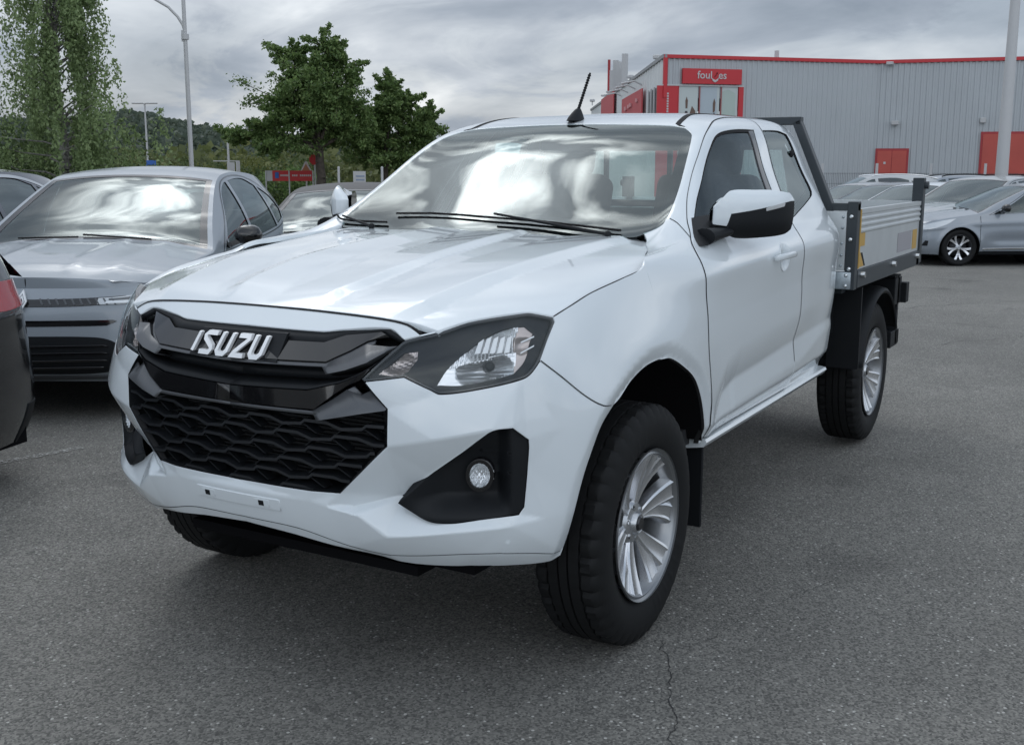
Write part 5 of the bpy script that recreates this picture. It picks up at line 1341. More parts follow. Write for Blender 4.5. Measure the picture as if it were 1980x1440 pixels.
def make_car(name, label, cat, c, paint, group=None, detail=2, glassm=None):
    """returns the top-level Empty of a parked car (x forwards)"""
    B, S, TP, arcx, arc, zb = car_nets(c)
    R = empty(name, (0, 0, 0), label=label, cat=cat, group=group)
    st = {2: .035, 1: .06, 0: .09}[detail]
    black = mat('black_grained_plastic'); gblack = mat('gloss_black_plastic'); under = mat('underbody_black'); chrome = mat('chrome')
    glass = glassm or glass_mat('car_glass_dark', tint=(.30, .36, .35), refl=1.25, base=.06, body=.30)
    xa, xb = c['axle_f'], c['axle_r']; ra = c['arch_r']; hub = c['wheel_r']
    uu = np.linspace(0, B.u[-1], 400); bx = B.raw(uu, np.full(400, .4))
    half = uu[np.argmax(bx[:, 1])]
    side = (bx[:, 1] > c['w']*.9); us, xs = uu[side], bx[side, 0]
    u_at = lambda x: float(np.interp(-x, -xs, us))
    def vz(z, x): return (z-c['zs'])/(zb(x)-c['zs'])
    # body outline with wheel arches cut out of the lower edge
    umax = float(B.u[-1])
    def arch(x0):
        pts = []
        dz = hub*.98-c['zs']; a0 = math.asin(min(.99, max(-.9, -dz/ra)))+.0
        for a in np.linspace(a0, math.pi-a0, 19): 
            x = x0+ra*math.cos(a); pts.append((u_at(x), vz(hub*.98+ra*math.sin(a), x)))
        return pts
    af, ar_ = arch(xa), arch(xb)
    out = [(0, 0)]+[(u_at(xa+ra*1.02), 0)]+[p for p in af if p[1] > .01]+[(u_at(xa-ra*1.02), 0), (u_at(xb+ra*1.02), 0)]+[p for p in ar_ if p[1] > .01]+[(u_at(xb-ra*1.02), 0), (umax, 0), (umax, 1), (umax*.5, 1), (0, 1)]
    fB = lambda u, v, w_: B.raw(u, v)+B.normal(u, v)*(np.zeros(len(np.atleast_1d(u)))+w_)[:, None]
    def car_crease(u, v):
        return 0
    def fBc(u, v, w_):
        p = B.raw(u, v); o_ = np.zeros(len(p))+w_
        # arch lips, shoulder line and lower door hollow
        for x0 in (xa, xb):
            d = np.hypot(p[:, 0]-x0, p[:, 2]-hub*.98)-ra; o_ = o_+np.where((np.abs(p[:, 1]) > c['w']*.75), .014*np.exp(-(d/.05)**2), 0)
        sd = (np.abs(p[:, 1]) > c['w']*.9)*np.clip((xa-ra*1.15-p[:, 0])/.3, 0, 1)*np.clip((p[:, 0]-(xb+ra*1.1))/.3, 0, 1)
        o_ = o_-.022*np.exp(-((v-.36)/.13)**2)*sd+.008*np.exp(-((v-.80)/.07)**2)*(np.abs(p[:, 1]) > c['w']*.85)
        return p+B.normal(u, v)*o_[:, None]
    def both(name_, f, outl, m_, par, step, gap=0, flange=.015, holes=(), merge=False, label_=None, corner=32, one=False):
        V, F, N = panel_data(f, outl, holes, step=step, gap=gap, flange=flange, corner=corner)
        V2, F2, N2 = mirror_data(V, F, N); n = len(V)
        if one: return from_data(name_, np.concatenate([V, V2]), F+[tuple(i+n for i in g) for g in F2], m_, par, normals=np.concatenate([N, N2]))
        return [from_data(name_, V, F, m_, par, normals=N), from_data(name_, V2, F2, m_, par, normals=N2)]
    sB = lambda u, v, w_: fBc(u, v*1.0, w_)
    body = both('body', sB, out, paint, R, st*1.0, one=True, flange=.03)
    fS = lambda u, v, w_: S.raw(u, v)+S.normal(u, v)*(np.zeros(len(np.atleast_1d(u)))+w_)[:, None]
    uS = lambda x: float(np.interp(-x, -S.P[0][:, 0], S.u)) if True else 0
    xsS = S.P[0][:, 0]; order = np.arange(len(xsS))
    mono = xsS[1:] < xsS[:-1]-1e-4
    uS = lambda x: float(np.interp(-x, -np.minimum.accumulate(xsS), S.u))
    # side windows: polygons in (x, t) on the shoulder net
    wins = []
    for poly in c['windows']:
        wins.append([(uS(x), t) for x, t in poly])
    sh = [(0, 0), (umax, 0), (umax, 1), (0, 1)]
    sho = both('upper_body', fS, [(0, 0)]+[(u_, 0) for u_ in np.linspace(.2, umax-.2, 8)]+[(umax, 0), (umax, 1)]+[(u_, 1) for u_ in np.linspace(umax-.2, .2, 8)]+[(0, 1)], paint, R, st*.9, holes=wins, one=True, flange=0)
    for k, wn in enumerate(wins):
        V, F, N = panel_data(lambda u, v, w_: fS(u, v, w_-.006), wn, step=st*1.5, gap=-.006, flange=0)
        for s in (0, 1):
            if s: V, F, N = mirror_data(V, F, N)
            from_data('window', V, F, glass, R, normals=N)
    if detail > 0 and c.get('window_trim') is not None:
        # one trim ring round the whole side glazing
        for outl in c['trim_poly']:
            O = resample([(uS(x), t) for x, t in outl], .05); O = O if area(O) > 0 else O[::-1]; I = inset(O, c.get('trim_w', .018)); M_ = np.concatenate([O, I]); P = fS(M_[:, 0], M_[:, 1], .003); n = len(O)
            F = [(i, (i+1) % n, n+(i+1) % n, n+i) for i in range(n)]
            for s in (1, -1): from_data('window_trim', P*[1, s, 1], F if s > 0 else [g[::-1] for g in F], c['window_trim'], R)
    # top: bonnet, windscreen, roof, rear glass
    fT = lambda u, v, w_: (lambda p: p+TP.normal(u, v, e=4e-3)*(np.zeros(len(p))+w_)[:, None])(TP.raw(u, v))
    def fT2(u, v, w_):
        p = TP.raw(u, v); x = p[:, 0]; o_ = np.zeros(len(p))+w_
        h = (x > c['cowl'])*np.clip((c['xf']-.15-x)/.25, 0, 1)
        o_ = o_+.010*h*np.exp(-((np.abs(u)-.62)/.10)**2)+.008*h*np.exp(-((np.abs(u)-.30)/.05)**2)*c.get('hood_ribs', 1)
        return p+TP.normal(u, v, e=4e-3)*o_[:, None]
    a1, a2 = arcx(c['cowl']), arcx(c['header']); a3, a4 = arcx(c['rglass0']), arcx(c['rglass1'])
    def symp(name_, f, outl, m_, step, gap=0, flange=.01):
        # u is a fraction of the half width: scale it to metres for meshing
        k = c['w']*.75; g = lambda u, v, w_: f(u/k, v, w_)
        return panel(name_, g, [(a*k, b) for a, b in outl], m_, R, sym=True, step=step, gap=gap, flange=flange)
    seg = lambda v0, v1: [(0, v0), (.5, v0), (1, v0)]+[(1, v) for v in np.linspace(v0, v1, 7)[1:-1]]+[(1, v1), (.5, v1), (0, v1)]
    symp('bonnet', fT2, seg(0, a1-.02), paint, st, gap=.002)
    ins = .955
    ws = [(0, a1-.02), (.5, a1-.02), (ins, a1-.02)]+[(ins, v) for v in np.linspace(a1, a2, 6)[1:-1]]+[(ins, a2), (.5, a2), (0, a2)]
    symp('windscreen', lambda u, v, w_: fT(u, v, w_-.003), ws, glass, st, flange=0)
    if detail > 0:
        O = np.array(ws); 
        k = c['w']*.75
        O2 = resample([(a*k, b) for a, b in ws], .05); O2[np.abs(O2[:, 0]) < 2e-3, 0] = 0; O2 = O2 if area(O2) > 0 else O2[::-1]
        I = inset(O2, .045, True); M_ = np.concatenate([O2, I]); P = fT(M_[:, 0]/k, M_[:, 1], -.001); n = len(O2)
        F = [(i, (i+1) % n, n+(i+1) % n, n+i) for i in range(n) if not (O2[i, 0] == 0 and O2[(i+1) % n, 0] == 0)]
        V2, F2, _ = mirror_data(P, F, P); from_data('windscreen_border', np.concatenate([P, V2]), F+[tuple(q+len(P) for q in g) for g in F2], gblack, R)
        # A pillars beside the screen
    for s in (1, -1):
        pv = [(ins, a1-.02), (1.0, a1-.02)]+[(1.0, v) for v in np.linspace(a1, a2, 6)[1:-1]]+[(1.0, a2), (ins, a2)]
        k = c['w']*.75
        V, F, N = panel_data(lambda u, v, w_: fT(u/k, v, w_), [(a*k, b) for a, b in pv], step=st, gap=0, flange=.0)
        if s < 0: V, F, N = mirror_data(V, F, N)
        from_data('windscreen_pillar', V, F, c.get('roof_paint', paint), R, normals=N)
    symp('roof', fT, seg(a2, a3), c.get('roof_paint', paint), st, flange=.01)
    symp('rear_window', lambda u, v, w_: fT(u, v, w_-.002), seg(a3, a4), glass, st, flange=0)
    if arc[-1] > a4+.02: symp('tailgate', fT, seg(a4, arc[-1]), paint, st, flange=0)
    # front panels on the wrap-round body: (y, z) polygons, given per car
    ub = B.u[3:]
    def front_poly(name_, poly, m_, off=.003, flange=.012, par=R, mirror=True, sym=False, step=.04, rough=None):
        if sym: 
            o = panel(name_, lambda u, v, w_: fBc(u, v, w_+off), poly, m_, par, sym=True, step=step, gap=0, flange=flange); return [o]
        return both(name_, lambda u, v, w_: fBc(u, v, w_+off), poly, m_, par, step, flange=flange)
    for item in c.get('front', ()):
        nm, poly, m_, off, sym = item[:5]; front_poly(nm, poly, MATS[m_] if isinstance(m_, str) else m_, off, sym=sym)
    # rear lamps
    for nm, poly, m_, off in c.get('rear', ()): both(nm, lambda u, v, w_: fBc(u, v, w_+off), [(umax-a, b) for a, b in poly], MATS[m_], R, .05, flange=.01)
    # sills and floor
    m = MB(); m.box((c['xr']+.25, -c['w']+.12, c['zs']-.02), (c['xf']-.30, c['w']-.12, c['zs']+.12)); m.build('floor_pan', under, R)
    if c.get('clad'):
        cl = c['clad']
        both('sill_cladding', lambda u, v, w_: fBc(u, v, w_+.004), [(u_at(xa-ra*1.0), 0), (u_at(xb+ra*1.0), 0), (u_at(xb+ra*1.0), cl), (u_at(xa-ra*1.0), cl)], black, R, .06, flange=.01)
    if c.get('sill_strip'):
        q = c['sill_strip']; both('sill_strip', lambda u, v, w_: fBc(u, v, w_+.010), [(u_at(xa-ra*1.15), q), (u_at(xb+ra*1.1), q+.03), (u_at(xb+ra*1.1), q+.06), (u_at(xa-ra*1.15), q+.035)], chrome, R, .06, flange=.012)
    # door joints and handles
    if detail > 0:
        for x in c['door_x']:
            jm = []
            for (f, u0, v0, v1) in ((fBc, u_at(x), .10, .985),):
                vs = np.linspace(v0, v1, 12); P = f(np.r_[np.full(12, u0-.004), np.full(12, u0+.004)], np.r_[vs, vs], np.full(24, .0012)); F = [(i, 12+i, 13+i, i+1) for i in range(11)]
                for s in (1, -1): from_data('door_joint', P*[1, s, 1], F if s > 0 else [g[::-1] for g in F], under, R)
        for x in c['handle_x']:
            for s in (1, -1):
                p = fBc(np.array([u_at(x)]), np.array([.86]), .018)[0]; m = MB(); m.cbox((p[0], s*p[1], p[2]), (.17, .022, .028), bevel=.009, seg=2); m.build('door_handle', c.get('handle_mat', paint), R)
    # door mirrors
    for s in (1, -1):
        mx = c['mirror_x']; yb = float(np.interp(-mx, -S.P[0][:, 0][:30], S.P[0][:, 1][:30])) if False else c['w']*.93
        z = c['mirror_z']; m = MB()
        rings = []
        for t in np.linspace(0, 1, 9):
            e = math.sqrt(max(.03, 1-abs(2*t-1)**3.0)); y = yb+.05+t*.20; cx = mx-.03*t
            rings.append([m.bm.verts.new((cx+(.075 if math.cos(a) > 0 else .02)*e*math.cos(a), s*y, z+.075*e*math.sin(a)*(1 if math.sin(a) > 0 else .9))) for a in np.linspace(0, 2*math.pi, 17)[:-1]])
        for r0, r1 in zip(rings[:-1], rings[1:]):
            for k in range(16): m.bm.faces.new((r0[k], r0[(k+1) % 16], r1[(k+1) % 16], r1[k]))
        m.bm.faces.new(rings[0]); m.bm.faces.new(rings[-1][::-1])
        mo = m.build('door_mirror', c.get('mirror_mat', paint), R, smooth=60)
        m = MB(); m.poly([(mx+.05, s*(yb-.03), z-.10), (mx-.05, s*(yb-.03), z-.10), (mx-.04, s*(yb+.10), z-.055), (mx+.04, s*(yb+.10), z-.055)], (0, 0, .035)); m.build('mirror_foot', gblack, mo)
    # wipers
    if detail > 1:
        for (y0, y1) in ((.50, -.08), (-.10, -.62)):
            q = [fT(np.array([abs(a)/1.0]), np.array([b]), .012)[0] for a, b in ((y0, a1-.015), (y1, a1+.035))]
            q[0][1] *= (1 if y0 > 0 else -1); q[1][1] *= (1 if y1 > 0 else -1)
            m = MB(); m.cyl(tuple(q[0]), tuple(q[1]), .006, n=6); m.build('wiper', mat('black_rubber'), R)
    # dark cabin with seats so that the glass has something behind it
    dk = mat('interior_dark')
    m = MB(); zb0 = c['belt_z'][1]
    m.box((c['rglass1']+.25, -c['w']*.78, .35), (c['cowl']-.15, c['w']*.78, .42)).box((c['cowl']-.45, -c['w']*.78, .6), (c['cowl']-.12, c['w']*.78, zb0-.02), bevel=.04, seg=2)
    m.box((c['rglass1']+.2, -c['w']*.75, .4), (c['rglass1']+.35, c['w']*.75, zb0-.03)); m.build('cabin', dk, R)
    if detail > 0:
        for x in (c['header']-.55, c['header']-1.35):
            for s in (1, -1):
                m = MB(); m.cbox((x, s*.36, zb0-.15), (.14, .46, .55), rot=Matrix.Rotation(math.radians(-16), 3, 'Y'), bevel=.05, seg=2).cbox((x-.10, s*.36, zb0+.24), (.09, .25, .16), bevel=.03, seg=2); m.build('seat', dk, R)
        m = MB(); m.cbox((c['header']+.12, 0, c['top'][8][1]-.12), (.03, .24, .07), bevel=.01); m.build('rear_view_mirror', dk, R)
    # roof rails
    if c.get('rails'):
        for s in (1, -1):
            pts = [Vector(fT(np.array([.93]), np.array([v]), .035)[0]*[1, s, 1]) for v in np.linspace(arcx(c['header']-.25), a3-.1, 7)]
            pts = [pts[0]-Vector((-.12, 0, .03))]+pts+[pts[-1]-Vector((.12, 0, .03))]
            m = MB(); m.tube(pts, .016, n=8); m.build('roof_rail', c['rails'], R)
    # wheels
    for x in (xa, xb):
        for s in (1, -1):
            W = car_wheel(c, s); W.parent = R; W.location = (x, s*(c['w']-.115), hub); W.rotation_euler = (0, .3, 0 if s > 0 else math.pi)
    # inner arches: black drums
    for x in (xa, xb):
        for s in (1, -1):
            V, F = lathe([(0, 0), (ra*1.0, 0), (ra*1.0, .34)], 24); V = [(a+x, s*(b+c['w']-.36), d+hub) for a, b, d in V if True]; V = [(a, b, max(d, c['zs']-.02)) for a, b, d in V]
            from_data('wheel_housing', V, F, under, R)
    return R
WH = {}
def car_wheel(c, s):
    key = (c['wheel_r'], c['wheel_style'])
    if key in WH: return dup(WH[key])
    Rr = c['wheel_r']; W = empty('wheel'); rub = mat('tyre_rubber'); dk = mat('wheel_dark'); al = mat('machined_alloy'); al2 = mat('wheel_alloy')
    rim = Rr*.70
    prof = [(rim-.006, .078), (rim+.004, .088), (rim+.02, .096), (rim+.05, .104), (Rr-.035, .104), (Rr-.012, .092), (Rr-.002, .072), (Rr, 0), (Rr-.002, -.072), (Rr-.012, -.092), (Rr-.03, -.1), (rim, -.08)]
    V, F = lathe([(a, b) for a, b in prof], 48); F = [f[::-1] for f in F]; from_data('tyre', V, F, rub, W, autosmooth=40)
    V, F = lathe([(rim+.004, .086), (rim-.004, .090), (rim-.014, .080), (rim-.03, .03), (rim-.03, -.08)], 48); from_data('rim', V, F, dk if c['wheel_style'] != 'silver' else al2, W, autosmooth=40)
    V, F = lathe([(0, .02), (rim*.72, .02), (rim*.72, 0)], 32); from_data('brake_disc', V, F, dk, W)
    V, F = lathe([(0, .078), (.030, .078), (.05, .066), (.065, .04)], 24); from_data('hub', V, F, al2, W, autosmooth=30)
    n = 5
    for k in range(n):
        b0 = 2*math.pi*k/n; m = MB()
        for sg in (-1, 1):
            rings = []
            for t in np.linspace(0, 1, 5):
                r = .035+t*(rim-.045); a = b0+sg*(.06+.20*t**1.3); wd = .012+.014*t; y = .070+.014*t-.01*math.sin(3*t)
                er = Vector((math.cos(a), 0, math.sin(a))); et = Vector((-math.sin(a), 0, math.cos(a))); cc = er*r
                rings.append([m.bm.verts.new(p) for p in (cc-et*wd+Vector((0, y-.03, 0)), cc-et*wd*.8+Vector((0, y, 0)), cc+et*wd*.8+Vector((0, y, 0)), cc+et*wd+Vector((0, y-.03, 0)))])
            for r0, r1 in zip(rings[:-1], rings[1:]):
                for z in range(4): m.bm.faces.new((r0[z], r0[(z+1) % 4], r1[(z+1) % 4], r1[z]))
            m.bm.faces.new(rings[-1]); m.bm.faces.new(rings[0][::-1])
        m.build('spoke', al if c['wheel_style'] == 'bitone' else al2, W, smooth=25)
    WH[key] = W; return W
def car_params(kind, **kw):
    """proportions of the body styles in the car park"""
    win5 = None
    if kind == 'suv':
        c = dict(xf=2.2, xr=-2.2, w=.90, zs=.24, belt_x=[-2.2, -1.6, -.4, .9, 1.6, 2.2], belt_z=[1.02, 1.02, .965, .93, .86, .80],
            top=[(2.07, .865, .70, .83), (1.95, .925, .78, .87), (1.72, .975, .82, .905), (1.42, 1.005, .835, .93), (1.15, 1.028, .84, .95), (.98, 1.045, .835, .968), (.80, 1.13, .79, 1.07), (.48, 1.29, .715, 1.245), (.18, 1.43, .655, 1.385), (.0, 1.495, .63, 1.45),
                 (-.25, 1.535, .615, 1.49), (-.8, 1.555, .605, 1.505), (-1.35, 1.54, .59, 1.485), (-1.72, 1.49, .575, 1.43), (-1.90, 1.42, .57, 1.36), (-2.02, 1.27, .60, 1.22), (-2.12, 1.08, .66, 1.05)],
            cowl=.98, header=.05, rglass0=-1.84, rglass1=-2.08, axle_f=1.30, axle_r=-1.34, arch_r=.385, wheel_r=.335, wheel_style='bitone', mirror_x=.58, mirror_z=1.045,
            door_x=[.95, -.10, -1.12], handle_x=[.05, -.95])
        c['windows'] = [[(.72, .05), (.60, .30), (.585, .06)][::1], [(.56, .06), (.55, .34), (.36, .62), (.14, .84), (-.05, .90), (-.15, .90), (-.18, .06)], [(-.25, .06), (-.23, .90), (-.75, .90), (-1.05, .80), (-1.15, .10)], [(-1.21, .13), (-1.12, .78), (-1.45, .62), (-1.62, .38), (-1.52, .20)]]
        c['trim_poly'] = [[(.80, .02), (.62, .42), (.38, .68), (.15, .89), (-.05, .95), (-.75, .95), (-1.2, .84), (-1.5, .65), (-1.72, .36), (-1.6, .14), (-1.2, .06), (0, .02)]]
    elif kind == 'hatch':
        c = dict(xf=2.02, xr=-2.02, w=.885, zs=.20, belt_x=[-2.02, -1.5, -.4, .85, 1.5, 2.02], belt_z=[.98, .97, .92, .865, .79, .70],
            top=[(1.90, .745, .66, .70), (1.78, .81, .74, .755), (1.55, .87, .79, .805), (1.28, .915, .815, .845), (1.05, .945, .82, .875), (.88, .965, .81, .90), (.66, 1.06, .765, 1.01), (.34, 1.20, .70, 1.155), (.05, 1.325, .645, 1.28), (-.12, 1.38, .62, 1.335),
                 (-.35, 1.415, .605, 1.37), (-.85, 1.43, .595, 1.385), (-1.3, 1.41, .58, 1.36), (-1.6, 1.36, .565, 1.31), (-1.78, 1.27, .56, 1.22), (-1.90, 1.12, .59, 1.08), (-1.97, .99, .65, .96)],
            cowl=.88, header=-.08, rglass0=-1.68, rglass1=-1.93, axle_f=1.22, axle_r=-1.36, arch_r=.355, wheel_r=.315, wheel_style='bitone', mirror_x=.50, mirror_z=.985,
            door_x=[.88, -.20, -1.15], handle_x=[-.06, -1.0])
        c['windows'] = [[(.66, .05), (.54, .30), (.52, .06)], [(.49, .06), (.47, .36), (.26, .62), (.02, .84), (-.15, .90), (-.24, .90), (-.27, .06)], [(-.34, .06), (-.32, .90), (-.85, .90), (-1.12, .78), (-1.25, .10)], [(-1.30, .14), (-1.19, .74), (-1.42, .58), (-1.52, .36)]]
        c['trim_poly'] = [[(.74, .02), (.55, .42), (.30, .68), (.05, .89), (-.15, .95), (-.85, .95), (-1.25, .82), (-1.5, .60), (-1.6, .34), (-1.5, .12), (-1.2, .05), (0, .02)]]
    else:  # sedan / coupe with a lower roof
        c = dict(xf=2.3, xr=-2.3, w=.90, zs=.20, belt_x=[-2.3, -1.6, -.4, .95, 1.6, 2.3], belt_z=[.98, .965, .93, .90, .84, .72],
            top=[(2.18, .76, .66, .72), (2.05, .83, .74, .775), (1.75, .895, .80, .83), (1.4, .94, .83, .87), (1.15, .965, .83, .895), (.98, .985, .82, .92), (.76, 1.07, .78, 1.02), (.42, 1.20, .70, 1.155), (.12, 1.32, .64, 1.275), (-.08, 1.375, .615, 1.33),
                 (-.35, 1.41, .60, 1.365), (-.85, 1.42, .585, 1.375), (-1.2, 1.39, .57, 1.34), (-1.5, 1.31, .56, 1.26), (-1.8, 1.18, .59, 1.14), (-2.0, 1.09, .68, 1.06), (-2.22, 1.04, .72, 1.0)],
            cowl=.98, header=.0, rglass0=-1.30, rglass1=-1.95, axle_f=1.40, axle_r=-1.42, arch_r=.36, wheel_r=.325, wheel_style='silver', mirror_x=.60, mirror_z=1.0,
            door_x=[.98, -.12, -1.05], handle_x=[.02, -.9])
        c['windows'] = [[(.60, .06), (.56, .34), (.34, .62), (.10, .84), (-.08, .90), (-.16, .90), (-.19, .06)], [(-.26, .06), (-.24, .90), (-.72, .90), (-1.0, .80), (-1.15, .10)], [(-1.21, .13), (-1.10, .74), (-1.35, .50), (-1.40, .26)]]
        c['trim_poly'] = [[(.80, .02), (.62, .42), (.35, .68), (.10, .89), (-.08, .95), (-.75, .95), (-1.1, .84), (-1.4, .55), (-1.5, .25), (-1.2, .05), (0, .02)]]
    c.update(kw); return c
def place(o, xy, heading, z=None):
    """heading in degrees; the car sits on the sloping car park"""
    o.location = (xy[0], xy[1], ground_z(xy[0], xy[1]) if z is None else z)
    tilt = GSLOPE if FWD_D(xy[0], xy[1]) > 5 else 0
    h = math.radians(heading); f = Vector((math.cos(math.radians(210.17)), math.sin(math.radians(210.17)), 0))
    n = Vector((f.x*tilt, f.y*tilt, 1)).normalized()
    x = Vector((math.cos(h), math.sin(h), 0)); x = (x-n*x.dot(n)).normalized(); y = n.cross(x)
    o.rotation_euler = Matrix((x, y, n)).transposed().to_euler()
GSLOPE = .0115
def FWD_D(x, y): 
    a = math.radians(210.167); return (x-3.1255)*math.cos(a)+(y-2.2205)*math.sin(a)
def ground_z(x, y):
    d = FWD_D(x, y)-5.0; return -GSLOPE*max(0, d) if d < 400 else -GSLOPE*400
# ------------------------------------------------------------------ placing by distance along the view and sideways offset
YAW = math.radians(210.167); FW = (math.cos(YAW), math.sin(YAW)); RT = (math.sin(YAW), -math.cos(YAW)); CX, CY, CZ = 3.1255, 2.2205, 1.4942
def W(X, D): return (CX+FW[0]*D+RT[0]*X, CY+FW[1]*D+RT[1]*X)
def asphalt():
    m = bpy.data.materials.new('asphalt'); m.use_nodes = True; nt = m.node_tree; N = nt.nodes.new; L = nt.links.new
    b = nt.nodes['Principled BSDF']; b.inputs['Roughness'].default_value = .82; b.inputs['Specular IOR Level'].default_value = .35
    tc = N('ShaderNodeTexCoord')
    def noise(s, d=4, r=.55):
        n = N('ShaderNodeTexNoise'); n.inputs['Scale'].default_value = s; n.inputs['Detail'].default_value = d; n.inputs['Roughness'].default_value = r; L(tc.outputs['Object'], n.inputs['Vector']); return n.outputs[0]
    def ramp(v, p0, c0, p1, c1):
        r = N('ShaderNodeValToRGB'); L(v, r.inputs[0]); e = r.color_ramp.elements; e[0].position = p0; e[0].color = (*c0, 1); e[1].position = p1; e[1].color = (*c1, 1); return r.outputs[0]
    def mix(kind, f, a, b_):
        x = N('ShaderNodeMix'); x.data_type = 'RGBA'; x.blend_type = kind
        if isinstance(f, float): x.inputs[0].default_value = f
        else: L(f, x.inputs[0])
        L(a, x.inputs[6]); L(b_, x.inputs[7]); return x.outputs[2]
    base = ramp(noise(.22, 5), .30, (.140, .138, .130), .72, (.222, .218, .204))
    base = mix('MULTIPLY', .6, base, ramp(noise(1.7, 6, .65), .30, (.78, .78, .78), .70, (1.12, 1.12, 1.12)))
    v = N('ShaderNodeTexVoronoi'); v.inputs['Scale'].default_value = 150; L(tc.outputs['Object'], v.inputs['Vector'])
    st = N('ShaderNodeSeparateColor'); L(v.outputs['Color'], st.inputs[0])
    stones = ramp(st.outputs[0], .0, (.50, .50, .50), 1., (1.52, 1.50, 1.45))
    base = mix('MULTIPLY', 1.0, base, stones)
    # pale chips
    v2 = N('ShaderNodeTexVoronoi'); v2.inputs['Scale'].default_value = 80; L(tc.outputs['Object'], v2.inputs['Vector'])
    s2 = N('ShaderNodeSeparateColor'); L(v2.outputs['Color'], s2.inputs[0])
    chip = ramp(s2.outputs[1], .935, (0, 0, 0), .95, (1, 1, 1)); d2 = ramp(v2.outputs['Distance'], .30, (1, 1, 1), .42, (0, 0, 0))
    cm = mix('MULTIPLY', 1.0, chip, d2); white = N('ShaderNodeRGB'); white.outputs[0].default_value = (.46, .45, .42, 1)
    base = mix('MIX', cm, base, white.outputs[0])
    # dark stains
    base = mix('MULTIPLY', 1.0, base, ramp(noise(1.1, 4), .28, (.60, .60, .61), .40, (1, 1, 1)))
    L(base, b.inputs['Base Color'])
    bp = N('ShaderNodeBump'); bp.inputs['Strength'].default_value = .55; bp.inputs['Distance'].default_value = .004
    L(v.outputs['Distance'], bp.inputs['Height']); bp.invert = True
    L(bp.outputs[0], b.inputs['Normal']); return m
def build_ground():
    asph = asphalt()
    Ds = list(np.arange(-14, 60, 2.0))+[60, 75, 95, 130, 200, 400, 900, 2500]; Xs = [-2500, -900, -300, -120]+list(np.arange(-60, 61, 6.0))+[120, 300, 900, 2500]
    V = []; 
    for D in Ds:
        for X in Xs:
            p = W(X, D); z = ground_z(*p); V.append((p[0], p[1], z))
    n = len(Xs); F = [(j*n+i, j*n+i+1, (j+1)*n+i+1, (j+1)*n+i) for j in range(len(Ds)-1) for i in range(n-1)]
    from_data('ground', V, [f[::-1] for f in F] if False else F, asph, kind='structure')
    # worn parking line by the black car and cracks in the surface
    def strip(name, pts, w, m_, kind, z=.004, label=None, cat=None):
        m = MB(); P = [Vector((*p, ground_z(*p)+z)) for p in pts]; bm = m.bm; L_, R_ = [], []
        for i, p in enumerate(P):
            d = (P[min(i+1, len(P)-1)]-P[max(i-1, 0)]).normalized(); nrm = Vector((-d.y, d.x, 0)); ww = w if isinstance(w, (int, float)) else w[i]
            L_.append(bm.verts.new(p+nrm*ww/2)); R_.append(bm.verts.new(p-nrm*ww/2))
        for i in range(len(P)-1): bm.faces.new((L_[i], L_[i+1], R_[i+1], R_[i]))
        return m.build(name, m_, None, kind=kind)
    wl = bpy.data.materials.new('worn_line_paint'); wl.use_nodes = True; nt = wl.node_tree; b = nt.nodes['Principled BSDF']; b.inputs['Base Color'].default_value = (.42, .42, .40, 1); b.inputs['Roughness'].default_value = .8
    n = nt.nodes.new('ShaderNodeTexNoise'); n.inputs['Scale'].default_value = 55; n.inputs['Detail'].default_value = 4; tc = nt.nodes.new('ShaderNodeTexCoord'); nt.links.new(tc.outputs['Object'], n.inputs['Vector'])
    r = nt.nodes.new('ShaderNodeValToRGB'); r.color_ramp.elements[0].position = .44; r.color_ramp.elements[1].position = .66; nt.links.new(n.outputs[0], r.inputs[0])
    mx = nt.nodes.new('ShaderNodeMixShader'); tr = nt.nodes.new('ShaderNodeBsdfTransparent'); nt.links.new(r.outputs[0], mx.inputs[0]); nt.links.new(tr.outputs[0], mx.inputs[1]); nt.links.new(b.outputs[0], mx.inputs[2]); nt.links.new(mx.outputs[0], nt.nodes['Material Output'].inputs[0])
    strip('parking_line', [(-.15, -2.92), (-.45, -2.83), (-.78, -2.76)], .07, wl, 'structure')
    cr = mat('crack_shadow', (.035, .035, .035), .95)
    rr = random.Random(3)
    def crack(p0, p1, n, amp, w):
        w = w*.62
        pts, ws = [], []
        p0, p1 = Vector(p0), Vector(p1); d = (p1-p0); nn = Vector((-d.y, d.x)).normalized(); o = 0
        for i in range(n+1):
            t = i/n; o = o*.75+rr.uniform(-amp, amp); q = p0+d*t+nn*o; pts.append((q.x, q.y)); ws.append(w*rr.uniform(.3, 1.2)*(1 if 0 < i < n else .1))
        strip('crack', pts, ws, cr, 'structure', z=.002)
    crack((-.02, .96), (.62, 1.24), 40, .012, .006)
    crack((.05, 1.02), (-.9, 1.3), 30, .015, .003)
    crack((-6.5, 1.6), (-11.5, 1.0), 40, .06, .014); crack((-7.2, .55), (-9.5, 1.9), 24, .05, .012); crack((-9.8, -.5), (-12.5, 1.3), 26, .06, .014)
    crack((-5.0, 1.55), (-6.2, 2.1), 16, .03, .008)
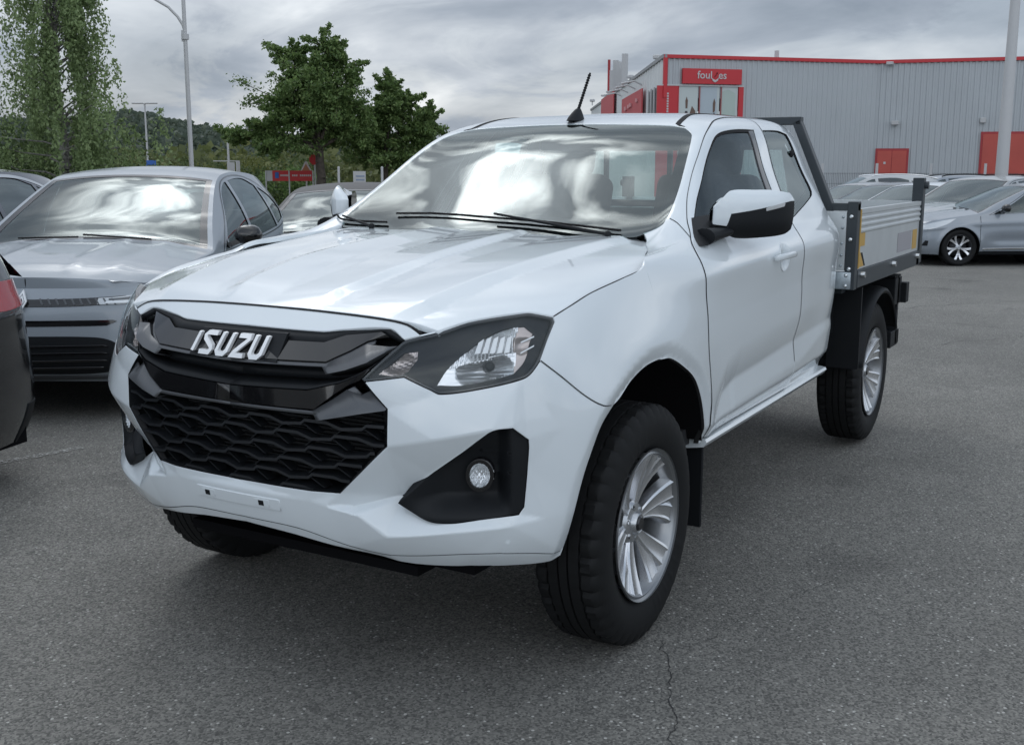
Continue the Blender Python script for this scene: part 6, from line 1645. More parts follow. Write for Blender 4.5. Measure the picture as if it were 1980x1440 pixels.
# ------------------------------------------------------------------ trees
def leaf_mat(name, c0, c1, c2):
    m = bpy.data.materials.new(name); m.use_nodes = True; nt = m.node_tree; N = nt.nodes.new; L = nt.links.new; b = nt.nodes['Principled BSDF']
    at = N('ShaderNodeAttribute'); at.attribute_name = 'tone'; r = N('ShaderNodeValToRGB'); L(at.outputs['Fac'], r.inputs[0])
    e = r.color_ramp.elements; e[0].position = 0; e[0].color = (*c0, 1); e[1].position = 1; e[1].color = (*c2, 1); x = e.new(.5); x.color = (*c1, 1)
    L(r.outputs[0], b.inputs['Base Color']); b.inputs['Roughness'].default_value = .6
    tl = N('ShaderNodeBsdfTranslucent'); L(r.outputs[0], tl.inputs[0]); mx = N('ShaderNodeMixShader'); mx.inputs[0].default_value = .4
    L(b.outputs[0], mx.inputs[1]); L(tl.outputs[0], mx.inputs[2]); L(mx.outputs[0], nt.nodes['Material Output'].inputs[0]); return m
def leaves_mesh(name, C, size, m_, parent=None, kind=None, droop=0.0, aspect=.5, rs=None):
    """one pointed leaf (two triangles) at each centre"""
    rs = rs or RNG; n = len(C); C = np.asarray(C)
    th = rs.uniform(0, 2*np.pi, n); ph = np.arccos(rs.uniform(-1, 1, n))
    a = np.c_[np.cos(th)*np.sin(ph), np.sin(th)*np.sin(ph), np.cos(ph)]
    if droop: a = a*(1-droop)+np.array([0, 0, -1])*droop; a /= np.linalg.norm(a, axis=1)[:, None]
    t2 = rs.normal(size=(n, 3)); b = np.cross(a, t2); b /= np.linalg.norm(b, axis=1)[:, None]+1e-9
    s = size*rs.uniform(.6, 1.35, n)[:, None]
    V = np.stack([C-a*s*.5, C+b*s*aspect*.5, C+a*s*.5, C-b*s*aspect*.5], 1).reshape(-1, 3)
    me = bpy.data.meshes.new(name); me.vertices.add(4*n); me.vertices.foreach_set('co', V.ravel())
    me.loops.add(4*n); me.loops.foreach_set('vertex_index', np.arange(4*n)); me.polygons.add(n); me.polygons.foreach_set('loop_start', np.arange(n)*4)
    me.update(); at = me.attributes.new('tone', 'FLOAT', 'FACE'); at.data.foreach_set('value', np.clip(rs.normal(.45, .22, n), 0, 1))
    me.validate(); return link_mesh(name, me, m_, parent, kind)
def branch(m, a, b, r0, r1, n=5, wob=.08, rr=random):
    pts = [Vector(a)]; d = Vector(b)-Vector(a)
    for i in range(1, n+1):
        q = Vector(a)+d*(i/n); 
        if i < n: q += Vector((rr.uniform(-1, 1), rr.uniform(-1, 1), rr.uniform(-.5, .5)))*wob*d.length/n*2
        pts.append(q)
    for i in range(n): m.cyl(pts[i], pts[i+1], r0+(r1-r0)*i/n, r0+(r1-r0)*(i+1)/n, n=8, caps=False)
    return pts
def broad_tree(name, X, D, H, blobs, trunk_h, tr, m_, bark, nl, size, label, cat='tree', seed=1, spiky=.5, group=None):
    """blobs: (x, y(depth), z, rx, rz, weight) relative to the trunk; leaves gather on twigs inside them"""
    rr = random.Random(seed); rs = np.random.RandomState(seed); x, y = W(X, D); T = empty(name, (x, y, ground_z(x, y)), label=label, cat=cat, group=group)
    m = MB(); top = branch(m, (0, 0, -.1), (0, 0, trunk_h), tr, tr*.7, wob=.06, rr=rr)[-1]; pts = []
    wsum = sum(b[5] for b in blobs)
    R2 = Matrix(((RT[0], FW[0], 0), (RT[1], FW[1], 0), (0, 0, 1)))
    for (bx, by, bz, rx, rz, w) in blobs:
        c = R2 @ Vector((bx, by, bz)); branch(m, top, c, tr*.45, tr*.12, wob=.10, rr=rr)
        nt = max(10, int(46*w/wsum*len(blobs)/2+10))
        k_ = int(nl*w/wsum/nt)
        for _ in range(nt):
            d = Vector((rr.gauss(0, 1), rr.gauss(0, 1), rr.gauss(0, 1))).normalized()
            tip = c+Vector((d.x*rx, d.y*rx, d.z*rz))*rr.uniform(.55, 1.0+spiky*.45*rr.random())
            st = c+(tip-c)*rr.uniform(.1, .35)
            if rr.random() < .45: branch(m, st, tip, tr*.10, tr*.03, n=2, wob=.1, rr=rr)
            t = rs.uniform(0, 1, k_)**.7; s0, t0 = np.array(st), np.array(tip); L_ = np.linalg.norm(t0-s0)
            P = s0+(t0-s0)*t[:, None]+rs.normal(size=(k_, 3))*np.array([1, 1, .6])*L_*(.20-.13*t[:, None])
            pts.append(P)
    m.build('trunk', bark, T, smooth=60)
    leaves_mesh('crown', np.concatenate(pts), size, m_, T, rs=rs); return T
def birch(X, D, H, m_, bark, label, seed=4, lean=0):
    rr = random.Random(seed); rs = np.random.RandomState(seed); x, y = W(X, D); T = empty('birch_tree', (x, y, ground_z(x, y)), label=label, cat='birch tree')
    m = MB(); tops = branch(m, (0, 0, -.1), (.2, 0, H*.95), .17, .03, n=12, wob=.05, rr=rr); pts = []
    R2 = Matrix(((RT[0], FW[0], 0), (RT[1], FW[1], 0), (0, 0, 1)))
    for i in range(104):
        h = H*(.13+.83*(i/104)**.9); az = rr.uniform(0, 2*math.pi); prof = 1.0 if h < H*.42 else max(.42, 1-.62*((h/H-.42)/.50)**1.0)
        reach = rr.uniform(.35, 1.15)*2.15*prof*(1.35 if rr.random() < .10 else 1); p0 = Vector((.05, 0, h*.92)); tip = R2 @ Vector((math.cos(az)*reach, math.sin(az)*reach*.8, 0))+Vector((0, 0, h+rr.uniform(.1, .7)))
        branch(m, p0, p0.lerp(tip, .75), .028, .006, n=3, wob=.12, rr=rr)
        for s_ in range(rr.randint(2, 8)):
            q = p0.lerp(tip, rr.uniform(.35, 1.05)); ln = rr.uniform(.5, 1.8)*(.8 if h > H*.8 else 1.0); k_ = int(ln*66)
            t = rs.uniform(0, 1, k_); out = Vector((tip.x-p0.x, tip.y-p0.y, 0)); out = out.normalized()*.22 if out.length > 0 else out
            P = np.array(q)+np.c_[out.x*t+rs.normal(0, .045, k_)*(1+t), out.y*t+rs.normal(0, .045, k_)*(1+t), -ln*t]
            pts.append(P)
    m.build('trunk', bark, T, smooth=60); P = np.concatenate(pts); P = P[P[:, 2] > .5]
    leaves_mesh('crown', P, .095, m_, T, droop=.5, aspect=.55, rs=rs); return T
def bush(name, X, D, w, h, m_, label, cat='bush', seed=5, nl=3500, size=.10, kind=None, group=None, dw=None, z0=0):
    rs = np.random.RandomState(seed); x, y = W(X, D); n = nl
    lob = rs.normal(size=(14, 3))*np.array([w*.28, (dw or w)*.28, h*.16])+np.array([0, 0, h*.5])
    k = rs.randint(0, 14, n); d = rs.normal(size=(n, 3)); d /= np.linalg.norm(d, axis=1)[:, None]; r = rs.uniform(.6, 1.05, n)[:, None]
    P = lob[k]+d*r*np.array([w*.26, (dw or w)*.26, h*.36]); P[:, 2] = np.abs(P[:, 2])
    Q = np.c_[P[:, 0]*RT[0]+P[:, 1]*FW[0], P[:, 0]*RT[1]+P[:, 1]*FW[1], P[:, 2]+z0]
    o = leaves_mesh(name, Q, size, m_, None, kind=kind, rs=rs); o.location = (x, y, ground_z(x, y)); return tag(o, label if kind is None else None, cat if kind is None else None, group)
def build_nature():
    rsn = np.random.RandomState(2)
    g_d = leaf_mat('leaf_dark_green', (.06, .11, .032), (.14, .22, .066), (.27, .35, .125))
    g_b = leaf_mat('leaf_birch', (.12, .17, .07), (.22, .30, .125), (.34, .42, .20))
    g_y = leaf_mat('leaf_yellow_green', (.07, .085, .02), (.14, .16, .04), (.22, .23, .07))
    g_m = leaf_mat('leaf_mid_green', (.035, .06, .02), (.075, .115, .038), (.14, .18, .065))
    bark = mat('bark_brown', (.075, .062, .050), .9, bump=(25, .01), var=(9, .3)); bb = mat('bark_birch', (.15, .145, .13), .8, var=(14, .5))
    # big tree pair behind the parked cars
    broad_tree('broadleaf_tree', (618-990)/2183*40, 40, 6.9, [(-.2, 0, 5.0, 1.5, 1.25, 3.4), (-1.1, .2, 4.1, 1.5, 1.2, 3.4), (.7, -.3, 4.2, 1.4, 1.3, 3.4), (0, .5, 3.8, 1.6, 1.2, 3), (.9, 0, 5.3, .8, .8, 1.2), (-1.9, 0, 3.2, 1.15, .75, 2), (-2.9, 0, 3.0, .9, .35, 1.0), (-.9, .1, 5.7, .9, .7, 1.6), (.3, 0, 6.0, .8, .75, 1.5), (.2, .6, 3.2, 1.4, .9, 2.5), (-1.2, -.6, 2.7, 1.2, .6, 1.6), (1.3, 0, 3.2, .9, .9, 1.5)],
        2.6, .20, g_d, bark, 62000, .13, 'large dark broadleaf tree with a thick bare trunk beside the red banner', seed=12, spiky=1.0)
    broad_tree('broadleaf_tree', (745-990)/2183*42, 42, 5.4, [(0, 0, 3.9, 1.2, 1.0, 3), (-.7, 0, 3.0, 1.1, .9, 2.4), (1.0, 0, 3.1, 1.1, .9, 2.5), (.2, 0, 4.8, .7, .65, 1.2), (1.6, 0, 3.6, .65, .9, 1.2), (.1, 0, 2.3, 1.6, .6, 2), (.9, 0, 4.3, .6, .6, .9)],
        1.9, .14, g_d, bark, 42000, .13, 'smaller dark broadleaf tree standing to the right of the thick-trunked one', seed=23, spiky=1.0)
    birch((128-990)/2183*28, 28, 7.4, g_b, bb, 'tall weeping birch with hanging foliage left of the grey lamp post', seed=4)
    # low dense growth under and left of the birch
    for i, (px, D, w, h, mm, lab) in enumerate(((20, 31, 4.2, 3.1, g_m, 'dense green shrub mass below the birch, at the left picture edge'), (95, 32, 3.0, 2.0, g_m, 'dense dark shrub right behind the birch trunk'), (185, 33, 3.4, 2.3, g_m, 'rounded green shrub just right of the birch trunk'))):
        bush('shrub', (px-990)/2183*D, D, w, h, mm, lab, seed=40+i, nl=9000, size=.13)
    # middle distance: hedge and shrubs one can tell apart
    data = [(262, 60, 6.5, 2.0, g_y, 'pale yellow-green shrub under the blue sign'), (325, 62, 4.5, 2.5, g_y, 'ochre-green shrub left of the near lamp post'), (400, 50, 2.2, 1.9, g_d, 'dark round shrub right of the near lamp post'), (473, 48, 1.3, 1.15, g_y, 'small bright yellow-green shrub beside the white twin sign'),
            (540, 55, 4.2, 2.3, g_m, 'green shrub behind the red banner, left half'), (500, 58, 3.2, 2.7, g_y, 'light green shrub between twin sign and banner'), (578, 52, 2.2, 1.9, g_d, 'dark shrub behind the triangular sign'), (428, 70, 3.4, 3.0, g_m, 'mid-green shrub behind the white twin sign')]
    for i, (px, D, w, h, mm, lab) in enumerate(data): bush('shrub', (px-990)/2183*D, D, w, h, mm, lab, seed=60+i, nl=5200, size=.17)
    bush('round_bush', (679-990)/2183*36, 36, .80, .58, g_m, 'clipped dark round bush in front of the white board', seed=81, nl=4200, size=.07)
    bush('shrub', (724-990)/2183*37, 37, .52, .78, g_y, 'bright yellow-green upright shrub beside the white board', seed=82, nl=1800, size=.08)
    # wooded hill: terrain plus a far wood that reads as one mass
    hill = mat('hill_ground', (.045, .06, .03), .95, var=(.02, .3))
    V, F = [], []; Dh = np.linspace(330, 1300, 26); Xh = np.linspace(-760, 420, 60)
    def hz(X, D):
        t = min(1, max(0, (D-330)/420)); s_ = t*t*(3-2*t)
        px = X/D*2147+990
        ridge = np.interp(px, [-600, 60, 200, 260, 330, 420, 520, 700, 900, 1150, 1400], [34, 33, 30, 33, 29.5, 26, 22, 19, 15, 8, 0])
        return -4.7+s_*(ridge+2.2*math.sin(X*.021)+1.5*math.sin(X*.05+D*.01))
    for D in Dh:
        for X in Xh: p = W(X, D); V.append((p[0], p[1], hz(X, D)))
    n = len(Xh); F = [(j*n+i, j*n+i+1, (j+1)*n+i+1, (j+1)*n+i) for j in range(len(Dh)-1) for i in range(n-1)]; from_data('hill', V, F, hill, kind='structure')
    rs = np.random.RandomState(5); C = []
    for _ in range(3400):
        D = rs.uniform(335, 800); X = (rs.uniform(-80, 1120)-990)/2183*D; z = hz(X, D); R_ = rs.uniform(2.6, 5.4); k = 16
        d = rs.normal(size=(k, 3)); d /= np.linalg.norm(d, axis=1)[:, None]; d[:, 2] = np.abs(d[:, 2]); Q = d*np.array([R_, R_, R_*1.15])*rs.uniform(.8, 1.1, (k, 1))
        p = W(X, D); C.append(np.c_[p[0]+Q[:, 0], p[1]+Q[:, 1], z+Q[:, 2]])
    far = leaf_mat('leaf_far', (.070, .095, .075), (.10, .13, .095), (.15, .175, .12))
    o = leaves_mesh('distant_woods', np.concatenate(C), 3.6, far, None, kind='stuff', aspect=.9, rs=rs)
    # nearer tree belt at the foot of the hill
    C = []
    for _ in range(700):
        D = rs.uniform(95, 200); X = (rs.uniform(-100, 1050)-990)/2183*D; p = W(X, D); R_ = rs.uniform(1.2, 2.6); k = 45; hgt = rs.uniform(1.0, 3.4)
        d = rs.normal(size=(k, 3)); d /= np.linalg.norm(d, axis=1)[:, None]; Q = d*np.array([R_, R_, R_*.8])*rs.uniform(.6, 1.05, (k, 1)); C.append(np.c_[p[0]+Q[:, 0], p[1]+Q[:, 1], np.maximum(.1, hgt+Q[:, 2])+ground_z(*p)])
    leaves_mesh('tree_belt', np.concatenate(C), .75, leaf_mat('leaf_belt', (.07, .09, .032), (.14, .165, .06), (.24, .25, .10)), None, kind='stuff', aspect=.8, rs=rs)
    # verge the shrubs grow on
    grass = mat('verge_soil', (.10, .085, .055), .95, var=(1.5, .3)); m = MB(); P = [W(a, b) for a, b in ((-60, 44.5), (-2, 44.5), (-2, 90), (-60, 90))]; P = [W(a, b) for a, b in ((-34, 34.5), (-3.2, 34.5), (-3.2, 90), (-34, 90))]
    m.poly([(x, y, ground_z(x, y)+.10) for x, y in P], (0, 0, -.3)); m.build('verge', grass, None, kind='structure')
# ------------------------------------------------------------------ lamp posts, signs, fences
def lamp_post(X, D, H, r0, r1, mt, label, arm=None, group=None):
    x, y = W(X, D); z = ground_z(x, y); T = empty('lamp_post', (x, y, z), label=label, cat='lamp post', group=group)
    m = MB(); m.cyl((0, 0, -.05), (0, 0, H), r0, r1, n=16); m.cyl((0, 0, 0), (0, 0, .9), r0*1.25, r0*1.15, n=16); m.build('pole', mt, T)
    if arm: arm(T, H, r1, mt)
    return T
def build_street():
    galv = mat('galvanised_steel', (.24, .26, .27), .42, metal=.6, var=(3, .1)); white = mat('white_paint', (.72, .72, .71), .5); dk = mat('dark_green_fence', (.015, .035, .032), .6)
    red = mat('sign_red', (.55, .035, .04), .5); blue = mat('sign_blue', (.03, .12, .42), .5); yel = mat('yellow_box', (.62, .42, .04), .5); post = mat('post_black', (.02, .02, .022), .5)
    def arm_l(T, H, r1, mt):
        m = MB(); c = [Vector((RT[0]*a, RT[1]*a, b)) for a, b in ((0, 5.25), (-.05, 5.42), (-.17, 5.62), (-.40, 5.86), (-.9, 6.15), (-1.5, 6.25))]; m.tube(c, .035, n=8); m.build('arm', mt, T)
        m = MB(); m.cbox(c[-1]+Vector((RT[0]*-.3, RT[1]*-.3, 0)), (.25, .6, .1), bevel=.03); m.build('lamp_head', mt, T)
        m = MB(); m.cyl((RT[0]*-.05, RT[1]*-.05, 5.0), (RT[0]*-.05, RT[1]*-.05, 5.28), .045, n=12).cyl((0, 0, 5.05), (0, 0, 5.18), .10, n=12); m.build('collar', mt, T)
    lamp_post((370-990)/2183*30, 30, 7.5, .068, .045, galv, 'tall thin grey lamp post with a curved arm, left of the dark trees', arm_l)
    lamp_post((1937-990)/2183*25, 25, 8.5, .150, .075, galv, 'thick grey lamp post in front of the grey warehouse wall')
    def arm_t(T, H, r1, mt):
        m = MB(); m.cbox((0, 0, H), (.12, .12, .06)); 
        for s in (-1, 1): m.cbox((RT[0]*s*.38, RT[1]*s*.38, H+.03), (.25, .55, .07), rot=Matrix.Rotation(YAW, 3, 'Z'), bevel=.02)
        m.build('lamp_head', mt, T)
    lamp_post((286-990)/2183*60, 60, 5.4, .07, .04, galv, 'distant lamp post with a flat double head above the blue sign', arm_t)
    lamp_post((442-990)/2183*50, 50, 3.4, .06, .045, galv, 'slim pale post rising behind the white twin sign')
    def sign(name, px, D, z0, z1, w, shape, mt, label, cat='sign', pm=galv, pw=.03, extra=None):
        X = (px-990)/2183*D; x, y = W(X, D); g = ground_z(x, y); T = empty(name, (x, y, g), label=label, cat=cat)
        m = MB(); m.cyl((FW[0]*.04, FW[1]*.04, 0), (FW[0]*.04, FW[1]*.04, z1), pw, n=8); m.build('pole', pm, T)
        r = lambda a, b: (RT[0]*a, RT[1]*a, b); zc = (z0+z1)/2; h = (z1-z0)/2; m = MB()
        if shape == 'box': pts = [r(-w/2, z0), r(w/2, z0), r(w/2, z1), r(-w/2, z1)]
        elif shape == 'disc': pts = [r(math.cos(t)*w/2, zc+math.sin(t)*w/2) for t in np.linspace(0, 2*math.pi, 25)[:-1]]
        elif shape == 'oct': pts = [r(math.cos(t)*w/2, zc+math.sin(t)*w/2) for t in np.radians(np.arange(8)*45+22.5)]
        elif shape == 'tri': pts = [r(-w/2, z0), r(w/2, z0), r(w*.07, z1), r(-w*.07, z1)]
        m.poly(pts, (FW[0]*.02, FW[1]*.02, 0)); pl = m.build('plate', mt, T)
        return T, r
    sign('sign', 292, 58, .98+.55, 1.9+.55, .0+.5, 'box', blue, 'small blue square sign below the distant double lamp')
    T, r = sign('sign', 591, 43, 1.75, 2.15, .46, 'tri', white, 'white triangular sign with a red border on a dark pole', pm=post)
    m = MB(); m.poly([r(-.16, 1.80), r(.16, 1.80), r(0, 2.07)], (-FW[0]*.01, -FW[1]*.01, 0)); m.build('warning_mark', mat('sign_orange', (.35, .16, .08), .5), T)
    sign('road_sign', 608, 42, 2.0, 2.42, .42, 'oct', red, 'round red road sign on a bluish pole left of the thick trunk')
    T, r = sign('sign', 446, 45, 1.55, 2.15, .30, 'box', white, 'white twin sign on two slim posts', pm=white)
    m = MB(); m.poly([r(.20, 1.50), r(.36, 1.50), r(.36, 2.2), r(.20, 2.2)], (FW[0]*.02, FW[1]*.02, 0)); m.cyl(r(.26, 0), r(.26, 2.2), .03, n=8); m.poly([r(-.7, 2.18), r(.36, 2.18), r(.36, 2.22), r(-.7, 2.22)], (FW[0]*.02, FW[1]*.02, 0)); m.build('side_plate', white, T)
    T, r = sign('notice_board', 694, 38, 1.05, 1.75, .42, 'box', white, 'white notice board with grey lines behind the round bush')
    m = MB()
    for k in range(4): m.poly([r(-.12, 1.2+k*.12), r(.17, 1.2+k*.12), r(.17, 1.25+k*.12), r(-.12, 1.25+k*.12)], (-FW[0]*.008, -FW[1]*.008, 0))
    m.build('text_lines', mat('sign_grey_blue', (.25, .30, .40), .6), T)
    # yellow grit box and bollards
    def box_at(name, px, D, w, h, dd, mt, label, cat, z0=0):
        x, y = W((px-990)/2183*D, D); m = MB(); m.cbox((0, 0, h/2), (dd, w, h), bevel=.03); o = m.build(name, mt, None); o.location = (x, y, ground_z(x, y)+z0); o.rotation_euler = (0, 0, YAW); return tag(o, label, cat)
    x, y = W((247-990)/2183*44, 44); T = empty('utility_box', (x, y, ground_z(x, y)), YAW, label='yellow box on short legs above the grey car roof', cat='box')
    m = MB(); m.cbox((0, 0, 1.72), (.3, .32, .22), bevel=.02); m.build('box', yel, T); m = MB(); m.cyl((0, -.1, 0), (0, -.1, 1.6), .02).cyl((0, .1, 0), (0, .1, 1.6), .02); m.build('leg', galv, T)
    for px, D, lab in ((272, 40, 'short black bollard right of the yellow box'), (317, 40, 'short black bollard left of the lamp post'), (738, 37, None), (654, 37, None)):
        x, y = W((px-990)/2183*D, D); m = MB(); h = 1.75 if lab else 1.85; m.cyl((0, 0, 0), (0, 0, h), .045 if lab else .04, n=10).sph((0, 0, h), .045, n=10)
        o = m.build('bollard' if lab else 'post', post if lab else white, None); o.location = (x, y, ground_z(x, y)); tag(o, lab or ('pale post right of the yellow-green shrub' if px == 738 else 'pale blue-white post right of the thick trunk'), 'bollard' if lab else 'post')
    # red banner
    X0, X1, D = (512-990)/2183*42, (604-990)/2183*42, 42; x, y = W(X0, D); T = empty('banner', (x, y, ground_z(x, y)), label='long red banner with a white square and white lettering under the trees', cat='banner')
    r = lambda a, b: (RT[0]*a, RT[1]*a, b); m = MB(); w = X1-X0
    m.poly([r(.26, 1.42), r(w, 1.42), r(w, 1.80), r(.26, 1.80)], (FW[0]*.02, FW[1]*.02, 0)); m.build('cloth', red, T)
    m = MB(); m.poly([r(0, 1.42), r(.26, 1.42), r(.26, 1.80), r(0, 1.80)], (FW[0]*.02, FW[1]*.02, 0)); m.build('white_square', white, T)
    m = MB(); m.poly([r(.36, 1.52), r(.50, 1.52), r(.50, 1.74), r(.36, 1.74)], (-FW[0]*.01, -FW[1]*.01, 0)); m.build('blue_emblem', blue, T)
    for k in range(16):
        if k in (5, 9): continue
        a = .56+k*.073; m = MB(); m.poly([r(a, 1.59), r(a+.05, 1.59), r(a+.05, 1.655), r(a, 1.655)], (-FW[0]*.008, -FW[1]*.008, 0)); m.build('letter', white, T)
    for a in (.02, w/2, w): m = MB(); m.cyl(r(a, 0), r(a, 1.8), .025, n=8); m.build('pole', galv, T)
    # dark mesh fence on the left
    def mesh_fence(Xa, Xb, D, h, mt, label, dens, pw=.03, every=2.5, wires=True, postm=None, D2=None):
        x, y = W(Xa, D); T = empty('mesh_fence', (x, y, ground_z(x, y)), label=label, cat='fence'); n = max(1, int(round((Xb-Xa)/every))); rr = lambda a, b: (RT[0]*a, RT[1]*a, b)
        for k in range(n+1):
            a = (Xb-Xa)*k/n; m = MB(); m.cbox(rr(a, h/2+.15), (pw*1.6, pw*1.6, h+.3)); m.build('fence_post', postm or mt, T)
        for k in range(n):
            a0, a1 = (Xb-Xa)*k/n, (Xb-Xa)*(k+1)/n; m = MB(); cnt = int((a1-a0)/dens)
            for q in range(cnt): a = a0+(a1-a0)*(q+.5)/cnt; m.cbox(rr(a, h/2), (.007, .007, h))
            for q in range(6): z = .08+q*(h-.1)/5; m.poly([rr(a0, z), rr(a1, z), rr(a1, z+.010), rr(a0, z+.010)], (FW[0]*.006, FW[1]*.006, 0))
            m.build('fence_panel', mt, T, kind='stuff', smooth=0)
        return T
    mesh_fence((128-990)/2183*37, (250-990)/2183*37, 37, 1.55, dk, 'dark green mesh fence behind the birch trunk', .03, pw=.04)
    mesh_fence((1590-990)/2183*36, (2010-990)/2183*36, 36, 1.70, mat('fence_grey', (.05, .055, .06), .6), 'grey wire mesh fence along the warehouse yard', .055, pw=.045, every=1.80, postm=post)
    for px in (180, 200, 226):
        x, y = W((px-990)/2183*35, 35); m = MB(); m.cyl((0, 0, 0), (0, 0, 1.62), .035, n=8); o = m.build('post', white, None); o.location = (x, y, ground_z(x, y)); tag(o, 'thin white post by the dark green fence, '+{180: 'nearest the birch trunk', 200: 'the middle one', 226: 'nearest the yellow box'}[px], 'post', 'white posts by the green fence')
# ------------------------------------------------------------------ the warehouse with the red shop sign
def text_mesh(s, size, m_, parent, M, ext=.02, name='lettering', bold=0):
    cu = bpy.data.curves.new(name, 'FONT'); cu.body = s; cu.size = size; cu.extrude = ext; cu.offset = bold; cu.resolution_u = 3
    o = bpy.data.objects.new(name, cu); COL.objects.link(o); dg = bpy.context.evaluated_depsgraph_get(); me = bpy.data.meshes.new_from_object(o.evaluated_get(dg)); bpy.data.objects.remove(o)
    o = bpy.data.objects.new(name, me); COL.objects.link(o); me.materials.clear(); me.materials.append(m_); o.parent = parent; o.matrix_local = M; return o
def build_warehouse():
    clad = mat('grey_cladding', (.42, .445, .46), .5, metal=.1, var=(.4, .04)); cladl = mat('pale_cladding', (.66, .68, .68), .5, var=(.4, .05)); red = mat('shop_red', (.50, .022, .03), .4); redd = mat('door_red', (.46, .075, .055), .5, var=(.8, .08)); redf = mat('door_frame_red', (.35, .03, .035), .5)
    white = mat('white_paint'); glass = glass_mat('shop_glass', tint=(.4, .45, .45), refl=1.2, base=.10, body=.45, body_col=(.10, .13, .13)); dk = mat('window_black', (.015, .017, .02), .3); post = mat('post_black'); galv = mat('galvanised_steel')
    A, K, B_, Lf = (7.97, 60.), (20.1, 63.), (39.3, 57.2), (7.97, 115.)
    gx, gy = W(*A); g = ground_z(*W(8.1, 60))
    T = empty('warehouse', (gx, gy, g), label='large grey corrugated warehouse with red roof edge and red shop corner', cat='warehouse')
    rel = lambda X, D, z: Vector((W(X, D)[0]-gx, W(X, D)[1]-gy, z)); H = 7.78
    def wall(P, Q, z0, z1, m_, name, pitch=.30, holes=(), back=1):
        """corrugated sheet between two plan points; holes in (along, z)"""
        P2, Q2 = rel(*P, 0), rel(*Q, 0); d = (Q2-P2); L_ = d.length; d.normalize(); nrm = Vector((d.y, -d.x, 0))*back
        m = MB(); bm = m.bm; s = 0; prof = []
        while s < L_-1e-6:
            for (a, o) in ((0, 0), (.45, 0), (.60, .045), (.85, .045)):
                t = s+a*pitch
                if t < L_: prof.append((t, o))
            s += pitch
        prof.append((L_, 0))
        cuts = sorted({z0, z1, *[h[2] for h in holes], *[h[3] for h in holes]}); cuts = [c for c in cuts if z0 <= c <= z1]
        rows = [[bm.verts.new(P2+d*t+nrm*o+Vector((0, 0, z))) for t, o in prof] for z in cuts]
        for r in range(len(cuts)-1):
            zc = (cuts[r]+cuts[r+1])/2
            for i in range(len(prof)-1):
                tc = (prof[i][0]+prof[i+1][0])/2
                if any(h[0] < tc < h[1] and h[2] < zc < h[3] for h in holes): continue
                bm.faces.new((rows[r][i], rows[r][i+1], rows[r+1][i+1], rows[r+1][i]))
        o = m.build(name, m_, T, smooth=0); return o, P2, d, nrm
    # main facades
    along = lambda px, D: None
    def u_on(P, Q, px):  # distance along PQ where pixel column px hits it
        dx, dz = Q[0]-P[0], Q[1]-P[1]; k = (px-990)/2183; t = (k*P[1]-P[0])/(dx-k*dz); return t*math.hypot(dx, dz)
    L1 = math.hypot(K[0]-A[0], K[1]-A[1]); d1a, d1b = u_on(K, B_, 1694), u_on(K, B_, 1751)
    e = 0
    w1, P1, dv1, n1 = wall(A, K, -.3, H, clad, 'wall', holes=[(u_on(A, K, 1276)-.3, u_on(A, K, 1429), 0, 5.75)], back=1)
    w2, P2, dv2, n2 = wall(K, B_, -.3, H, clad, 'wall')
    w3, P3, dv3, n3 = wall(Lf, A, -.3, H, cladl, 'wall', pitch=1.2)
    def slab(Pv, dv, nv, a0, a1, z0, z1, o0, o1, m_, name, par=None, kind=None):
        m = MB(); base = [Pv+dv*a0+nv*o0, Pv+dv*a1+nv*o0, Pv+dv*a1+nv*o1, Pv+dv*a0+nv*o1]
        m.poly([tuple(b+Vector((0, 0, z0))) for b in base], (0, 0, z1-z0)); return m.build(name, m_, par or T, smooth=0, kind=kind)
    # roof edge
    slab(P1, dv1, n1, -.1, L1+.05, H-.02, H+.16, -.1, .14, red, 'roof_edge'); slab(P2, dv2, n2, 0, 20.6, H-.02, H+.16, -.1, .13, red, 'roof_edge'); slab(P3, dv3, n3, 0, 55.15, H-.01, H+.17, -.1, .12, mat('edge_grey', (.25, .26, .27), .5), 'roof_edge')
    slab(P1, dv1, n1, -.10, .10, 5.75, H, .0, .16, red, 'corner_trim')
    m = MB(); m.poly([rel(*A, H-.05), rel(*K, H-.05), rel(*B_, H-.05), rel(40, 115, H-.05), rel(*Lf, H-.05)], (0, 0, .04)); m.build('roof', mat('roof_grey', (.2, .2, .2), .8), T)
    # doors
    dr = empty('door'); 
    def door(Pv, dv, nv, a0, a1, z1, leaves, nm):
        fr = slab(Pv, dv, nv, a0-.10, a1+.10, 0, z1+.12, .05, .09, redf, 'door_frame')
        n = leaves; out = []
        for k in range(n):
            b0 = a0+(a1-a0)*k/n+.015; b1 = a0+(a1-a0)*(k+1)/n-.015; out.append(slab(Pv, dv, nv, b0, b1, .02, z1, .08, .12, redd, nm))
        return out
    bpy.data.objects.remove(dr)
    zt = lambda v, D: 1.494-(v-324)*D/2183-g
    dl = door(P2, dv2, n2, d1a, d1b, zt(291, 62.8), 2, 'door')
    slab(P2, dv2, n2, d1a+.35, d1a+.47, 2.35, 2.47, .12, .13, white, 'door_notice')
    d2a, d2b = u_on(K, B_, 1895), u_on(K, B_, 1992)
    door(P2, dv2, n2, d2a, d2b, zt(259, 61), 2, 'sliding_door')
    # shop corner: red frame, glazing with posters
    za, zb_, zc_, zd_ = zt(167, 60.5), zt(139, 60.5), zt(171, 60.4), 3.2
    a0, a1 = u_on(A, K, 1312), u_on(A, K, 1424)
    sgn = slab(P1, dv1, n1, a0, a1, za, zb_, .05, .22, red, 'shop_sign')
    m_r = lambda a, z, o: Matrix.Translation(P1+dv1*a+n1*o+Vector((0, 0, z))) @ Matrix((dv1, Vector((0, 0, 1)), n1)).transposed().to_4x4()
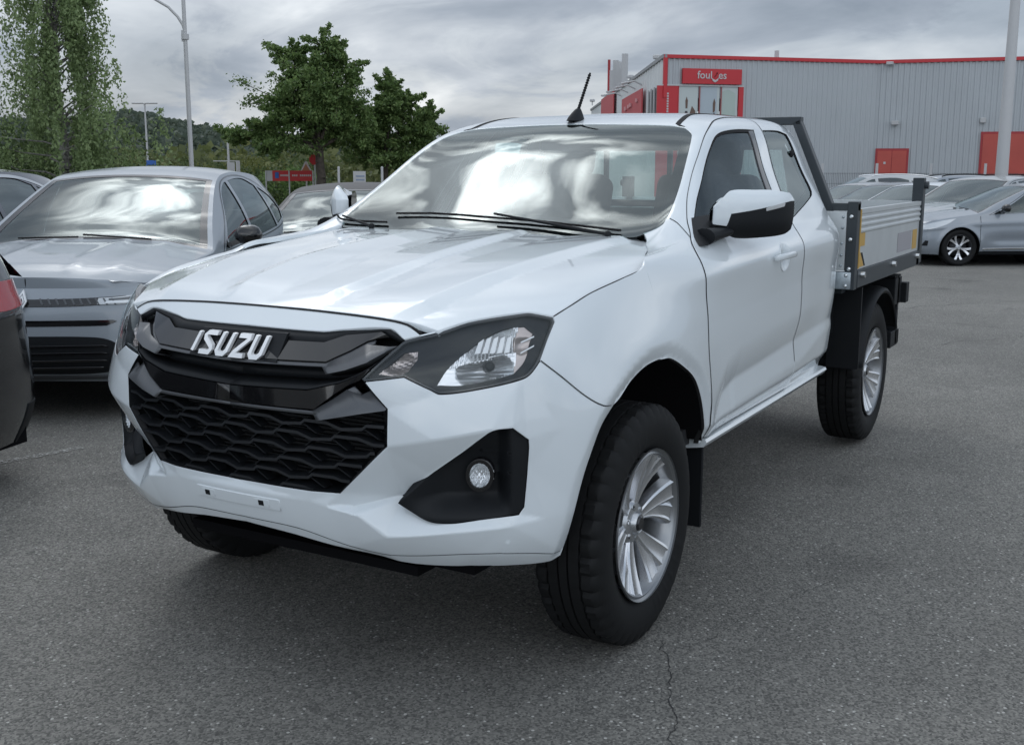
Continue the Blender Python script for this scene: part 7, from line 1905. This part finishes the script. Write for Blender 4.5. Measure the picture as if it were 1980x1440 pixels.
    ctr = a0+(a1-a0)*.24
    text_mesh('foul', .56, white, sgn, m_r(ctr, za+.27, .23), name='lettering', bold=.004)
    text_mesh('es', .56, white, sgn, m_r(ctr+1.19, za+.27, .23), name='lettering', bold=.004)
    m = MB(); pts = [P1+dv1*(ctr+.84+q[0])+n1*.24+Vector((0, 0, za+.27+q[1])) for q in ((-.03, .04), (.04, -.12), (.17, -.19), (.32, -.10), (.38, .10), (.31, .0), (.19, -.07), (.07, -.02))]; m.poly([tuple(p) for p in pts], tuple(n1*.02)); m.build('swoosh', white, sgn)
    m = MB(); m.cyl(tuple(P1+dv1*(ctr+.98)+n1*.24+Vector((0, 0, za+.35))), tuple(P1+dv1*(ctr+1.10)+n1*.24+Vector((0, 0, za+.50))), .022, n=6).sph(tuple(P1+dv1*(ctr+1.12)+n1*.24+Vector((0, 0, za+.56))), .045, n=8); m.build('runner_mark', mat('sign_dark_red', (.16, .01, .015), .5), sgn)
    b = lambda px: u_on(A, K, px)
    slab(P1, dv1, n1, b(1276)-.30, b(1306), 0, zc_, .0, .10, red, 'red_panel')
    for k in range(9):
        z = zc_-.45-k*.13; slab(P1, dv1, n1, b(1284), b(1284)+.10, z, z+.09, .10, .115, white, 'letter')
    slab(P1, dv1, n1, b(1421), b(1430), 0, zc_+.05, .0, .12, red, 'red_column'); slab(P1, dv1, n1, b(1276), b(1430), zc_, zc_+.07, .0, .13, post, 'window_head')
    frames = [(1306, 1345), (1347, 1386), (1388, 1421)]
    for k, (p0, p1) in enumerate(frames):
        gl = slab(P1, dv1, n1, b(p0)+.03, b(p1)-.03, 3.0, zc_, .02, .05, mat('poster_pale', (.50, .55, .54), .4), 'poster')
        slab(P1, dv1, n1, b(p0)-.03, b(p0)+.03, 0, zc_, .0, .10, mat('window_frame', (.3, .1, .1), .5) if k else red, 'mullion')
        slab(P1, dv1, n1, b(p0)+.03, b(p1)-.03, 0, 3.0, .0, .05, glass, 'pane')
        def shape(pts, m_, o0=.052, nm='printed_figure', par=gl):
            m = MB(); m.poly([tuple(P1+dv1*(b(p0)+q[0])+n1*o0+Vector((0, 0, 3.0+q[1]))) for q in pts], tuple(n1*.004)); m.build(nm, m_, par)
        skin = mat('print_dark', (.07, .065, .075), .6); hd = mat('print_brown', (.14, .09, .07), .6); grn = mat('print_green', (.16, .20, .13), .6); sky = mat('print_sky', (.42, .48, .52), .6)
        H0 = zc_-3.0
        if k == 0:
            shape([(.03, 0), (1.0, 0), (1.0, H0*.62), (.8, H0*.70), (.6, H0*.5), (.03, H0*.55)], mat('print_brown', (.14, .09, .07)), .0515, 'printed_trees')
            shape([(.35, 0), (.62, 0), (.66, H0*.35), (.72, H0*.50), (.64, H0*.55), (.60, H0*.47), (.55, H0*.62), (.42, H0*.62), (.37, H0*.47), (.30, H0*.42)], skin, .056)
            shape([(.44, H0*.66), (.54, H0*.66), (.56, H0*.78), (.49, H0*.84), (.42, H0*.78)], hd, .061)
        if k == 1:
            shape([(.0, H0*.45), (1.0, H0*.42), (1.0, H0), (.0, H0)], sky, .0515, 'printed_sky')
            shape([(.10, H0*.36), (.55, H0*.42), (.70, H0*.45), (.86, H0*.62), (.96, H0*.50), (.92, H0*.1), (.80, 0), (.35, 0), (.20, H0*.28)], skin, .056)
            shape([(.78, H0*.60), (.90, H0*.62), (.92, H0*.76), (.84, H0*.82), (.77, H0*.74)], hd, .061)
        if k == 2:
            shape([(.03, 0), (.84, 0), (.84, H0*.9), (.4, H0*.96), (.03, H0*.92)], mat('print_mint', (.42, .50, .46), .6), .0515, 'printed_panel')
    # small fittings
    def blob(P, dv, nv, a, z, sz, m_, nm, o=.12): m = MB(); m.cbox(P+dv*a+nv*o+Vector((0, 0, z)), sz, bevel=.02); m.build(nm, m_, T)
    blob(P1, dv1, n1, u_on(A, K, 1497), H+.35, (.2, .2, .42), post, 'vent_pipe', o=-.3)
    blob(P2, dv2, n2, u_on(K, B_, 1708), zt(129, 62.9), (.30, .35, .16), post, 'floodlight', .25); blob(P2, dv2, n2, u_on(K, B_, 1725), zt(239, 62.8), (.34, .36, .22), post, 'floodlight', .25); blob(P2, dv2, n2, u_on(K, B_, 1893), zt(233, 61), (.2, .28, .28), white, 'alarm_box')
    # left flank: windows, red banners, lamps on arms, mast
    def u3(px): return u_on(Lf, A, px)
    zl = lambda v, px: None
    def sideslab(px0, px1, v0, v1, m_, nm, o=.12):
        a_, b_ = u3(px0), u3(px1); Lt = math.hypot(Lf[0]-A[0], Lf[1]-A[1]); D_ = lambda a: Lf[1]+(A[1]-Lf[1])*a/Lt
        D0, D1 = D_(a_), D_(b_); Z = lambda v, D: 1.494-(v-324)*D/2183-g
        m = MB(); p = [P3+dv3*a_+n3*o+Vector((0, 0, Z(v0[1], D0))), P3+dv3*b_+n3*o+Vector((0, 0, Z(v1[1], D1))), P3+dv3*b_+n3*o+Vector((0, 0, Z(v1[0], D1))), P3+dv3*a_+n3*o+Vector((0, 0, Z(v0[0], D0)))]
        m.poly([tuple(q) for q in p], tuple(n3*.08)); return m.build(nm, m_, T)
    rd2 = mat('banner_red', (.50, .07, .08), .6)
    sideslab(1253, 1275, (184, 230), (171, 230), dk, 'flank_window', .06)
    for px in (1256, 1261, 1267): sideslab(px, px+1.2, (182-(px-1253)*.6, 230), (181-(px-1253)*.6, 230), white, 'window_bar', .15)
    s1 = sideslab(1207, 1246, (196, 232), (175, 228), rd2, 'flank_banner', .2); s2 = sideslab(1166, 1190, (196, 240), (178, 236), rd2, 'flank_banner', .2)
    for (px, v) in ((1214, 210), (1220, 206), (1224, 203), (1236, 194)): sideslab(px, px+3.5, (v, v+7), (v-1, v+6), mat('banner_pink', (.6, .25, .26), .6), 'banner_mark', .29)
    for px in (1200, 1212, 1225, 1238):
        a_ = u3(px); D_ = Lf[1]+(A[1]-Lf[1])*a_/math.hypot(Lf[0]-A[0], Lf[1]-A[1]); z = 1.494-((190-(px-1200)*.55)-324)*D_/2183-g
        m = MB(); p = P3+dv3*a_+Vector((0, 0, z)); m.tube([p, p+n3*.5+Vector((0, 0, .25)), p+n3*1.3+Vector((0, 0, .1))], .05, n=6).cbox(p+n3*1.35+Vector((0, 0, .05)), (.3, .3, .12)); m.build('arm_lamp', galv, T)
    for (px, z0, z1, D_) in ((1181, 7.4, 9.8, 92), (1187, 7.4, 10.4, 90), (1193, 7.4, 10.2, 89), (1199, 7.4, 9.6, 88), (1204, 7.4, 10.6, 87)):
        p = rel((px-990)/2183*D_+.0, D_, z0); m = MB(); m.box(p-Vector((.18, .18, 0)), p+Vector((.18, .18, z1-z0))); m.build('roof_unit', galv, T)
    p = rel((1174-990)/2183*96, 96, 7); m = MB(); m.cyl(p, p+Vector((0, 0, 4.0)), .12, n=8); m.build('mast', redf, T)
    for px, D_ in ((1265, 66), (1215, 80), (1143, 108)):
        p = rel((px-990)/2183*D_, D_, H+.15); m = MB(); m.cyl(p, p+Vector((0, 0, .35)), .05).cbox(p+Vector((0, 0, .45)), (.4, .4, .25), bevel=.05); m.build('roof_floodlight', post, T)
    return T
# ------------------------------------------------------------------ the car park
def build_cars():
    chrome = mat('chrome'); gblack = mat('gloss_black_plastic')
    grey = mat('grey_metallic_paint', (.30, .335, .37), .42, metal=.10, coat=.6); blk = mat('black_car_paint', (.006, .007, .009), .18, coat=1.0); navy = mat('navy_car_paint', (.012, .020, .045), .2, metal=.3, coat=1.0)
    silver = mat('silver_paint', (.46, .47, .47), .30, metal=.6, coat=1.0); wht = mat('white_car_paint'); dgrey = mat('dark_grey_paint', (.05, .055, .06), .25, metal=.5, coat=1.0); mgrey = mat('mid_grey_paint', (.26, .29, .325), .28, metal=.2, coat=1.0)
    fabric = mat('dark_roof', (.075, .072, .072), .55); lamp = mat('lamp_clear', (.58, .61, .63), .12, metal=.25, coat=1.0); lampd = mat('lamp_dark', (.09, .10, .11), .08, coat=1.0); red = mat('tail_lamp_red', (.42, .012, .02), .15, coat=1.0); ledw = mat('lamp_white_insert', (.75, .78, .80), .2, metal=.4)
    blkp = mat('black_grained_plastic')
    gl = glass_mat('car_glass', tint=(.40, .46, .45), refl=1.1, base=.03, body=.25)
    front_l = [('headlight', [(.55, .82), (.95, .81), (1.18, .87), (1.30, .97), (.80, .95)], lamp, .006, False), ('grille', [(0, .55), (.5, .56), (.56, .80), (0, .80)], gblack, .004, True), ('lower_intake', [(0, .12), (.55, .14), (.66, .34), (0, .36)], blkp, .004, True)]
    hd = 30.167
    h = (-FW[0], -FW[1])
    # --- A: grey SUV, front towards the camera
    A = car_params('suv', window_trim=gblack, mirror_mat=gblack, clad=.14)
    g1 = [(0, .835), (.28, .838), (.40, .845), (.40, .905), (.20, .91), (0, .905)]
    A['front'] = [('grille', [(0, .815), (.30, .82), (.52, .845), (.62, .895), (.62, .915), (.30, .895), (0, .885)], gblack, .004, True),
        ('headlight', [(.45, .835), (.66, .838), (.98, .865), (1.13, .905), (1.20, .985), (1.10, .992), (.80, .940), (.60, .905), (.46, .895)], lamp, .008, False),
        ('lamp_insert', [(.52, .872), (.70, .878), (.86, .895), (.86, .925), (.74, .912), (.60, .893), (.52, .888)], lampd, .010, False),
        ('headlight_glass', [(.80, .895), (.98, .900), (1.10, .925), (1.18, .978), (1.09, .984), (.88, .950)], lamp, .011, False),
        ('daytime_lamp', [(.50, .842), (.66, .845), (.80, .858), (.80, .868), (.64, .856), (.53, .862), (.50, .855)], ledw, .012, False),
        ('lower_slot', [(0, .615), (.50, .62), (.56, .66), (.54, .672), (0, .672)], gblack, .004, True),
        ('lower_intake', [(0, .10), (.50, .12), (.70, .25), (.52, .46), (.40, .50), (0, .51)], blkp, .004, True),
        ('bumper_edge', [(0, .03), (.70, .05), (.72, .085), (0, .072)], mat('satin_grey_plastic'), .010, True),
        ('side_intake', [(.72, .22), (.95, .20), (1.02, .50), (.94, .52), (.84, .40)], blkp, .004, False)]
    for k in range(4): A['front'].append(('intake_slat', [(0, .17+k*.075), (.48+.03*(k > 0), .175+k*.075), (.48, .188+k*.075), (0, .183+k*.075)], gblack, .014, True))
    for k in range(10):
        a = .12+k*.048; A['front'].append(('grille_fin', [(a, .833), (a+.009, .833), (a-.010, .893), (a-.019, .893)], mat('satin_grey_plastic'), .009, False))
    for k in range(2): A['front'].append(('lamp_bar', [(.90+k*.10, .905+k*.012), (.93+k*.10, .908+k*.012), (.93+k*.10, .945+k*.014), (.90+k*.10, .938+k*.012)], ledw, .014, False))
    a = make_car('parked_car', 'grey crossover with black mirrors facing the camera, left of the white pickup', 'car', A, grey, detail=2, glassm=gl)
    B0, S0, T0, _, _, _ = car_nets(A)
    # diamond badge on the nose and plate holder
    P_ = lambda u, v, o_: Vector((B0.raw([abs(u)], [v])+B0.normal(np.array([abs(u)]), np.array([v]))*o_)[0]*[1, (1 if u >= 0 else -1), 1])
    bm = MB(); 
    for (s0, s1, o_) in ((.075, .052, .014), (.040, .024, .014)):
        for q in range(4):
            c4 = [(0, s0*.90), (s0*.46, 0), (0, -s0*.90), (-s0*.46, 0)]; i4 = [(0, s1*.90), (s1*.46, 0), (0, -s1*.90), (-s1*.46, 0)]; r_ = (q+1) % 4
            quad = [c4[q], c4[r_], i4[r_], i4[q]]; zc = .86; bm.poly([tuple(P_(y_, zc+z_/.56, o_)) for y_, z_ in quad], (.012, 0, 0))
    bm.build('badge', mat('emblem_silver'), a)
    c = W((22-990)/2183*6.55, 6.55); place(a, (c[0]-h[0]*2.12, c[1]-h[1]*2.12), hd)
    # --- black car tail at the left edge
    Bc = car_params('hatch', window_trim=gblack, front=front_l, axle_r=-1.02)
    Bc['rear'] = [('tail_lamp', [(.52, .86), (1.05, .83), (1.30, .90), (1.25, .99), (.95, .995), (.55, .97)], 'tail_lamp_red', .006), ('rear_diffuser', [(0, .0), (.95, .0), (.90, .22), (.0, .22)], 'black_grained_plastic', .005)]
    b = make_car('parked_car', 'glossy black car with a red tail lamp cut by the left picture edge', 'car', Bc, blk, detail=2)
    cr = W((-44-990)/2183*5.70, 5.70); place(b, (cr[0]+h[0]*1.95-RT[0]*.86, cr[1]+h[1]*1.95-RT[1]*.86), hd-15)
    # --- silver car with a dark roof behind
    C_ = car_params('sedan', roof_paint=fabric, window_trim=chrome, front=front_l)
    cc = make_car('parked_car', 'silver car with a dark grey roof seen between the grey crossover and the pickup', 'car', C_, silver, detail=2, glassm=gl)
    p = W((668-990)/2183*10.3, 10.3); place(cc, (p[0]-h[0]*.55, p[1]-h[1]*.55), hd)
    # --- navy people carrier at the far left
    D_ = car_params('suv', window_trim=chrome, trim_w=.05, front=front_l)
    d = make_car('parked_car', 'dark blue car with bright window surrounds at the far left behind the grey crossover', 'car', D_, navy, detail=1)
    p = W(-4.86, 8.75); place(d, p, hd)
    E_ = car_params('suv', front=front_l); e = make_car('parked_car', 'dark car whose roof shows just right of the grey crossover roof', 'car', E_, dgrey, detail=0)
    p = W((505-990)/2183*15.0-.75, 13.2); place(e, p, hd)
    # --- grey hatchback on the right
    F_ = car_params('hatch', window_trim=gblack, mirror_mat=gblack, sill_strip=.12, clad=.08)
    F_['front'] = [('headlight', [(.55, .80), (.95, .79), (1.18, .86), (1.36, .99), (1.10, .985), (.70, .92)], lamp, .006, False), ('grille', [(0, .62), (.50, .62), (.56, .84), (0, .84)], gblack, .004, True), ('side_intake', [(.80, .28), (.90, .27), (.91, .42), (.86, .44)], blkp, .004, False)]
    f = make_car('parked_car', 'mid grey hatchback with two-tone alloy wheels, cut by the right picture edge', 'car', F_, mgrey, detail=2, glassm=gl)
    hf = -57.0; cf, sf = math.cos(math.radians(hf)), math.sin(math.radians(hf)); wx, wy = -17.34, -.80
    place(f, (wx-1.22*cf+.78*sf, wy-1.22*sf-.78*cf), hf)
    # --- cars behind the tray and behind the hatchback
    rows = [('sedan', 1660, 26.5, silver, -22, 'silver car partly hidden behind the cab guard, leftmost of the row behind the tray', None),
            ('sedan', 1716, 24.2, dgrey, -22, 'dark saloon with a bright windscreen behind the tray side', None),
            ('hatch', 1775, 22.6, wht, -24, 'white car between the dark saloon and the tray rear post', None),
            ('suv', 1896, 21.6, silver, -24, 'silver crossover with a pale mirror right of the tray rear post', None),
            ('hatch', 1995, 21.4, silver, -26, 'silver car behind the grey hatchback, with a large pale windscreen', None)]
    for kind, px, D, pt, hh, lab, _ in rows:
        q = car_params(kind, window_trim=gblack, front=front_l); o = make_car('parked_car', lab, 'car', q, pt, group='cars parked in the rows before the warehouse', detail=1); place(o, W((px-990)/2183*D, D), hh)
    for kind, px, D, pt, lab in (('suv', 1668, 31, silver, 'silver estate with roof rails, leftmost of the back row by the fence'), ('suv', 1802, 31.5, mgrey, 'grey estate with dark roof rails in the back row, right of the red door'), ('suv', 1885, 32, dgrey, 'dark car roof in the back row left of the thick lamp post'), ('suv', 1950, 32, wht, 'white van-like car right of the thick lamp post'), ('suv', 2010, 31, wht, 'second white car in the back row, at the right picture edge')):
        q = car_params(kind, rails=(chrome if pt is silver else mat('black_rubber')), zs=.24, front=front_l); o = make_car('parked_car', lab, 'car', q, pt, group='cars parked in the rows before the warehouse', detail=0); place(o, W((px-990)/2183*D, D), -60); o.scale = (1, 1, 1.05)
build_ground()
build_warehouse()
build_nature()
build_truck()
build_cars()
build_street()
